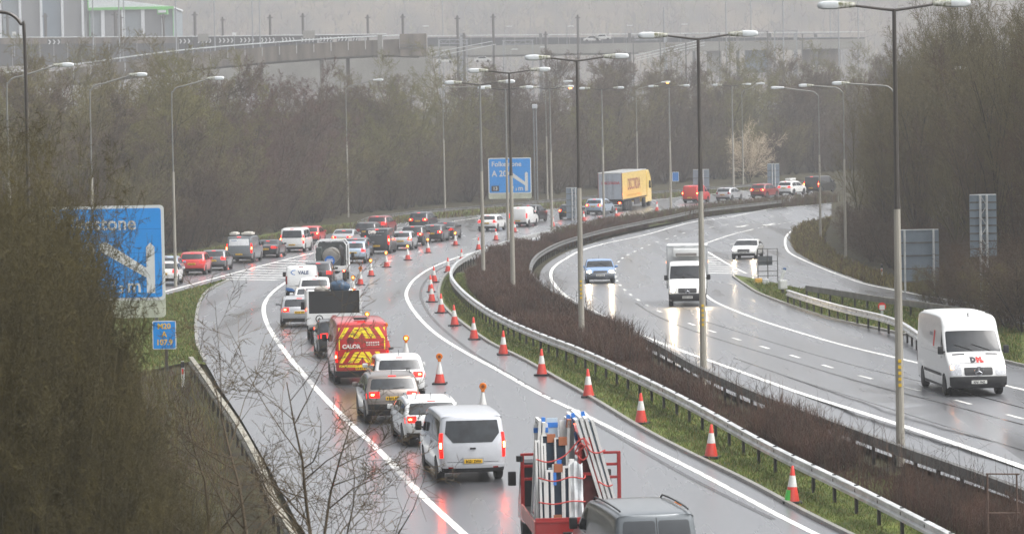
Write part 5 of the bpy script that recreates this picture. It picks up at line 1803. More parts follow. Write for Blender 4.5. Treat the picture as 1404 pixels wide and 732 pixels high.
cab(root, y0 + BL + .12, PAINT['dark'], 2.0, 2.1, 1.6)
flap_wheels(root, (0, 3.7), .35, .24, .86, P_DARK)
MB().tube([(-BW / 2 - .06, y0 + BL - .05, 2.08), (-BW / 2 - .06, y0 + BL - .05, 2.22)], .09, 10).build('beacon', P_DARK, root)
# rack: red A frame standing along the bed
m = MB()
for y in (y0 + .6, y0 + 2.9):
    m.tube([(-.10, y, BZ), (.12, y, BZ + 2.0)], .05, 6)
    m.tube([(.66, y, BZ), (.30, y, BZ + 2.0)], .05, 6)
    m.box((.21, y, BZ + 1.98), (.34, .08, .10))
    m.box((.27, y, BZ + 1.15), (.50, .06, .07))
for z, h0, h1 in ((.5, -.05, .58), (1.2, .03, .44)):
    m.tube([(h0, y0 + .6, BZ + z), (h0, y0 + 2.9, BZ + z)], .03, 6)
    m.tube([(h1, y0 + .6, BZ + z), (h1, y0 + 2.9, BZ + z)], .03, 6)
m.build('rack', RP, root)
MB().prism([(-.08, BZ + .04), (.64, BZ + .04), (.29, BZ + 1.94), (.13, BZ + 1.94)], y0 + .66, y0 + .70).build('rack_panel', mk('rack_dark_red', (74, 20, 18), 0.6, var=0.4, scale=3), root)
RT = root_matrix(root)
UPVC = mk('window_frame_white', (208, 208, 206), 0.35, var=0.06, scale=3)
PANE = mk('window_pane', (46, 56, 68), 0.08, var=0.15, scale=2)
WRAP = mk('blue_tape', (44, 112, 190), 0.5)
CARD = mk('cardboard_corner', (150, 92, 62), 0.8)
FILM = mk('wrapped_sheet', (196, 200, 202), 0.25, var=0.15, scale=4)
def wframe(name, w, h, loc, lean, yaw, label, th=.07, bar=.075, pane=True, tape=0, corner=False, mat=None, transom=None):
    """a window unit: white frame of four bars round a dark pane, leaning by lean about its foot"""
    h *= 1.2
    m = MB()
    m.box((0, 0, bar / 2), (w, th, bar)).box((0, 0, h - bar / 2), (w, th, bar))
    for sg in (-1, 1):
        m.box((sg * (w / 2 - bar / 2), 0, h / 2), (bar, th, h - 2 * bar))
    if transom:
        m.box((0, 0, h * transom), (w - 2 * bar, th, bar))
    o = m.build(name, mat or UPVC)
    o.matrix_world = RT @ Matrix.Translation(loc) @ Matrix.Rotation(math.radians(yaw), 4, 'Z') @ Matrix.Rotation(math.radians(lean), 4, 'X')
    if pane:
        MB().box((0, 0, h / 2), (w - 2 * bar, th * .4, h - 2 * bar)).build('pane', PANE, o)
    if tape:
        MB().box((w * .2 * tape, 0, h - .02), (.10, th + .02, .24)).box((-w * .28, 0, h * .75), (.07, th + .02, .3)).build('tape', WRAP, o)
    if corner:
        MB().box((w / 2 - .1, 0, h - .09), (.2, th + .03, .2)).box((-w / 2 + .1, 0, .09), (.2, th + .03, .2)).build('corner_guard', CARD, o)
    return tag(o, label, 'window frame', 'window frames on the red flatbed')
# sheets and boards packed between the frames
SHEET = mk('sheet_pale_blue', (170, 186, 200), 0.3, var=0.1, scale=2)
def board(w, h, loc, lean, yaw, label, mat, th=.05, tape=False):
    o = MB().box((0, 0, h / 2), (w, th, h), bev=.008).build('board', mat)
    o.matrix_world = RT @ Matrix.Translation(loc) @ Matrix.Rotation(math.radians(yaw), 4, 'Z') @ Matrix.Rotation(math.radians(lean), 4, 'X')
    if tape:
        MB().box((0, 0, h * .93), (w + .01, th + .02, .12)).build('tape', WRAP, o)
    return tag(o, label, 'board', 'boards packed on the red flatbed')
B0 = BZ + .04
for x, w, h, yy, mt, tp, lab in [(-.80, .34, 2.30, .95, UPVC, True, 'tall white board with blue tape at the back left of the flatbed load'), (-.52, .26, 2.42, 1.0, SHEET, True, 'tallest pale blue board at the back of the flatbed load'), (-.24, .24, 2.36, .9, UPVC, False, 'plain white board beside the flatbed rack head'),
                             (-.08, .18, 2.44, 1.05, FILM, False, 'film-wrapped board beside the flatbed rack head'), (-.60, .20, 1.30, .36, SHEET, False, 'short pale blue board behind the flatbed tailboard frames'), (-.14, .12, 1.5, .34, UPVC, False, 'short white board next to the wrapped panel on the flatbed')]:
    board(w, h, (x, y0 + yy, B0), -4, 3, lab, mt, tape=tp)
for x, h, ln, mt, lab in [(.965, 2.46, 15.2, SHEET, 'pale blue board wedged outermost among the right frames of the flatbed'), (.86, 2.50, 15.8, UPVC, 'white board wedged second among the right frames of the flatbed'), (.76, 2.52, 16.2, SHEET, 'pale blue board wedged innermost among the right frames of the flatbed')]:
    board(1.8, h, (x, y0 + 1.55, B0), ln, -90, lab, mt, th=.035)
# frames stand along the bed: yaw 90 puts their face to the side, lean tips their top towards the rack
B0 = BZ + .04
for k, (x, h, tp, lab) in enumerate([(-1.00, 2.0, 0, 'outermost white window frame on the left of the flatbed rack'), (-.90, 1.96, 1, 'white window frame with blue tape, second from the flatbed left edge'), (-.30, 2.0, 1, 'tall white window frame with blue tape nearest the left of the rack')]):
    wframe('window_frame', .9, h, (x, y0 + 1.2, B0), -3.5, -90, lab, tape=tp, corner=k == 2)
for k, (x, h, ln, lab) in enumerate([(1.02, 2.08, 15, 'outermost white window frame leaning on the right of the flatbed rack'), (.91, 2.12, 15.5, 'second white window frame leaning on the right of the flatbed rack'),
                            (.81, 2.14, 16, 'third white window frame leaning on the right of the flatbed rack'), (.71, 2.1, 16.5, 'innermost white window frame leaning against the right of the flatbed rack')]):
    wframe('window_frame', 2.0, h, (x, y0 + 1.55, B0), ln, -90, lab, tape=(1 if k in (1, 3) else 0))
wframe('window_frame', .34, 1.72, (-.66, y0 + .62, B0), -4, 4, 'dark-glazed window frame with brown corner facing backwards on the flatbed', corner=True, th=.09, bar=.035)
wframe('window_frame', .30, 1.66, (-.37, y0 + .58, B0), -4, 2, 'second dark-glazed window frame facing backwards, nearer the flatbed rack', corner=True, th=.09, bar=.035)
wframe('window_frame', .13, 1.62, (-.93, y0 + .5, B0), -4, 6, 'slim white window frame facing backwards at the flatbed left edge', bar=.05, th=.12)
wframe('window_frame', .12, 1.56, (-.79, y0 + .46, B0), -5, 6, 'second slim white window frame beside the flatbed left edge', bar=.05, th=.12)
for k, (x, w, h, lab) in enumerate([(-.86, .15, .86, 'shortest white window frame standing by the flatbed tailboard'), (-.70, .16, 1.05, 'narrow white window frame standing second along the flatbed tailboard'),
                               (-.50, .24, 1.16, 'window frame with blue tape in the middle of the flatbed tailboard'), (-.28, .18, 1.12, 'bright white window frame right of the taped one by the tailboard')]):
    wframe('window_frame', w, h, (x, y0 + .22 + .02 * k, B0), -4, 3 - 2 * k, lab, bar=.05 if k != 2 else .03, tape=1 if k == 2 else 0, corner=k == 2, th=.1)
bm = bmesh.new()
bmesh.ops.create_grid(bm, x_segments=8, y_segments=18, size=.5)
for v in bm.verts:
    x, z = v.co.x, v.co.y + .5
    v.co = Vector((x * .34, .03 * math.sin(x * 14) + .02 * math.sin(z * 11 + x * 5), z * 1.42 + .05 * math.cos(x * 9)))
r_ = bmesh.ops.extrude_face_region(bm, geom=bm.faces[:])
bmesh.ops.translate(bm, vec=(0, .1, 0), verts=[g for g in r_['geom'] if isinstance(g, bmesh.types.BMVert)])
me = bpy.data.meshes.new('wrapped_panel')
bm.to_mesh(me)
bm.free()
me.materials.append(FILM)
o = link('wrapped_panel', me)
o.matrix_world = RT @ Matrix.Translation((-.06, y0 + .24, B0)) @ Matrix.Rotation(math.radians(-5), 4, 'X')
tag(o, 'white panel bundled in crinkled plastic film by the flatbed tailboard', 'wrapped panel')
M_ROPE = mk('red_rope', (170, 62, 58), 0.8)
def rope(label, pts):
    cps = catmull([RT @ Vector(p) for p in pts], 5)
    o = MB().tube(cps, .018, 5).build('rope', M_ROPE)
    tag(o, label, 'rope')
rope('red rope lashed low round the frames by the flatbed tailboard', [(-.98, y0 + .17, BZ + .55), (-.6, y0 + .12, BZ + .50), (-.2, y0 + .13, BZ + .56), (.16, y0 + .3, BZ + .52)])
rope('red rope lashed higher round the frames by the flatbed tailboard', [(-.96, y0 + .3, BZ + 1.12), (-.6, y0 + .10, BZ + 1.05), (-.2, y0 + .1, BZ + 1.14), (.12, y0 + .25, BZ + 1.08), (.2, y0 + .7, BZ + 1.14)])
rope('red rope slung from the left frames up to the flatbed rack head', [(-1.0, y0 + .42, BZ + 1.55), (-.7, y0 + .4, BZ + 1.48), (-.3, y0 + .45, BZ + 1.62), (.1, y0 + .5, BZ + 2.0), (.3, y0 + .5, BZ + 1.85)])
rope('red rope tied across the leaning right frames of the flatbed', [(.15, y0 + .5, BZ + 2.02), (.3, y0 + .46, BZ + 1.72), (.5, y0 + .46, BZ + 1.66), (.68, y0 + .52, BZ + 1.72)])
rope('red rope hanging low across the right frames of the flatbed', [(.48, y0 + .5, BZ + .98), (.7, y0 + .45, BZ + .86), (.84, y0 + .50, BZ + .88)])
rope('loose red rope knotted round the flatbed rack head', [(-.05, y0 + .5, BZ + 1.7), (.1, y0 + .46, BZ + 1.9), (.25, y0 + .5, BZ + 1.62), (.12, y0 + .48, BZ + 1.5), (.0, y0 + .5, BZ + 1.66), (.2, y0 + .47, BZ + 1.84)])

# ---- oncoming traffic
root, sh = vehicle('sprinter', 'white', 1334, 541, 'white high-roof van with red and black initials on its bonnet', 'van', PATH_RIGHT, 'van', oncoming=True, reg='KP61 FNZ', group=RG, rear_glass=False, headlit=False, turn=-2.6)
M_LD = mk('lettering_dark', (40, 42, 48), 0.5)
M_LR = mk('lettering_bright_red', (204, 36, 30), 0.5)
sh.text('lettering', 'D', -.13, 1.15, .19, M_LD, root, front=True, bold=.02, off=.012, xs=1.2)
sh.text('lettering', 'M.', .10, 1.15, .19, M_LR, root, front=True, bold=.02, off=.012, xs=1.2)
def star(sh, root, z, r):
    c = Vector(sh.rmap(0, z, .03, True))
    m = MB()
    n = 20
    ring = [(c.x + r * math.cos(2 * math.pi * k / n), c.y + .03, c.z + r * math.sin(2 * math.pi * k / n)) for k in range(n + 1)]
    m.tube(ring, r * .11, 6, caps=False)
    for k in range(3):
        a = math.pi / 2 + 2 * math.pi * k / 3
        m.tube([(c.x, c.y + .03, c.z), (c.x + r * math.cos(a), c.y + .03, c.z + r * math.sin(a))], [r * .2, r * .05], 6)
    m.build('emblem', P_CHROME, root, True)
star(sh, root, .85, .14)
sh.patch('front_bumper', sh.zf(.68), sh.zf(.34), -.99, .99, P_DARK, root, off=0.03, skirt=.05, ns=6)
for sg in (-1, 1):
    lo, hi = sorted((.36 * sg, .78 * sg))
    sh.patch('air_vent', sh.zf(1.41), sh.zf(1.375), lo, hi, P_DARK, root, off=0.008)
    sh.patch('indicator', sh.zf(1.04), sh.zf(.94), *sorted((.86 * sg, .94 * sg)), mk('lamp_warm_lit', (255, 150, 70), 0.3, emit=(255, 160, 90), es=5.0), root, off=0.024)
for yy, z1 in ((2.15, 2.3), (3.55, 2.3), (4.95, 2.3)):
    sh.side('shut_line', [(yy - .009, .5), (yy + .009, .5), (yy + .009, z1), (yy - .009, z1)], P_SEAM, root, off=.003)
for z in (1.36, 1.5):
    sh.side('crease_shade_strip', [(1.2, z), (4.9, z), (4.9, z + .02), (1.2, z + .02)], mk('crease_shadow', (150, 151, 152), .5), root, off=.003)  # grey strips paint the shade of the side creases onto the panels
sh.patch('shut_line', sh.zf(1.125), sh.zf(1.11), -.9, .9, P_SEAM, root, off=.003, ns=1, nt=10)
MB().tube([Vector(sh.pt(sh.sy(4.9), 0, 0)), Vector(sh.pt(sh.sy(4.9), 0, .0)) + Vector((0, -.06, .12))], .02, 6).build('aerial', P_DARK, root)
sh.side('side_logo', [(3.6, 1.55), (3.72, 2.1), (3.98, 2.1), (3.92, 1.95), (3.84, 1.55)], M_LR, root, off=.008, sides=(1,))
sh.side('side_logo', [(2.9, 1.90), (2.9, 2.02), (3.5, 2.02), (3.5, 1.90)], mk('lettering_grey', (120, 124, 128)), root, off=.008, sides=(1,))
sh.side('side_strip', [(1.75, .62), (5.1, .62), (5.1, .72), (1.75, .72)], P_DARK, root, off=.02)
m = MB()
for k in range(6):
    y = .6 + k * .62
    q = [Vector(sh.pt(sh.sy(y), t, .012)) for t in np.linspace(-.86, .86, 7)]
    m.tube(q, .022, 5)
m.build('roof_rib', PAINT['white'], root, True)

# white refrigerated box truck
root, sh = vehicle('sprinter', 'white', 943, 419, 'white refrigerated box truck with its headlights on', 'box truck', PATH_RIGHT, 'box_truck', oncoming=True, group=RG, rear_glass=False, sz=.96, turn=-6)
for o in list(root.children):
    if o.name.split('.')[0] in ('body', 'underbody', 'brake_light', 'tail_light', 'rear_valance', 'shut_line', 'sill_trim'):
        for ch in list(o.children):
            bpy.data.objects.remove(ch)
        bpy.data.objects.remove(o)
# cab shell only: keep the nose, replace the van body with a tall insulated box
T = TYPES['sprinter']
cprof = [(4.05, .4), (4.0, .8), (4.0, 2.0), (4.05, 2.22), (4.5, 2.30), (4.95, 2.27), (5.2, 2.18), (5.32, 2.03), (5.93, 1.38), (6.10, 1.315), (6.48, 1.095), (6.68, .92), (6.78, .63), (6.78, .40), (6.68, .27)]
cs = Shell([(y, z) for y, z in cprof], 1.985, 1.305, tum=.08, bul=.07, taper=.035, wheels=(1.28, 5.6), wr=.345)
cs.L = sh.L
cs.lower = lambda: [p for p in Shell.lower(cs) if p[0] > 4.3]
cs.body(root, PAINT['white'])
yb = -sh.L / 2
BOX = mk('box_body_white', (200, 202, 202), 0.35, var=0.05, scale=1.0)
MB().box((0, yb + 2.0, 1.95), (2.14, 4.0, 2.22), bev=.05).build('cargo_box', BOX, root)
m = MB()
for sx in (-1, 1):
    m.box((sx * 1.05, yb + 4.0, 1.95), (.09, .06, 2.24), bev=.01)
m.box((0, yb + 4.0, 3.03), (2.16, .07, .08), bev=.01)
m.build('box_trim', mk('trim_pale', (172, 174, 176), 0.4), root)
MB().box((0, yb + 4.22, 2.70), (1.45, .42, .42), bev=.08).build('refrigeration_unit', PAINT['white'], root, True)
MB().box((0.05, yb + 4.44, 2.60), (1.1, .03, .15)).build('unit_grille', mk('grille_grey', (112, 108, 104), 0.5), root)
MB().box((0, yb + 2.2, .7), (.8, 4.2, .24)).build('chassis', P_UNDER, root)
for sg in (-1, 1):
    MB().box((sg * .98, yb + 2.6, .62), (.06, 1.9, .34), bev=.02).build('side_guard', P_DARK, root)
    MB().box((sg * 1.09, yb + 3.8, 2.2), (.03, .12, .12), bev=.01).build('marker_light', mk('lamp_warm_lit', (255, 150, 70)), root)
sh.patch('front_bumper', sh.zf(.66), sh.zf(.34), -.99, .99, P_DARK, root, off=0.03, skirt=.05, ns=6)
star(sh, root, .80, .13)

root, sh = vehicle('hatch', 'blue', 823, 388, 'pale blue hatchback with bright headlights driving towards the bridge', 'car', PATH_RIGHT, oncoming=True, group=RG, sz=.95, turn=1, aerial=True)
sh.patch('front_bumper', sh.zf(.62), sh.zf(.30), -.98, .98, mk('grey_paint_front', (70, 76, 84), 0.4, coat=.5), root, off=0.015, ns=5)
root, sh = vehicle('sedan', 'white', 1021.5, 355, 'white coupe with dazzling headlights on the exit slip road', 'car', PATH_EXIT, oncoming=True, group=RG, turn=-9, sz=.93)
# ================================================================== VEGETATION
def frame_of(d):
    up = np.where(np.abs(d[:, 2:3]) < 0.9, np.array([[0, 0, 1.0]]), np.array([[1.0, 0, 0]]))
    a = np.cross(d, up)
    a /= np.linalg.norm(a, axis=1)[:, None] + 1e-9
    return a, np.cross(d, a)
def tubes_np(S, n):
    """S (m,8): p0, p1, r0, r1 -> vertices and quads"""
    S = np.asarray(S, float)
    p0, p1, r0, r1 = S[:, 0:3], S[:, 3:6], S[:, 6:7], S[:, 7:8]
    d = p1 - p0
    d /= np.linalg.norm(d, axis=1)[:, None] + 1e-9
    a, b = frame_of(d)
    m = len(S)
    V = np.empty((m, 2, n, 3))
    for k in range(n):
        th = 2 * math.pi * k / n
        u = a * math.cos(th) + b * math.sin(th)
        V[:, 0, k] = p0 + u * r0
        V[:, 1, k] = p1 + u * r1
    base = np.arange(m)[:, None] * 2 * n
    k = np.arange(n)
    k2 = (k + 1) % n
    Q = np.stack([base + k, base + k2, base + n + k2, base + n + k], 2).reshape(-1, 4)
    return V.reshape(-1, 3), Q
def grow(seed, h, stems=1, spread=.1, nb=(14, 8, 7, 4), ratio=(.45, .5, .5, .5), ang=(45, 45, 50, 50), up=(.02, .12, .08, .04, .0), wob=(.06, .12, .16, .2, .2), start=(.18, .2, .15, .1), r0=.13, rt=.007, taper=.85):
    r = np.random.default_rng(seed)
    out = [[], [], [], [], []]
    seg = (8, 5, 3, 2, 1)
    ml = len(nb)
    def branch(p, d, L, rad, lev):
        n = seg[lev]
        P, D, R = [p], [], []
        for i in range(n):
            w = r.normal(0, wob[lev], 3)
            d = d + w
            d = d + np.array([0, 0, up[lev]])
            d = d / math.sqrt(d[0] * d[0] + d[1] * d[1] + d[2] * d[2])
            q = p + d * (L / n)
            ra, rb = rad * (1 - taper * i / n), rad * (1 - taper * (i + 1) / n)
            out[lev].append((*p, *q, max(rt, ra), max(rt * .7, rb)))
            p = q
            P.append(p)
            D.append(d)
            R.append(max(rt, ra))
        if lev < ml:
            k = max(2, int(nb[lev] * (.75 + .5 * r.random())))
            for j in range(k):
                u = start[lev] + (1 - start[lev]) * (j + r.random()) / k
                f = min(u, .999) * n
                i = int(f)
                b = P[i] + (P[i + 1] - P[i]) * (f - i)
                dd = D[i]
                v = r.normal(0, 1, 3)
                v -= dd * v.dot(dd)
                v /= math.sqrt(v.dot(v)) + 1e-9
                a = math.radians(ang[lev] * (.7 + .6 * r.random()))
                c = dd * math.cos(a) + v * math.sin(a)
                branch(b, c, L * ratio[lev] * (1.15 - .6 * u) * (.7 + .6 * r.random()), R[i] * .55, lev + 1)
    for s in range(stems):
        a = 2 * math.pi * (s + r.random() * .7) / stems
        d = np.array([math.cos(a) * spread, math.sin(a) * spread, 1.0])
        d /= np.linalg.norm(d)
        branch(np.array([math.cos(a) * .12 * (stems > 1), math.sin(a) * .12 * (stems > 1), -.05]), d, h * (.8 + .3 * r.random()) if stems > 1 else h, r0, 0)
    return out
def tree_meshes(name, out, mt, mc, split=2):
    Vs, Qs, n = [], [], 0
    V1, Q1 = tubes_np(sum(out[:split], []), 6)
    trunk = fast_mesh('trunk', V1, Q1, mt, smooth=True)
    rest = [S for S in sum(out[split:], [])]
    V2, Q2 = tubes_np(rest, 3)
    crown = fast_mesh('crown', V2, Q2, mc)
    return trunk, crown
B_GREY = mk('bark_grey', (66, 59, 51), 0.9, var=0.3, scale=2)
B_OLIVE = mk('bark_olive', (67, 62, 40), 0.9, var=0.3, scale=2)
B_DARK = mk('bark_dark', (42, 35, 29), 0.9, var=0.3, scale=2)
T_GREY = mk('twigs_grey_brown', (80, 68, 54), 0.9, var=0.35, scale=.6)
T_PURP = mk('twigs_purple_brown', (80, 60, 52), 0.9, var=0.3, scale=.6)
T_ROLIVE = mk('twigs_right_olive', (78, 70, 40), .9, var=.35, scale=.6)
T_OLIVE = mk('twigs_olive', (92, 84, 50), 0.9, var=0.35, scale=.6)
T_BROWN = mk('twigs_brown', (68, 53, 38), 0.9, var=0.35, scale=.6)
T_PALE = mk('twigs_pale_blossom', (188, 172, 148), 0.8, var=0.2, scale=2)
T_THICK = mk('twigs_thicket', (66, 59, 28), 0.9, var=0.45, scale=.8)
KIND = {}
def kind(name, out, mt, mc, split=2):
    KIND[name] = tree_meshes(name, out, mt, mc, split)
wood = dict(nb=(17, 9, 7, 5), r0=.12, rt=.013, start=(.07, .12, .1, .1), ratio=(.46, .5, .52, .55))
kind('wood_a', grow(11, 11, **wood), B_GREY, T_GREY)
kind('wood_b', grow(12, 10, 2, .2, **dict(wood, nb=(11, 7, 7, 4))), B_GREY, T_PURP)
kind('wood_c', grow(13, 10.5, 2, .25, **dict(wood, nb=(11, 7, 7, 4))), B_OLIVE, T_OLIVE)
kind('wood_d', grow(14, 9, 3, .3, **dict(wood, nb=(8, 7, 6, 4))), B_DARK, T_BROWN)
upr = dict(ang=(28, 32, 38, 45), up=(.05, .22, .16, .08, .03), nb=(18, 8, 7, 4), ratio=(.42, .5, .5, .5), r0=.15, rt=.009, start=(.12, .15, .1, .1))
kind('tall_a', grow(21, 14, **upr), B_OLIVE, T_ROLIVE)
kind('tall_b', grow(22, 13, 2, .14, **dict(upr, nb=(14, 7, 6, 4))), B_GREY, T_BROWN)
kind('tall_c', grow(23, 14.5, 2, .12, **dict(upr, nb=(13, 7, 6, 4))), B_DARK, T_ROLIVE)
scr = dict(nb=(9, 7, 5, 4), ratio=(.5, .55, .5, .5), r0=.05, rt=.008, start=(.06, .1, .1, .1), ang=(40, 45, 50, 50), up=(.0, .06, .04, .02, 0))
kind('scrub_a', grow(31, 3.4, 7, .5, **dict(scr, nb=(8, 6, 5))), B_DARK, T_BROWN, 1)
kind('under_a', grow(33, 6.0, 6, .35, **dict(scr, nb=(11, 7, 6), rt=.011)), B_DARK, T_BROWN, 1)
kind('under_b', grow(34, 5.4, 7, .42, **dict(scr, nb=(11, 7, 6), rt=.011)), B_OLIVE, T_OLIVE, 1)
kind('scrub_b', grow(32, 3.0, 8, .6, **dict(scr, nb=(8, 6, 5))), B_OLIVE, T_GREY, 1)
kind('thick_a', grow(41, 7.5, 6, .28, nb=(13, 8, 6, 3), ratio=(.36, .5, .5, .5), r0=.06, rt=.0055, start=(.06, .1, .1, .1), ang=(35, 42, 48, 50), up=(.03, .10, .06, .02, 0)), B_OLIVE, T_THICK, 1)
kind('thick_b', grow(42, 5.5, 7, .4, nb=(12, 7, 6, 3), ratio=(.4, .5, .5, .5), r0=.05, rt=.005, start=(.06, .1, .1, .1), ang=(38, 45, 48, 50), up=(.02, .08, .05, .02, 0)), B_DARK, T_THICK, 1)
kind('sapling', grow(51, 5.2, 2, .30, nb=(11, 6, 5, 3), ratio=(.55, .5, .5, .5), r0=.055, rt=.0045, start=(.2, .15, .1, .1), ang=(48, 42, 45, 45), up=(.0, .05, .05, .02, 0), wob=(.10, .14, .16, .2, .2)), mk('bark_sapling', (74, 63, 46), .9, var=.3, scale=2), mk('twigs_sapling', (78, 66, 46), .9, var=.4, scale=1), 2)
T_GREEN = mk('twigs_catkin_green', (96, 92, 48), .9, var=.3, scale=.6)
KIND['wood_e'] = (KIND['wood_c'][0], KIND['wood_c'][1].copy())
KIND['wood_e'][1].materials.clear()
KIND['wood_e'][1].materials.append(T_GREEN)
KIND['pale'] = (KIND['under_a'][0], KIND['under_a'][1].copy())
KIND['pale'][1].materials.clear()
KIND['pale'][1].materials.append(T_PALE)

def plant(k, x, y, s, name, label, cat, group=None, sz=None, sink=0.1):
    tr, cr = KIND[k]
    root = empty(name, (x, y, zg(x, y) - sink), rng.uniform(0, 6.28), label, cat, group)
    root.scale = (s, s, s * (sz or 1))
    link('trunk', tr, root)
    link('crown', cr, root)
    return root
def front_y(x):
    return float(np.interp(x, FRONT_X, FRONT_Y))
# the wood at the back, row by row behind the left carriageway
WL = {'wood_a': 'grey-brown bare tree in the wood behind the left carriageway', 'wood_b': 'purple-brown bare tree in the wood behind the left carriageway', 'wood_c': 'olive-twigged bare tree in the wood behind the left carriageway',
      'wood_d': 'dark many-stemmed bare tree in the wood behind the left carriageway', 'wood_e': 'green-tinged catkin tree in the wood behind the left carriageway'}
n_wood = 0
for row, (back, step) in enumerate(((5, 4.2), (11, 4.6), (18, 5.2), (27, 6.0), (38, 7.0), (52, 8.5))):
    x = -64.0 - row * 3
    while x < 62 + row * 3:
        xx = x + rng.uniform(-1.2, 1.2)
        y = front_y(xx) + back * (1.0 if xx > -16 else 1.6) + rng.uniform(-1.5, 1.5)
        dxdy = 1.0 if xx > -14 else .42
        pxx = 702 + xx / y * 5000
        if pxx < 330:
            k = rng.choice(['wood_c', 'wood_e', 'wood_c', 'wood_a'])
        elif pxx < 500:
            k = rng.choice(['wood_b', 'wood_b', 'wood_d', 'wood_a'])
        elif pxx < 640:
            k = rng.choice(['wood_e', 'wood_c', 'wood_a', 'wood_e'])
        else:
            k = rng.choice(['wood_a', 'wood_a', 'wood_d', 'wood_e', 'wood_c'])
        s = rng.uniform(.85, 1.12) * (1.0 if row > 0 else .82)
        if pxx > 560:
            s *= 1.06
        s *= 1.08
        if 330 < pxx < 560 and row > 2:
            s *= .86
        plant(k, xx, y, s, 'bare_tree', WL[k], 'tree', 'bare trees of the back wood')
        n_wood += 1
        x += step * dxdy * rng.uniform(.85, 1.15)
# scrub along the foot of the wood
x = -62.0
while x < 60:
    dxdy = 1.0 if x > -14 else .40
    for back in (0.5, 3.2):
        xx = x + rng.uniform(-.8, .8)
        y = front_y(xx) + back + rng.uniform(-.6, .8)
        k = rng.choice(['scrub_a', 'scrub_a', 'scrub_b'])
        plant(k, xx, y, rng.uniform(.75, 1.25), 'scrub_bush', 'brown leafless scrub bush at the foot of the back wood' if k == 'scrub_a' else 'grey leafless scrub bush at the foot of the back wood', 'bush', 'scrub along the back wood')
    x += 2.7 * dxdy
# taller undergrowth between the first rows of trunks
UL = {'under_a': 'tall brown undergrowth bush between the trunks of the back wood', 'under_b': 'tall olive undergrowth bush between the trunks of the back wood'}
for back, step in ((4.0, 3.2), (9.0, 4.0), (16, 5.0)):
    x = -66.0
    while x < 62:
        dxdy = 1.0 if x > -14 else .42
        xx = x + rng.uniform(-1, 1)
        k = rng.choice(['under_a', 'under_a', 'under_b'])
        plant(k, xx, front_y(xx) + back * (1.0 if xx > -16 else 1.6) + rng.uniform(-1, 1), rng.uniform(.75, 1.15), 'undergrowth_bush', UL[k], 'bush', 'undergrowth of the back wood')
        x += step * dxdy
p = pz(1020, 235, 470)
plant('pale', p.x - .2, 458, .95, 'blossom_bush', 'pale creamy bush standing out before the dark wood', 'bush', sz=1.1)
# right-hand wood
RFX = [(152, 21.5), (184, 23.2), (205, 24.6), (222, 24.6), (250, 24.6), (275, 25.6), (300, 28.5), (330, 33.0)]
RL = {'tall_a': 'tall upright olive tree of the right-hand wood', 'tall_b': 'tall brown twin-stemmed tree of the right-hand wood', 'tall_c': 'tall dark-stemmed olive tree of the right-hand wood'}
ys_, xs_ = [a for a, b in RFX], [b for a, b in RFX]
for row, (back, step) in enumerate(((1.6, 5.0), (4.8, 5.5), (8.5, 6.5), (13, 8), (19, 10))):
    y = 172.0
    while y < 330:
        yy = y + rng.uniform(-1.5, 1.5)
        xx = float(np.interp(yy, ys_, xs_)) + back + rng.uniform(-.8, .8)
        k = rng.choice(['tall_a', 'tall_b', 'tall_c'])
        s = rng.uniform(.82, 1.1) * (.72 if row == 0 else 1.0)
        if yy > 240:
            s *= .93
        if xx > 1.2 * .14 * yy + 6:
            y += step
            continue
        plant(k, xx, yy, s, 'upright_tree', RL[k], 'tree', 'bare trees of the right-hand wood')
        y += step * rng.uniform(.85, 1.15)
for x_, y_ in ((27, 150), (30, 158), (34, 152), (28, 166), (32, 170), (37, 164), (26.5, 140), (31, 142), (35, 178), (40, 172), (29, 132), (36, 138), (42, 150), (45, 166)):
    k = rng.choice(['tall_a', 'tall_b', 'tall_c'])
    plant(k, x_, y_, rng.uniform(.85, 1.05), 'upright_tree', RL[k], 'tree', 'bare trees of the right-hand wood')
y = 158.0
while y < 300:
    for back in (.2, 2.0):
        yy = y + rng.uniform(-.8, .8)
        xx = float(np.interp(yy, ys_, xs_)) + back + rng.uniform(-.2, .6)
        if abs(yy - 200) < 6 and back < 1:
            continue
        k = rng.choice(['scrub_a', 'scrub_b'])
        plant(k, xx, yy, rng.uniform(.65, 1.0), 'scrub_bush', 'brown leafless scrub bush edging the right-hand wood' if k == 'scrub_a' else 'grey leafless scrub bush edging the right-hand wood', 'bush', 'scrub along the right-hand wood')
    y += 3.4
for px, py, s in ((1302, 432, .42), (1334, 442, .46), (1372, 450, .5), (1402, 455, .7), (1276, 426, .36)):
    p = gp(px, py)
    k = 'under_a' if px % 4 else 'under_b'
    plant(k, p.x, p.y, s, 'scrub_bush', 'dark brown bush in front of the wide grey sign back and the right-hand wood', 'bush', 'bushes below the right-hand sign backs')
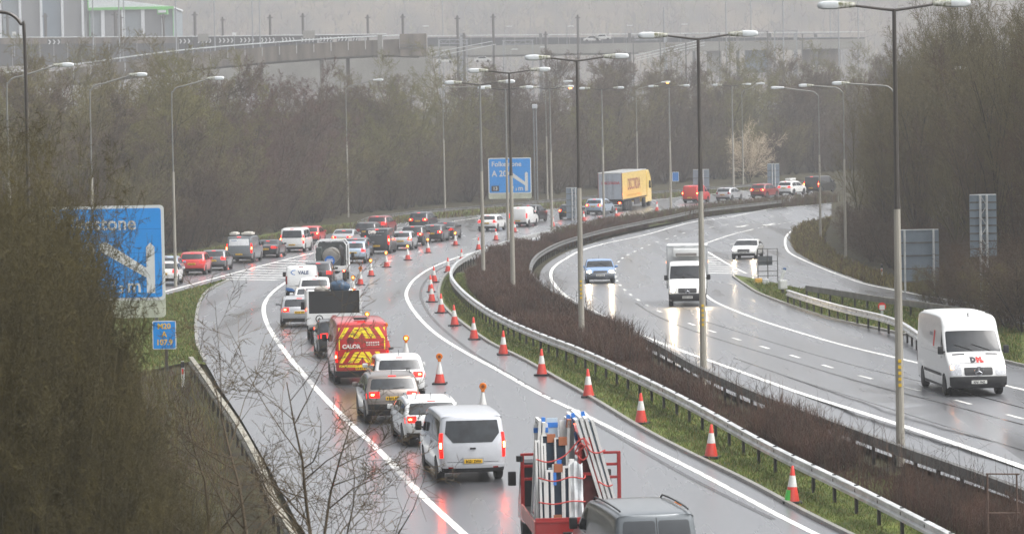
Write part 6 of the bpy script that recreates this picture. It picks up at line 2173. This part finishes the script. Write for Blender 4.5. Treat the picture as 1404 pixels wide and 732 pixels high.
# the near thicket on the left, out of focus: tall at the frame edge, falling away to the right below the signs
TX, TYP = [-60, 70, 105, 122, 138, 152, 166, 180, 200, 215, 245, 272, 300, 340], [200, 206, 228, 280, 330, 385, 430, 452, 478, 520, 570, 620, 675, 730]
for Y in (58, 66, 75, 85, 97):
    x = -60 + rng.uniform(0, 12)
    while x < 262:
        X = (x - 702) / 5000 * Y
        yt = np.interp(x + 70 * 72 / Y, TX, TYP) + rng.uniform(-6, 30)
        top = pz(x, yt, Y).z
        h = top - zg(X, Y)
        if h > .8:
            k = 'thick_a' if h > 5.0 else 'thick_b'
            full = 8.2 if h > 5.0 else 6.2
            o = plant(k, X, Y + rng.uniform(-2, 2), h / full, 'thicket_bush', 'tall olive-brown leafless bush of the near left thicket' if h > 5 else 'low tangled brown bush of the near left thicket', 'bush', 'bushes of the near left thicket')
            w = (.46 if h > 5.0 else .50)
            o.scale = (h / full * w, h / full * w, h / full)
        x += (15 if h > 5 else 17) * rng.uniform(.8, 1.25) * 75 / Y
for x, y, s, lab in ((392, 70, 1.22, 'spreading bare sapling in front of the left hard shoulder'), (340, 74, 1.15, 'slender bare sapling by the mossy barrier'), (440, 66, .85, 'small bare sapling low at the bottom edge beside the white line')):
    plant('sapling', (x - 702) / 5000 * y, y, s, 'bare_sapling', lab, 'sapling')

# ---- median shrubbery: thousands of upright reddish stems
def scatter(poly, n, ywt=1.0):
    A = np.array([[p[0], p[1]] for p in poly])
    lo, hi = A.min(0), A.max(0)
    G = np.empty((0, 2))
    while len(G) < n:
        q = rng.uniform(lo, hi, (n * 3, 2))
        q = q[inside(q, A)]
        q = q[rng.random(len(q)) < np.clip((95.0 / np.maximum(q[:, 1], 60)) ** ywt, 0, 1)]
        G = np.concatenate([G, q])
    return G[:n]
def stem_field(name, poly, n, h0, h1, w, mats, twigs=2, ywt=1.0, hf=None, lean=.18, base=0.0):
    G = scatter(poly, n, ywt)
    z = gz(G[:, 1], G[:, 0]) + base
    h = rng.uniform(h0, h1, n) * (hf(G) if hf else 1)
    far = np.clip(G[:, 1] / 110.0, .8, 3)
    d = np.stack([rng.normal(0, lean, n), rng.normal(0, lean, n), np.ones(n)], 1)
    p0 = np.stack([G[:, 0], G[:, 1], z], 1)
    p1 = p0 + d * h[:, None]
    W = (w * far)[:, None]
    S = [np.concatenate([p0, p1, W, W * .45], 1)]
    mi = [rng.integers(0, len(mats), n)]
    for _ in range(twigs):
        u = rng.uniform(.3, .9, (n, 1))
        q = p0 + (p1 - p0) * u
        dd = np.stack([rng.normal(0, .5, n), rng.normal(0, .5, n), rng.uniform(.4, 1.1, n)], 1)
        q1 = q + dd * (h * rng.uniform(.22, .4, n))[:, None]
        S.append(np.concatenate([q, q1, W * .6, W * .3], 1))
        mi.append(mi[0])
    V, Q = tubes_np(np.concatenate(S), 3)
    mi = np.repeat(np.concatenate(mi), 3)
    return tag(link(name, fast_mesh(name, V, Q, mats, mi)), kind='stuff')
D_RED = mk('stems_dark_red', (68, 44, 36), .85, var=.35, scale=.5)
D_BRN = mk('stems_brown', (72, 52, 38), .85, var=.35, scale=.5)
D_GRY = mk('stems_grey_brown', (69, 59, 49), .85, var=.35, scale=.5)
D_OLV = mk('stems_olive', (74, 72, 39), .85, var=.35, scale=.5)
medpoly = [p for p in offset(barL, 1.0) if p.y < 330] + [p for p in reversed(offset(barR, -.35)) if p.y < 330]
def med_h(G):
    # plants thin out in places and stay low beside the rails
    k = np.sin(G[:, 0] * .9 + G[:, 1] * .11) * np.sin(G[:, 1] * .17 + 1.0)
    q = np.sin(G[:, 0] * .55 + 2.0 + np.sin(G[:, 1] * .09) * 2) * np.sin(G[:, 1] * .083 + .4)
    return np.clip(.95 + .3 * k, .5, 1.25) * np.where(q > .42, .25, 1.0)
stem_field('median_shrubbery', medpoly, 52000, .55, 1.1, .0085, [D_RED, D_BRN, D_GRY, D_RED, D_BRN], 2, 1.0, med_h)
stem_field('tall_weeds', [p for p in offset(barR, -1.6) if p.y < 200] + [p for p in reversed(offset(barR, -.1)) if p.y < 200], 420, .9, 1.7, .008, [B_DARK, D_BRN], 5, .6, lean=.08)
farstrip = [p for p in barL if p.y > 300]
stem_field('median_shrubbery', [p for p in offset(barL, .5) if p.y > 300] + [p for p in reversed(offset(barL, 2.6)) if p.y > 300], 5000, .5, 1.2, .011, [D_GRY, D_BRN, D_OLV], 2, 0)
# grasses
GR1 = mk('grass_blade', (78, 92, 36), .7, var=.35, scale=.7, spec=.2)
GR2 = mk('grass_blade_dry', (108, 99, 59), .8, var=.3, scale=.7, spec=.2)
GR3 = mk('grass_blade_dark', (56, 68, 28), .8, var=.3, scale=.7, spec=.2)
vL = [p for p in kerbL if 55 < p.y < 245] + [p for p in reversed(offset(barL, .9)) if 55 < p.y < 240]
vL = [p + Vector((0, 0, 0)) for p in vL]
stem_field('grass', offset([p for p in kerbL if 55 < p.y < 240], .25) + [p for p in reversed(offset(barL, .9)) if 55 < p.y < 240], 26000, .04, .14, .010, [GR1, GR1, GR3, GR2], 0, .8, lean=.5)
stem_field('grass', gpl([(150, 428), (230, 406), (285, 391), (311, 384), (285, 400), (271, 421), (267, 443), (268, 470), (279, 496), (262, 495), (200, 505)]), 9000, .05, .2, .012, [GR1, GR1, GR3, GR2], 0, .3, lean=.5)
stem_field('grass', gpl([(1025, 385), (1060, 391), (1105, 398), (1226, 418), (1330, 433), (1400, 448), (1400, 499), (1259, 462), (1148, 438), (1050, 405)]), 12000, .05, .2, .012, [GR1, GR1, GR2, GR3], 0, .3, lean=.5)
stem_field('rough_grass', gpl([(1084, 332), (1092, 346), (1114, 359), (1154, 376), (1188, 388), (1226, 396), (1262, 403), (1262, 397), (1200, 379), (1142, 353), (1128, 331), (1138, 303), (1102, 310), (1088, 319)]), 9000, .15, .6, .012, [GR2, D_BRN, GR2, D_OLV], 1, .2, lean=.35)
stem_field('rough_grass', [(-14, 62), (-5.4, 62), (-6.6, 84), (-8.6, 110), (-11, 132), (-13, 142), (-24, 142), (-20, 100)], 12000, .2, .8, .008, [GR2, D_OLV, D_BRN, D_OLV], 1, .6, lean=.35)
stem_field('rough_grass', [p for p in offset(farL, -.8)] + [p for p in reversed(offset(farL, -3.2))], 7000, .15, .7, .014, [GR2, D_BRN, GR1, D_OLV], 1, 0, lean=.35)

# the hillside wood far behind reads as one hazy mass
hp = [(-420, 1460), (420, 1460), (560, 2080), (-560, 2080)]
G = scatter(hp, 7000, 0)
tt = np.clip((G[:, 1] - 1450) / 1450, 0, 1)
hz0 = 2 + 243 * tt * tt * (3 - 2 * tt) - 4
n = len(G)
h = rng.uniform(11, 19, n)
p0 = np.stack([G[:, 0], G[:, 1], hz0], 1)
p1 = p0 + np.stack([rng.normal(0, .8, n), rng.normal(0, .8, n), h], 1)
S = [np.concatenate([p0, p1, np.full((n, 1), .22), np.full((n, 1), .08)], 1)]
mi = [rng.integers(0, 4, n)]
for _ in range(7):
    u = rng.uniform(.25, .95, (n, 1))
    q = p0 + (p1 - p0) * u
    q1 = q + np.stack([rng.normal(0, 2.0, n), rng.normal(0, 2.0, n), rng.uniform(1.0, 4.5, n)], 1)
    S.append(np.concatenate([q, q1, np.full((n, 1), .30), np.full((n, 1), .12)], 1))
    mi.append(mi[0])
V, Q = tubes_np(np.concatenate(S), 3)
tag(link('hillside_wood', fast_mesh('hillside_wood', V, Q, [B_DARK, T_PURP, T_OLIVE, mk('twigs_straw', (104, 92, 70), .9, var=.3, scale=.1)], np.repeat(np.concatenate(mi), 3))), kind='stuff')
# ================================================================== BEYOND THE WOOD: viaduct, sheds, railway
CONC = mk('viaduct_concrete', (96, 87, 76), 0.8, var=0.5, scale=.5, stretch=(1, 1, .15))
CONCP = mk('pale_concrete', (128, 126, 120), 0.8, var=0.15, scale=.2)
CONCD = mk('dark_cladding', (58, 58, 58), 0.8, var=0.15, scale=.2)
PALE = mk('pale_rail', (186, 190, 192), .5)
MASTM = mk('mast_dark', (58, 54, 50), .7)
THIN = mk('mast_thin', (128, 132, 136), .5)
# front viaduct: pale rail, panelled parapet, deck, piers
Yv = 720.0
def vz(px, py, y=Yv): return pz(px, py, y)
VT = [(-40, 104), (60, 94), (140, 83), (220, 72), (300, 64), (380, 58), (450, 53), (520, 49.5), (585, 47)]
VB = [(-40, 128), (60, 118), (140, 110), (220, 100), (300, 91), (380, 84), (450, 79), (520, 75.5), (585, 77)]
top, bot = [vz(*p) for p in VT], [vz(*p) for p in VB]
tp, bt = resample(catmull(top, 6), 3.4), None
bx = [p.x for p in bot]
bzv = [p.z for p in bot]
root = empty('viaduct', (0, Yv, 0), 0, 'curving concrete viaduct with a pale handrail beyond the wood', 'viaduct')
for a, b in zip(tp[:-1], tp[1:]):
    za, zb = float(np.interp(a.x, bx, bzv)), float(np.interp(b.x, bx, bzv))
    g = .10
    V = [(a.x + g, 0, za), (b.x - g, 0, zb), (b.x - g, 0, b.z - .8), (a.x + g, 0, a.z - .8)]
    V += [(x, .4, z) for x, y, z in V]
    F = [(0, 1, 2, 3), (7, 6, 5, 4), (0, 4, 5, 1), (1, 5, 6, 2), (2, 6, 7, 3), (3, 7, 4, 0)]
    link('parapet_panel', mesh_np('parapet_panel', V, F, CONC), root)
MB().tube([Vector((p.x, -.1, p.z - .05)) for p in tp], .14, 6).build('handrail', PALE, root)
for p in tp[::1]:
    MB().box((p.x, -.1, p.z - .45), (.10, .08, .8)).build('rail_post', THIN, root)
V, F = [], []
for p in tp:
    z = float(np.interp(p.x, bx, bzv))
    V += [(p.x, .4, z - .2), (p.x, 12, z - .2), (p.x, 12, z + 1.2), (p.x, .4, z + 1.2)]
for i in range(len(tp) - 1):
    for k in range(4):
        F.append((4 * i + k, 4 * i + (k + 1) % 4, 4 * i + 4 + (k + 1) % 4, 4 * i + 4 + k))
link('deck', mesh_np('deck', V, F, CONC), root)
for px, yt in ((208, 84), (356, 78), (476, 76), (521, 48), (440, 79)):
    p = vz(px, yt)
    w = .75 if px != 521 else .9
    MB().box((p.x, -1.2 if px == 521 else 3, p.z / 2), (w, w, p.z), bev=.05).build('pier', CONCP if px in (208, 521) else CONC, root)
e0, e1 = vz(548, 47), vz(585, 77)
MB().box(((e0.x + e1.x) / 2, 2.5, (e0.z + e1.z) / 2), (e1.x - e0.x, 5.8, e0.z - e1.z), bev=.06).build('end_block', CONC, root)
m = MB()
for py in (62, 66):
    z = vz(566, py).z
    m.box(((e0.x + e1.x) / 2, -.45, z), (e1.x - e0.x, .12, .14))
m.build('pipe', GALV_OLD, root)
a, b = vz(285, 80, 770), vz(592, 120, 770)
tag(MB().box(((a.x + b.x) / 2, 770, (a.z + b.z) / 2), (b.x - a.x, 3, a.z - b.z), bev=.05).build('concrete_wall', CONCP), 'pale concrete wall glimpsed beneath the viaduct', 'wall')
# wall of the road behind, with chevron boards
Yr = 860.0
root = empty('retaining_wall', (0, Yr, 0), 0, 'long dark wall with a lighter coping in front of the grey shed', 'wall')
def wallbox(x0, y0, x1, y1, Y, name, mat, d=.6, root=None, yo=0.0):
    a, b = pz(x0, y0, Y), pz(x1, y1, Y)
    return MB().box(((a.x + b.x) / 2, yo + d / 2, (a.z + b.z) / 2), (b.x - a.x, d, a.z - b.z)).build(name, mat, root)
# the wall steps down in short bays as the road behind curves away
bays = [(-40 + 19 * k, -40 + 19 * (k + 1)) for k in range(30)]
for x0, x1 in bays:
    yt = np.interp(x0, [-40, 300, 530], [53, 50.5, 48])
    ym = np.interp(x0, [-40, 300, 530], [61, 59, 50])
    yb = np.interp(x0, [-40, 240, 300, 530], [92, 84, 70, 52])
    wallbox(x0, yt, x1 - .25, ym, Yr, 'coping_panel', CONC if x0 < 236 else CONCD, .7, root, -.1)
    if x0 < 430:
        wallbox(x0, ym, x1 - .25, yb, Yr, 'cladding_panel', CONCD, .6, root)
a, b = pz(-40, 51.8, Yr), pz(530, 47, Yr)
MB().tube([(a.x, 0, a.z), (pz(240, 50.8, Yr).x, 0, pz(240, 50.8, Yr).z), (b.x, 0, b.z)], .10, 6).build('handrail', PALE, root)
SBLK = mk('chevron_board_black', (40, 40, 40), .6)
def chevron_board(x0, x1, y, n):
    a, b = pz(x0, y - 4.2, Yr), pz(x1, y + 4.2, Yr)
    w, h = b.x - a.x, a.z - b.z
    root = empty('chevron_board', ((a.x + b.x) / 2, Yr - .35, b.z), 0, 'black road chevron board with white arrows on the far wall', 'chevron board', 'chevron boards on the far wall')
    MB().box((0, .03, h / 2), (w, .06, h)).build('board', SBLK, root)
    p = w / n
    for k in range(n):
        x = -w / 2 + p * (k + .2)
        s = p * .30
        MB().prism([(x, h * .15), (x + s, h * .15), (x + s + p * .32, h * .5), (x + s, h * .85), (x, h * .85), (x + p * .32, h * .5)], -.03, -.002).build('chevron', SW, root)
for x0, x1, y, n in [(65, 84, 58, 3), (245, 262, 57, 3), (270, 291, 56.5, 4), (299, 321, 56, 4), (328, 350, 55.5, 4), (357, 378, 55.3, 4), (385, 405, 55, 4), (412, 432, 55, 4), (438, 456, 54, 4), (462, 477, 53.5, 3), (483, 491, 53, 2)]:
    chevron_board(x0, x1, y, n)
# small boards
for x0, y0, x1, y1, lab in ((415, 42.5, 432, 53, 'small pale cabinet sign above the far chevrons'), (271, 47, 286, 57, 'pale cabinet sign on the far wall right of the grey shed'), (16.5, 44, 22, 49, 'tiny white square sign before the grey shed'), (318, 45, 324, 49, 'tiny white square sign right of the pale cabinet')):
    a, b = pz(x0, y0, Yr - 3), pz(x1, y1, Yr - 3)
    r = empty('board_sign', ((a.x + b.x) / 2, Yr - 3, b.z), 0, lab, 'sign')
    MB().box((0, 0, (a.z - b.z) / 2), (b.x - a.x, .1, a.z - b.z), bev=.02).build('panel', CONCP if x1 - x0 > 8 else SW, r)
    MB().box((0, .1, -2), (.15, .1, 6)).build('post', THIN, r)
# big industrial shed with white pilasters and green trim
Yb = 1010.0
root = empty('industrial_shed', (0, Yb, 0), 0, 'huge grey industrial shed with white pilasters and green trim', 'building')
WG = [mk('shed_grey', (112, 122, 128), .6, var=.05, scale=.05), mk('shed_blue_grey', (98, 112, 124), .6, var=.05, scale=.05), mk('shed_mid_grey', (112, 114, 116), .6, var=.05, scale=.05)]
PIL = mk('shed_white', (200, 204, 208), .5)
GRN = mk('shed_green', (90, 170, 80), .5)
edges = [-60, -30, 2, 27, 56, 84, 113, 120]
for k in range(len(edges) - 1):
    wallbox(edges[k], -60, edges[k + 1], 56, Yb, 'wall_panel', WG[[0, 2, 0, 2, 1, 2, 2][k]], 30, root)
for x in (0, 27, 56, 85, 113):
    wallbox(x - 2.6, -60, x + 3, 56, Yb, 'pilaster', PIL, .8, root, -.8)
edges = [121.5, 141, 168, 196, 222, 237.5]
for k in range(5):
    wallbox(edges[k], 12.5, edges[k + 1], 56, Yb, 'wall_panel', WG[2 if k % 2 else 0], 30, root)
for x in (141, 169, 196, 224):
    wallbox(x - 2.4, 13.5, x + 3.0 if x < 220 else x, 56, Yb, 'pilaster', PIL, .7, root, -.7)
wallbox(119.5, -40, 121.8, 13, Yb, 'green_trim', GRN, .5, root, -.9)
wallbox(122.5, 12, 123.8, 56, Yb, 'green_trim', GRN, .4, root, -.4)
wallbox(121, 11.3, 238.5, 12.8, Yb, 'green_trim', GRN, .6, root, -1.0)
wallbox(236.8, 9.5, 238.6, 56, Yb, 'green_trim', GRN, .5, root, -.5)
pts = [pz(x, y, Yb) for x, y in ((120.5, 11.6), (238.5, 11.6), (238.5, 9.5), (172, 1.5), (121, -12))]
MB().prism([(p.x, p.z) for p in pts], -.6, 28).build('roof', PIL, root)
wallbox(217, 14, 231, 20.5, Yb, 'canopy', GRN, 3, root, -3)
wallbox(218.5, 15, 229, 18, Yb, 'canopy_panel', PIL, .2, root, -3.3)
# railway bridge and ramp right of the viaduct
root = empty('railway_bridge', (0, 900, 0), 0, 'long hazy railway bridge with a handrail beyond the wood', 'bridge')
for k in range(40):
    x0 = 586 + k * 15
    wallbox(x0, 52, x0 + 14.7, 64.5, 900, 'girder_panel', mk('girder_grey', (54, 57, 60), .7), .8, root)
a, b = pz(586, 49.5, 900), pz(1186, 44, 900)
MB().tube([(a.x, 0, a.z), (b.x, 0, b.z)], .09, 6).build('handrail', PALE, root)
wallbox(586, 64.5, 1186, 66.5, 900, 'deck_edge', CONCP, 2.5, root, -1.2)
for x in (632, 741, 863, 912, 951, 1011, 1055, 1090, 1118):
    p = pz(x, 46 if x != 951 else 50, 900)
    MB().box((p.x, -.6, p.z / 2), (.75, .75, p.z), bev=.05).build('pier', THIN if x in (632, 912, 1090) else GALV_OLD, root)
wallbox(968, 66.5, 988, 100, 905, 'abutment', CONCP, 3, root)
wallbox(1098, 68, 1150, 90, 905, 'abutment', CONC, 3, root)
wallbox(1020, 68, 1050, 100, 905, 'bay', mk('bay_blue', (92, 104, 116), .7), 3, root)
wallbox(586, 70, 870, 78, 930, 'far_road_edge', CONCP, 3, root)
# ramp with paired rails
root = empty('ramp_fence', (0, 840, 0), 0, 'pale sloping ramp railing left of the far bridge piers', 'fence')
for (x0, y0), (x1, y1) in (((586, 74), (675, 57)), ((590, 79), (680, 61))):
    a, b = pz(x0, y0, 840), pz(x1, y1, 840)
    MB().tube([(a.x, 0, a.z), (b.x, 0, b.z)], .08, 6).build('rail', PALE, root)
    for k in range(7):
        q = a + (b - a) * (k / 6)
        MB().box((q.x, 0, q.z - 1), (.12, .12, 2.2)).build('post', THIN, root)
root = empty('stairway', (0, 845, 0), 0, 'pale steel stairway climbing to the far bridge', 'stairway')
for dy in (0, 5, 9):
    a, b = pz(872, 76 + dy * .8, 845), pz(966, 54 + dy * .9, 845)
    MB().tube([(a.x, 0, a.z), (b.x, 0, b.z)], .10, 6).build('rail', PALE, root)
for k in range(14):
    a = pz(874 + k * 7, 79 - k * 1.6, 845)
    MB().box((a.x, .2, a.z - .6), (.09, .09, 2.0)).build('baluster', THIN, root)
# masts
def mast(px, yt, yb, w, Y, label, group, mat, cap=True):
    a, b = pz(px, yt, Y), pz(px, yb, Y)
    root = empty('rail_mast', (a.x, Y, 0), 0, label, 'mast', group)
    MB().tube([(0, 0, 0), (0, 0, a.z)], w, 8).build('pole', mat, root)
    if cap:
        MB().box((0, 0, a.z - .5), (w * 4.4, w * 1.6, .22)).build('crossarm', mat, root)
        MB().box((0, 0, a.z), (w * 1.4, w * 1.4, .5)).build('cap', mat, root)
for x, yt, w in ((10, 22, .36), (62, 20, .36), (158, 18, .42), (165, 22, .34), (224, 21, .30), (267, 18, .34), (305, 25, .24), (370, 22, .30), (415, 20, .30), (504, 22, .30), (552, 21, .30), (627, 23, .30), (636, 47, .34), (676, 21, .30), (792, 22, .28), (748, 45, .26)):
    mast(x, yt, 60, w, 880 if x < 590 else 870, 'dark railway mast rising beyond the viaduct', 'dark railway masts', MASTM)
for x, yt, Y in ((126, -30, 850), (162, -30, 850), (169, -8, 950), (240, -25, 850), (293, -20, 850), (345, -20, 850), (355, -20, 850), (606, -20, 980), (910, 10, 830), (995, 2, 830), (1073, -12, 830), (1149, -12, 830), (1029, -5, 980), (1138, 8, 980), (1176, -10, 900)):
    mast(x, yt, 85, .16, Y, 'thin pale pole rising beyond the wood', 'thin pale poles', THIN, False)
def far_lamp(px, py, Y):
    a = pz(px, py, Y)
    root = empty('far_lamp', (a.x, Y, 0), 0, 'faint street lamp with a pale head on the far road', 'street lamp', 'faint lamps on the far road')
    MB().tube([(0, 0, 0), (0, 0, a.z - .1), (.5, 0, a.z)], .06, 6).build('pole', THIN, root)
    MB().box((1.0, 0, a.z), (1.5, .5, .22), bev=.08).build('lantern', LANT, root)
for x, y in ((578, 36.5), (692, 36.5), (777, 36.5), (858, 35.5), (933, 34), (33 + 12, 73), (700, 68), (739, 65)):
    far_lamp(x, y, 890)
# white cars on the far road
for x, y, lab in ((812, 54, 'white car parked on the far bridge'), (826, 52, 'white car on the far bridge behind another'), (662, 82, 'pale car on the far road below the ramp'), (610, 83, 'pale car on the far road beside the ramp')):
    a = pz(x, y, 880)
    r = empty('far_car', (a.x, 880, a.z - .7), 0, lab, 'car')
    prof = [(-2.1, .35), (-2.1, .85), (-1.5, .95), (-.9, 1.42), (.6, 1.45), (1.2, .98), (2.0, .85), (2.1, .35)]
    MB().prism([(u, z) for u, z in prof], -.85, .85).build('body', PAINT['white'], r)
    MB().prism([(-1.25, .98), (-.8, 1.36), (.5, 1.36), (.95, .98)], -.87, .87).build('side_window', P_GLASS, r)
    for u in (-1.3, 1.3):
        MB().lathe([(.32, -.9), (.32, .9)], (u, 0, .32), 'Y', 12).build('wheel', P_TYRE, r)

# portal gantries over the tracks
for x0, x1, yt, yb, Y in ((868, 905, 50, 82, 838), (940, 986, 47, 84, 842), (1000, 1052, 44, 84, 836), (1062, 1092, 43, 88, 830), (1100, 1150, 47, 86, 846), (602, 640, 55, 92, 838), (690, 730, 56, 88, 842)):
    a, b, c = pz(x0, yt, Y), pz(x1, yt, Y), pz(x0, yb, Y)
    root = empty('rail_gantry', ((a.x + b.x) / 2, Y, 0), 0, 'hazy steel portal gantry over the far railway', 'gantry', 'portal gantries over the far railway')
    w = b.x - a.x
    for sg in (-1, 1):
        MB().box((sg * w / 2, 0, a.z / 2), (.28, .28, a.z)).build('post', THIN if x0 % 4 else GALV_OLD, root)
    for dz in (0, -.9):
        MB().box((0, 0, a.z + dz), (w + .6, .16, .16)).build('beam', THIN, root)
    m = MB()
    for k in range(6):
        m.tube([(-w / 2 + w * k / 6, 0, a.z - .9 * (k % 2)), (-w / 2 + w * (k + 1) / 6, 0, a.z - .9 * ((k + 1) % 2))], .05, 5)
    m.build('lattice', THIN, root)
# ------------------------------------------------------------------ rain haze
hz = MB().box((0, 2150, 139.0), (5400, 4900, 284.0)).build('haze', None)
hm = bpy.data.materials.new('haze')
hm.use_nodes = True
t = hm.node_tree
t.nodes.clear()
ho = t.nodes.new('ShaderNodeOutputMaterial')
hv = t.nodes.new('ShaderNodeVolumePrincipled')
hv.inputs['Color'].default_value = (0.60, 0.61, 0.63, 1)
hv.inputs['Density'].default_value = 0.00047
t.links.new(hv.outputs[0], ho.inputs['Volume'])
hz.data.materials.append(hm)
tag(hz, kind='stuff')
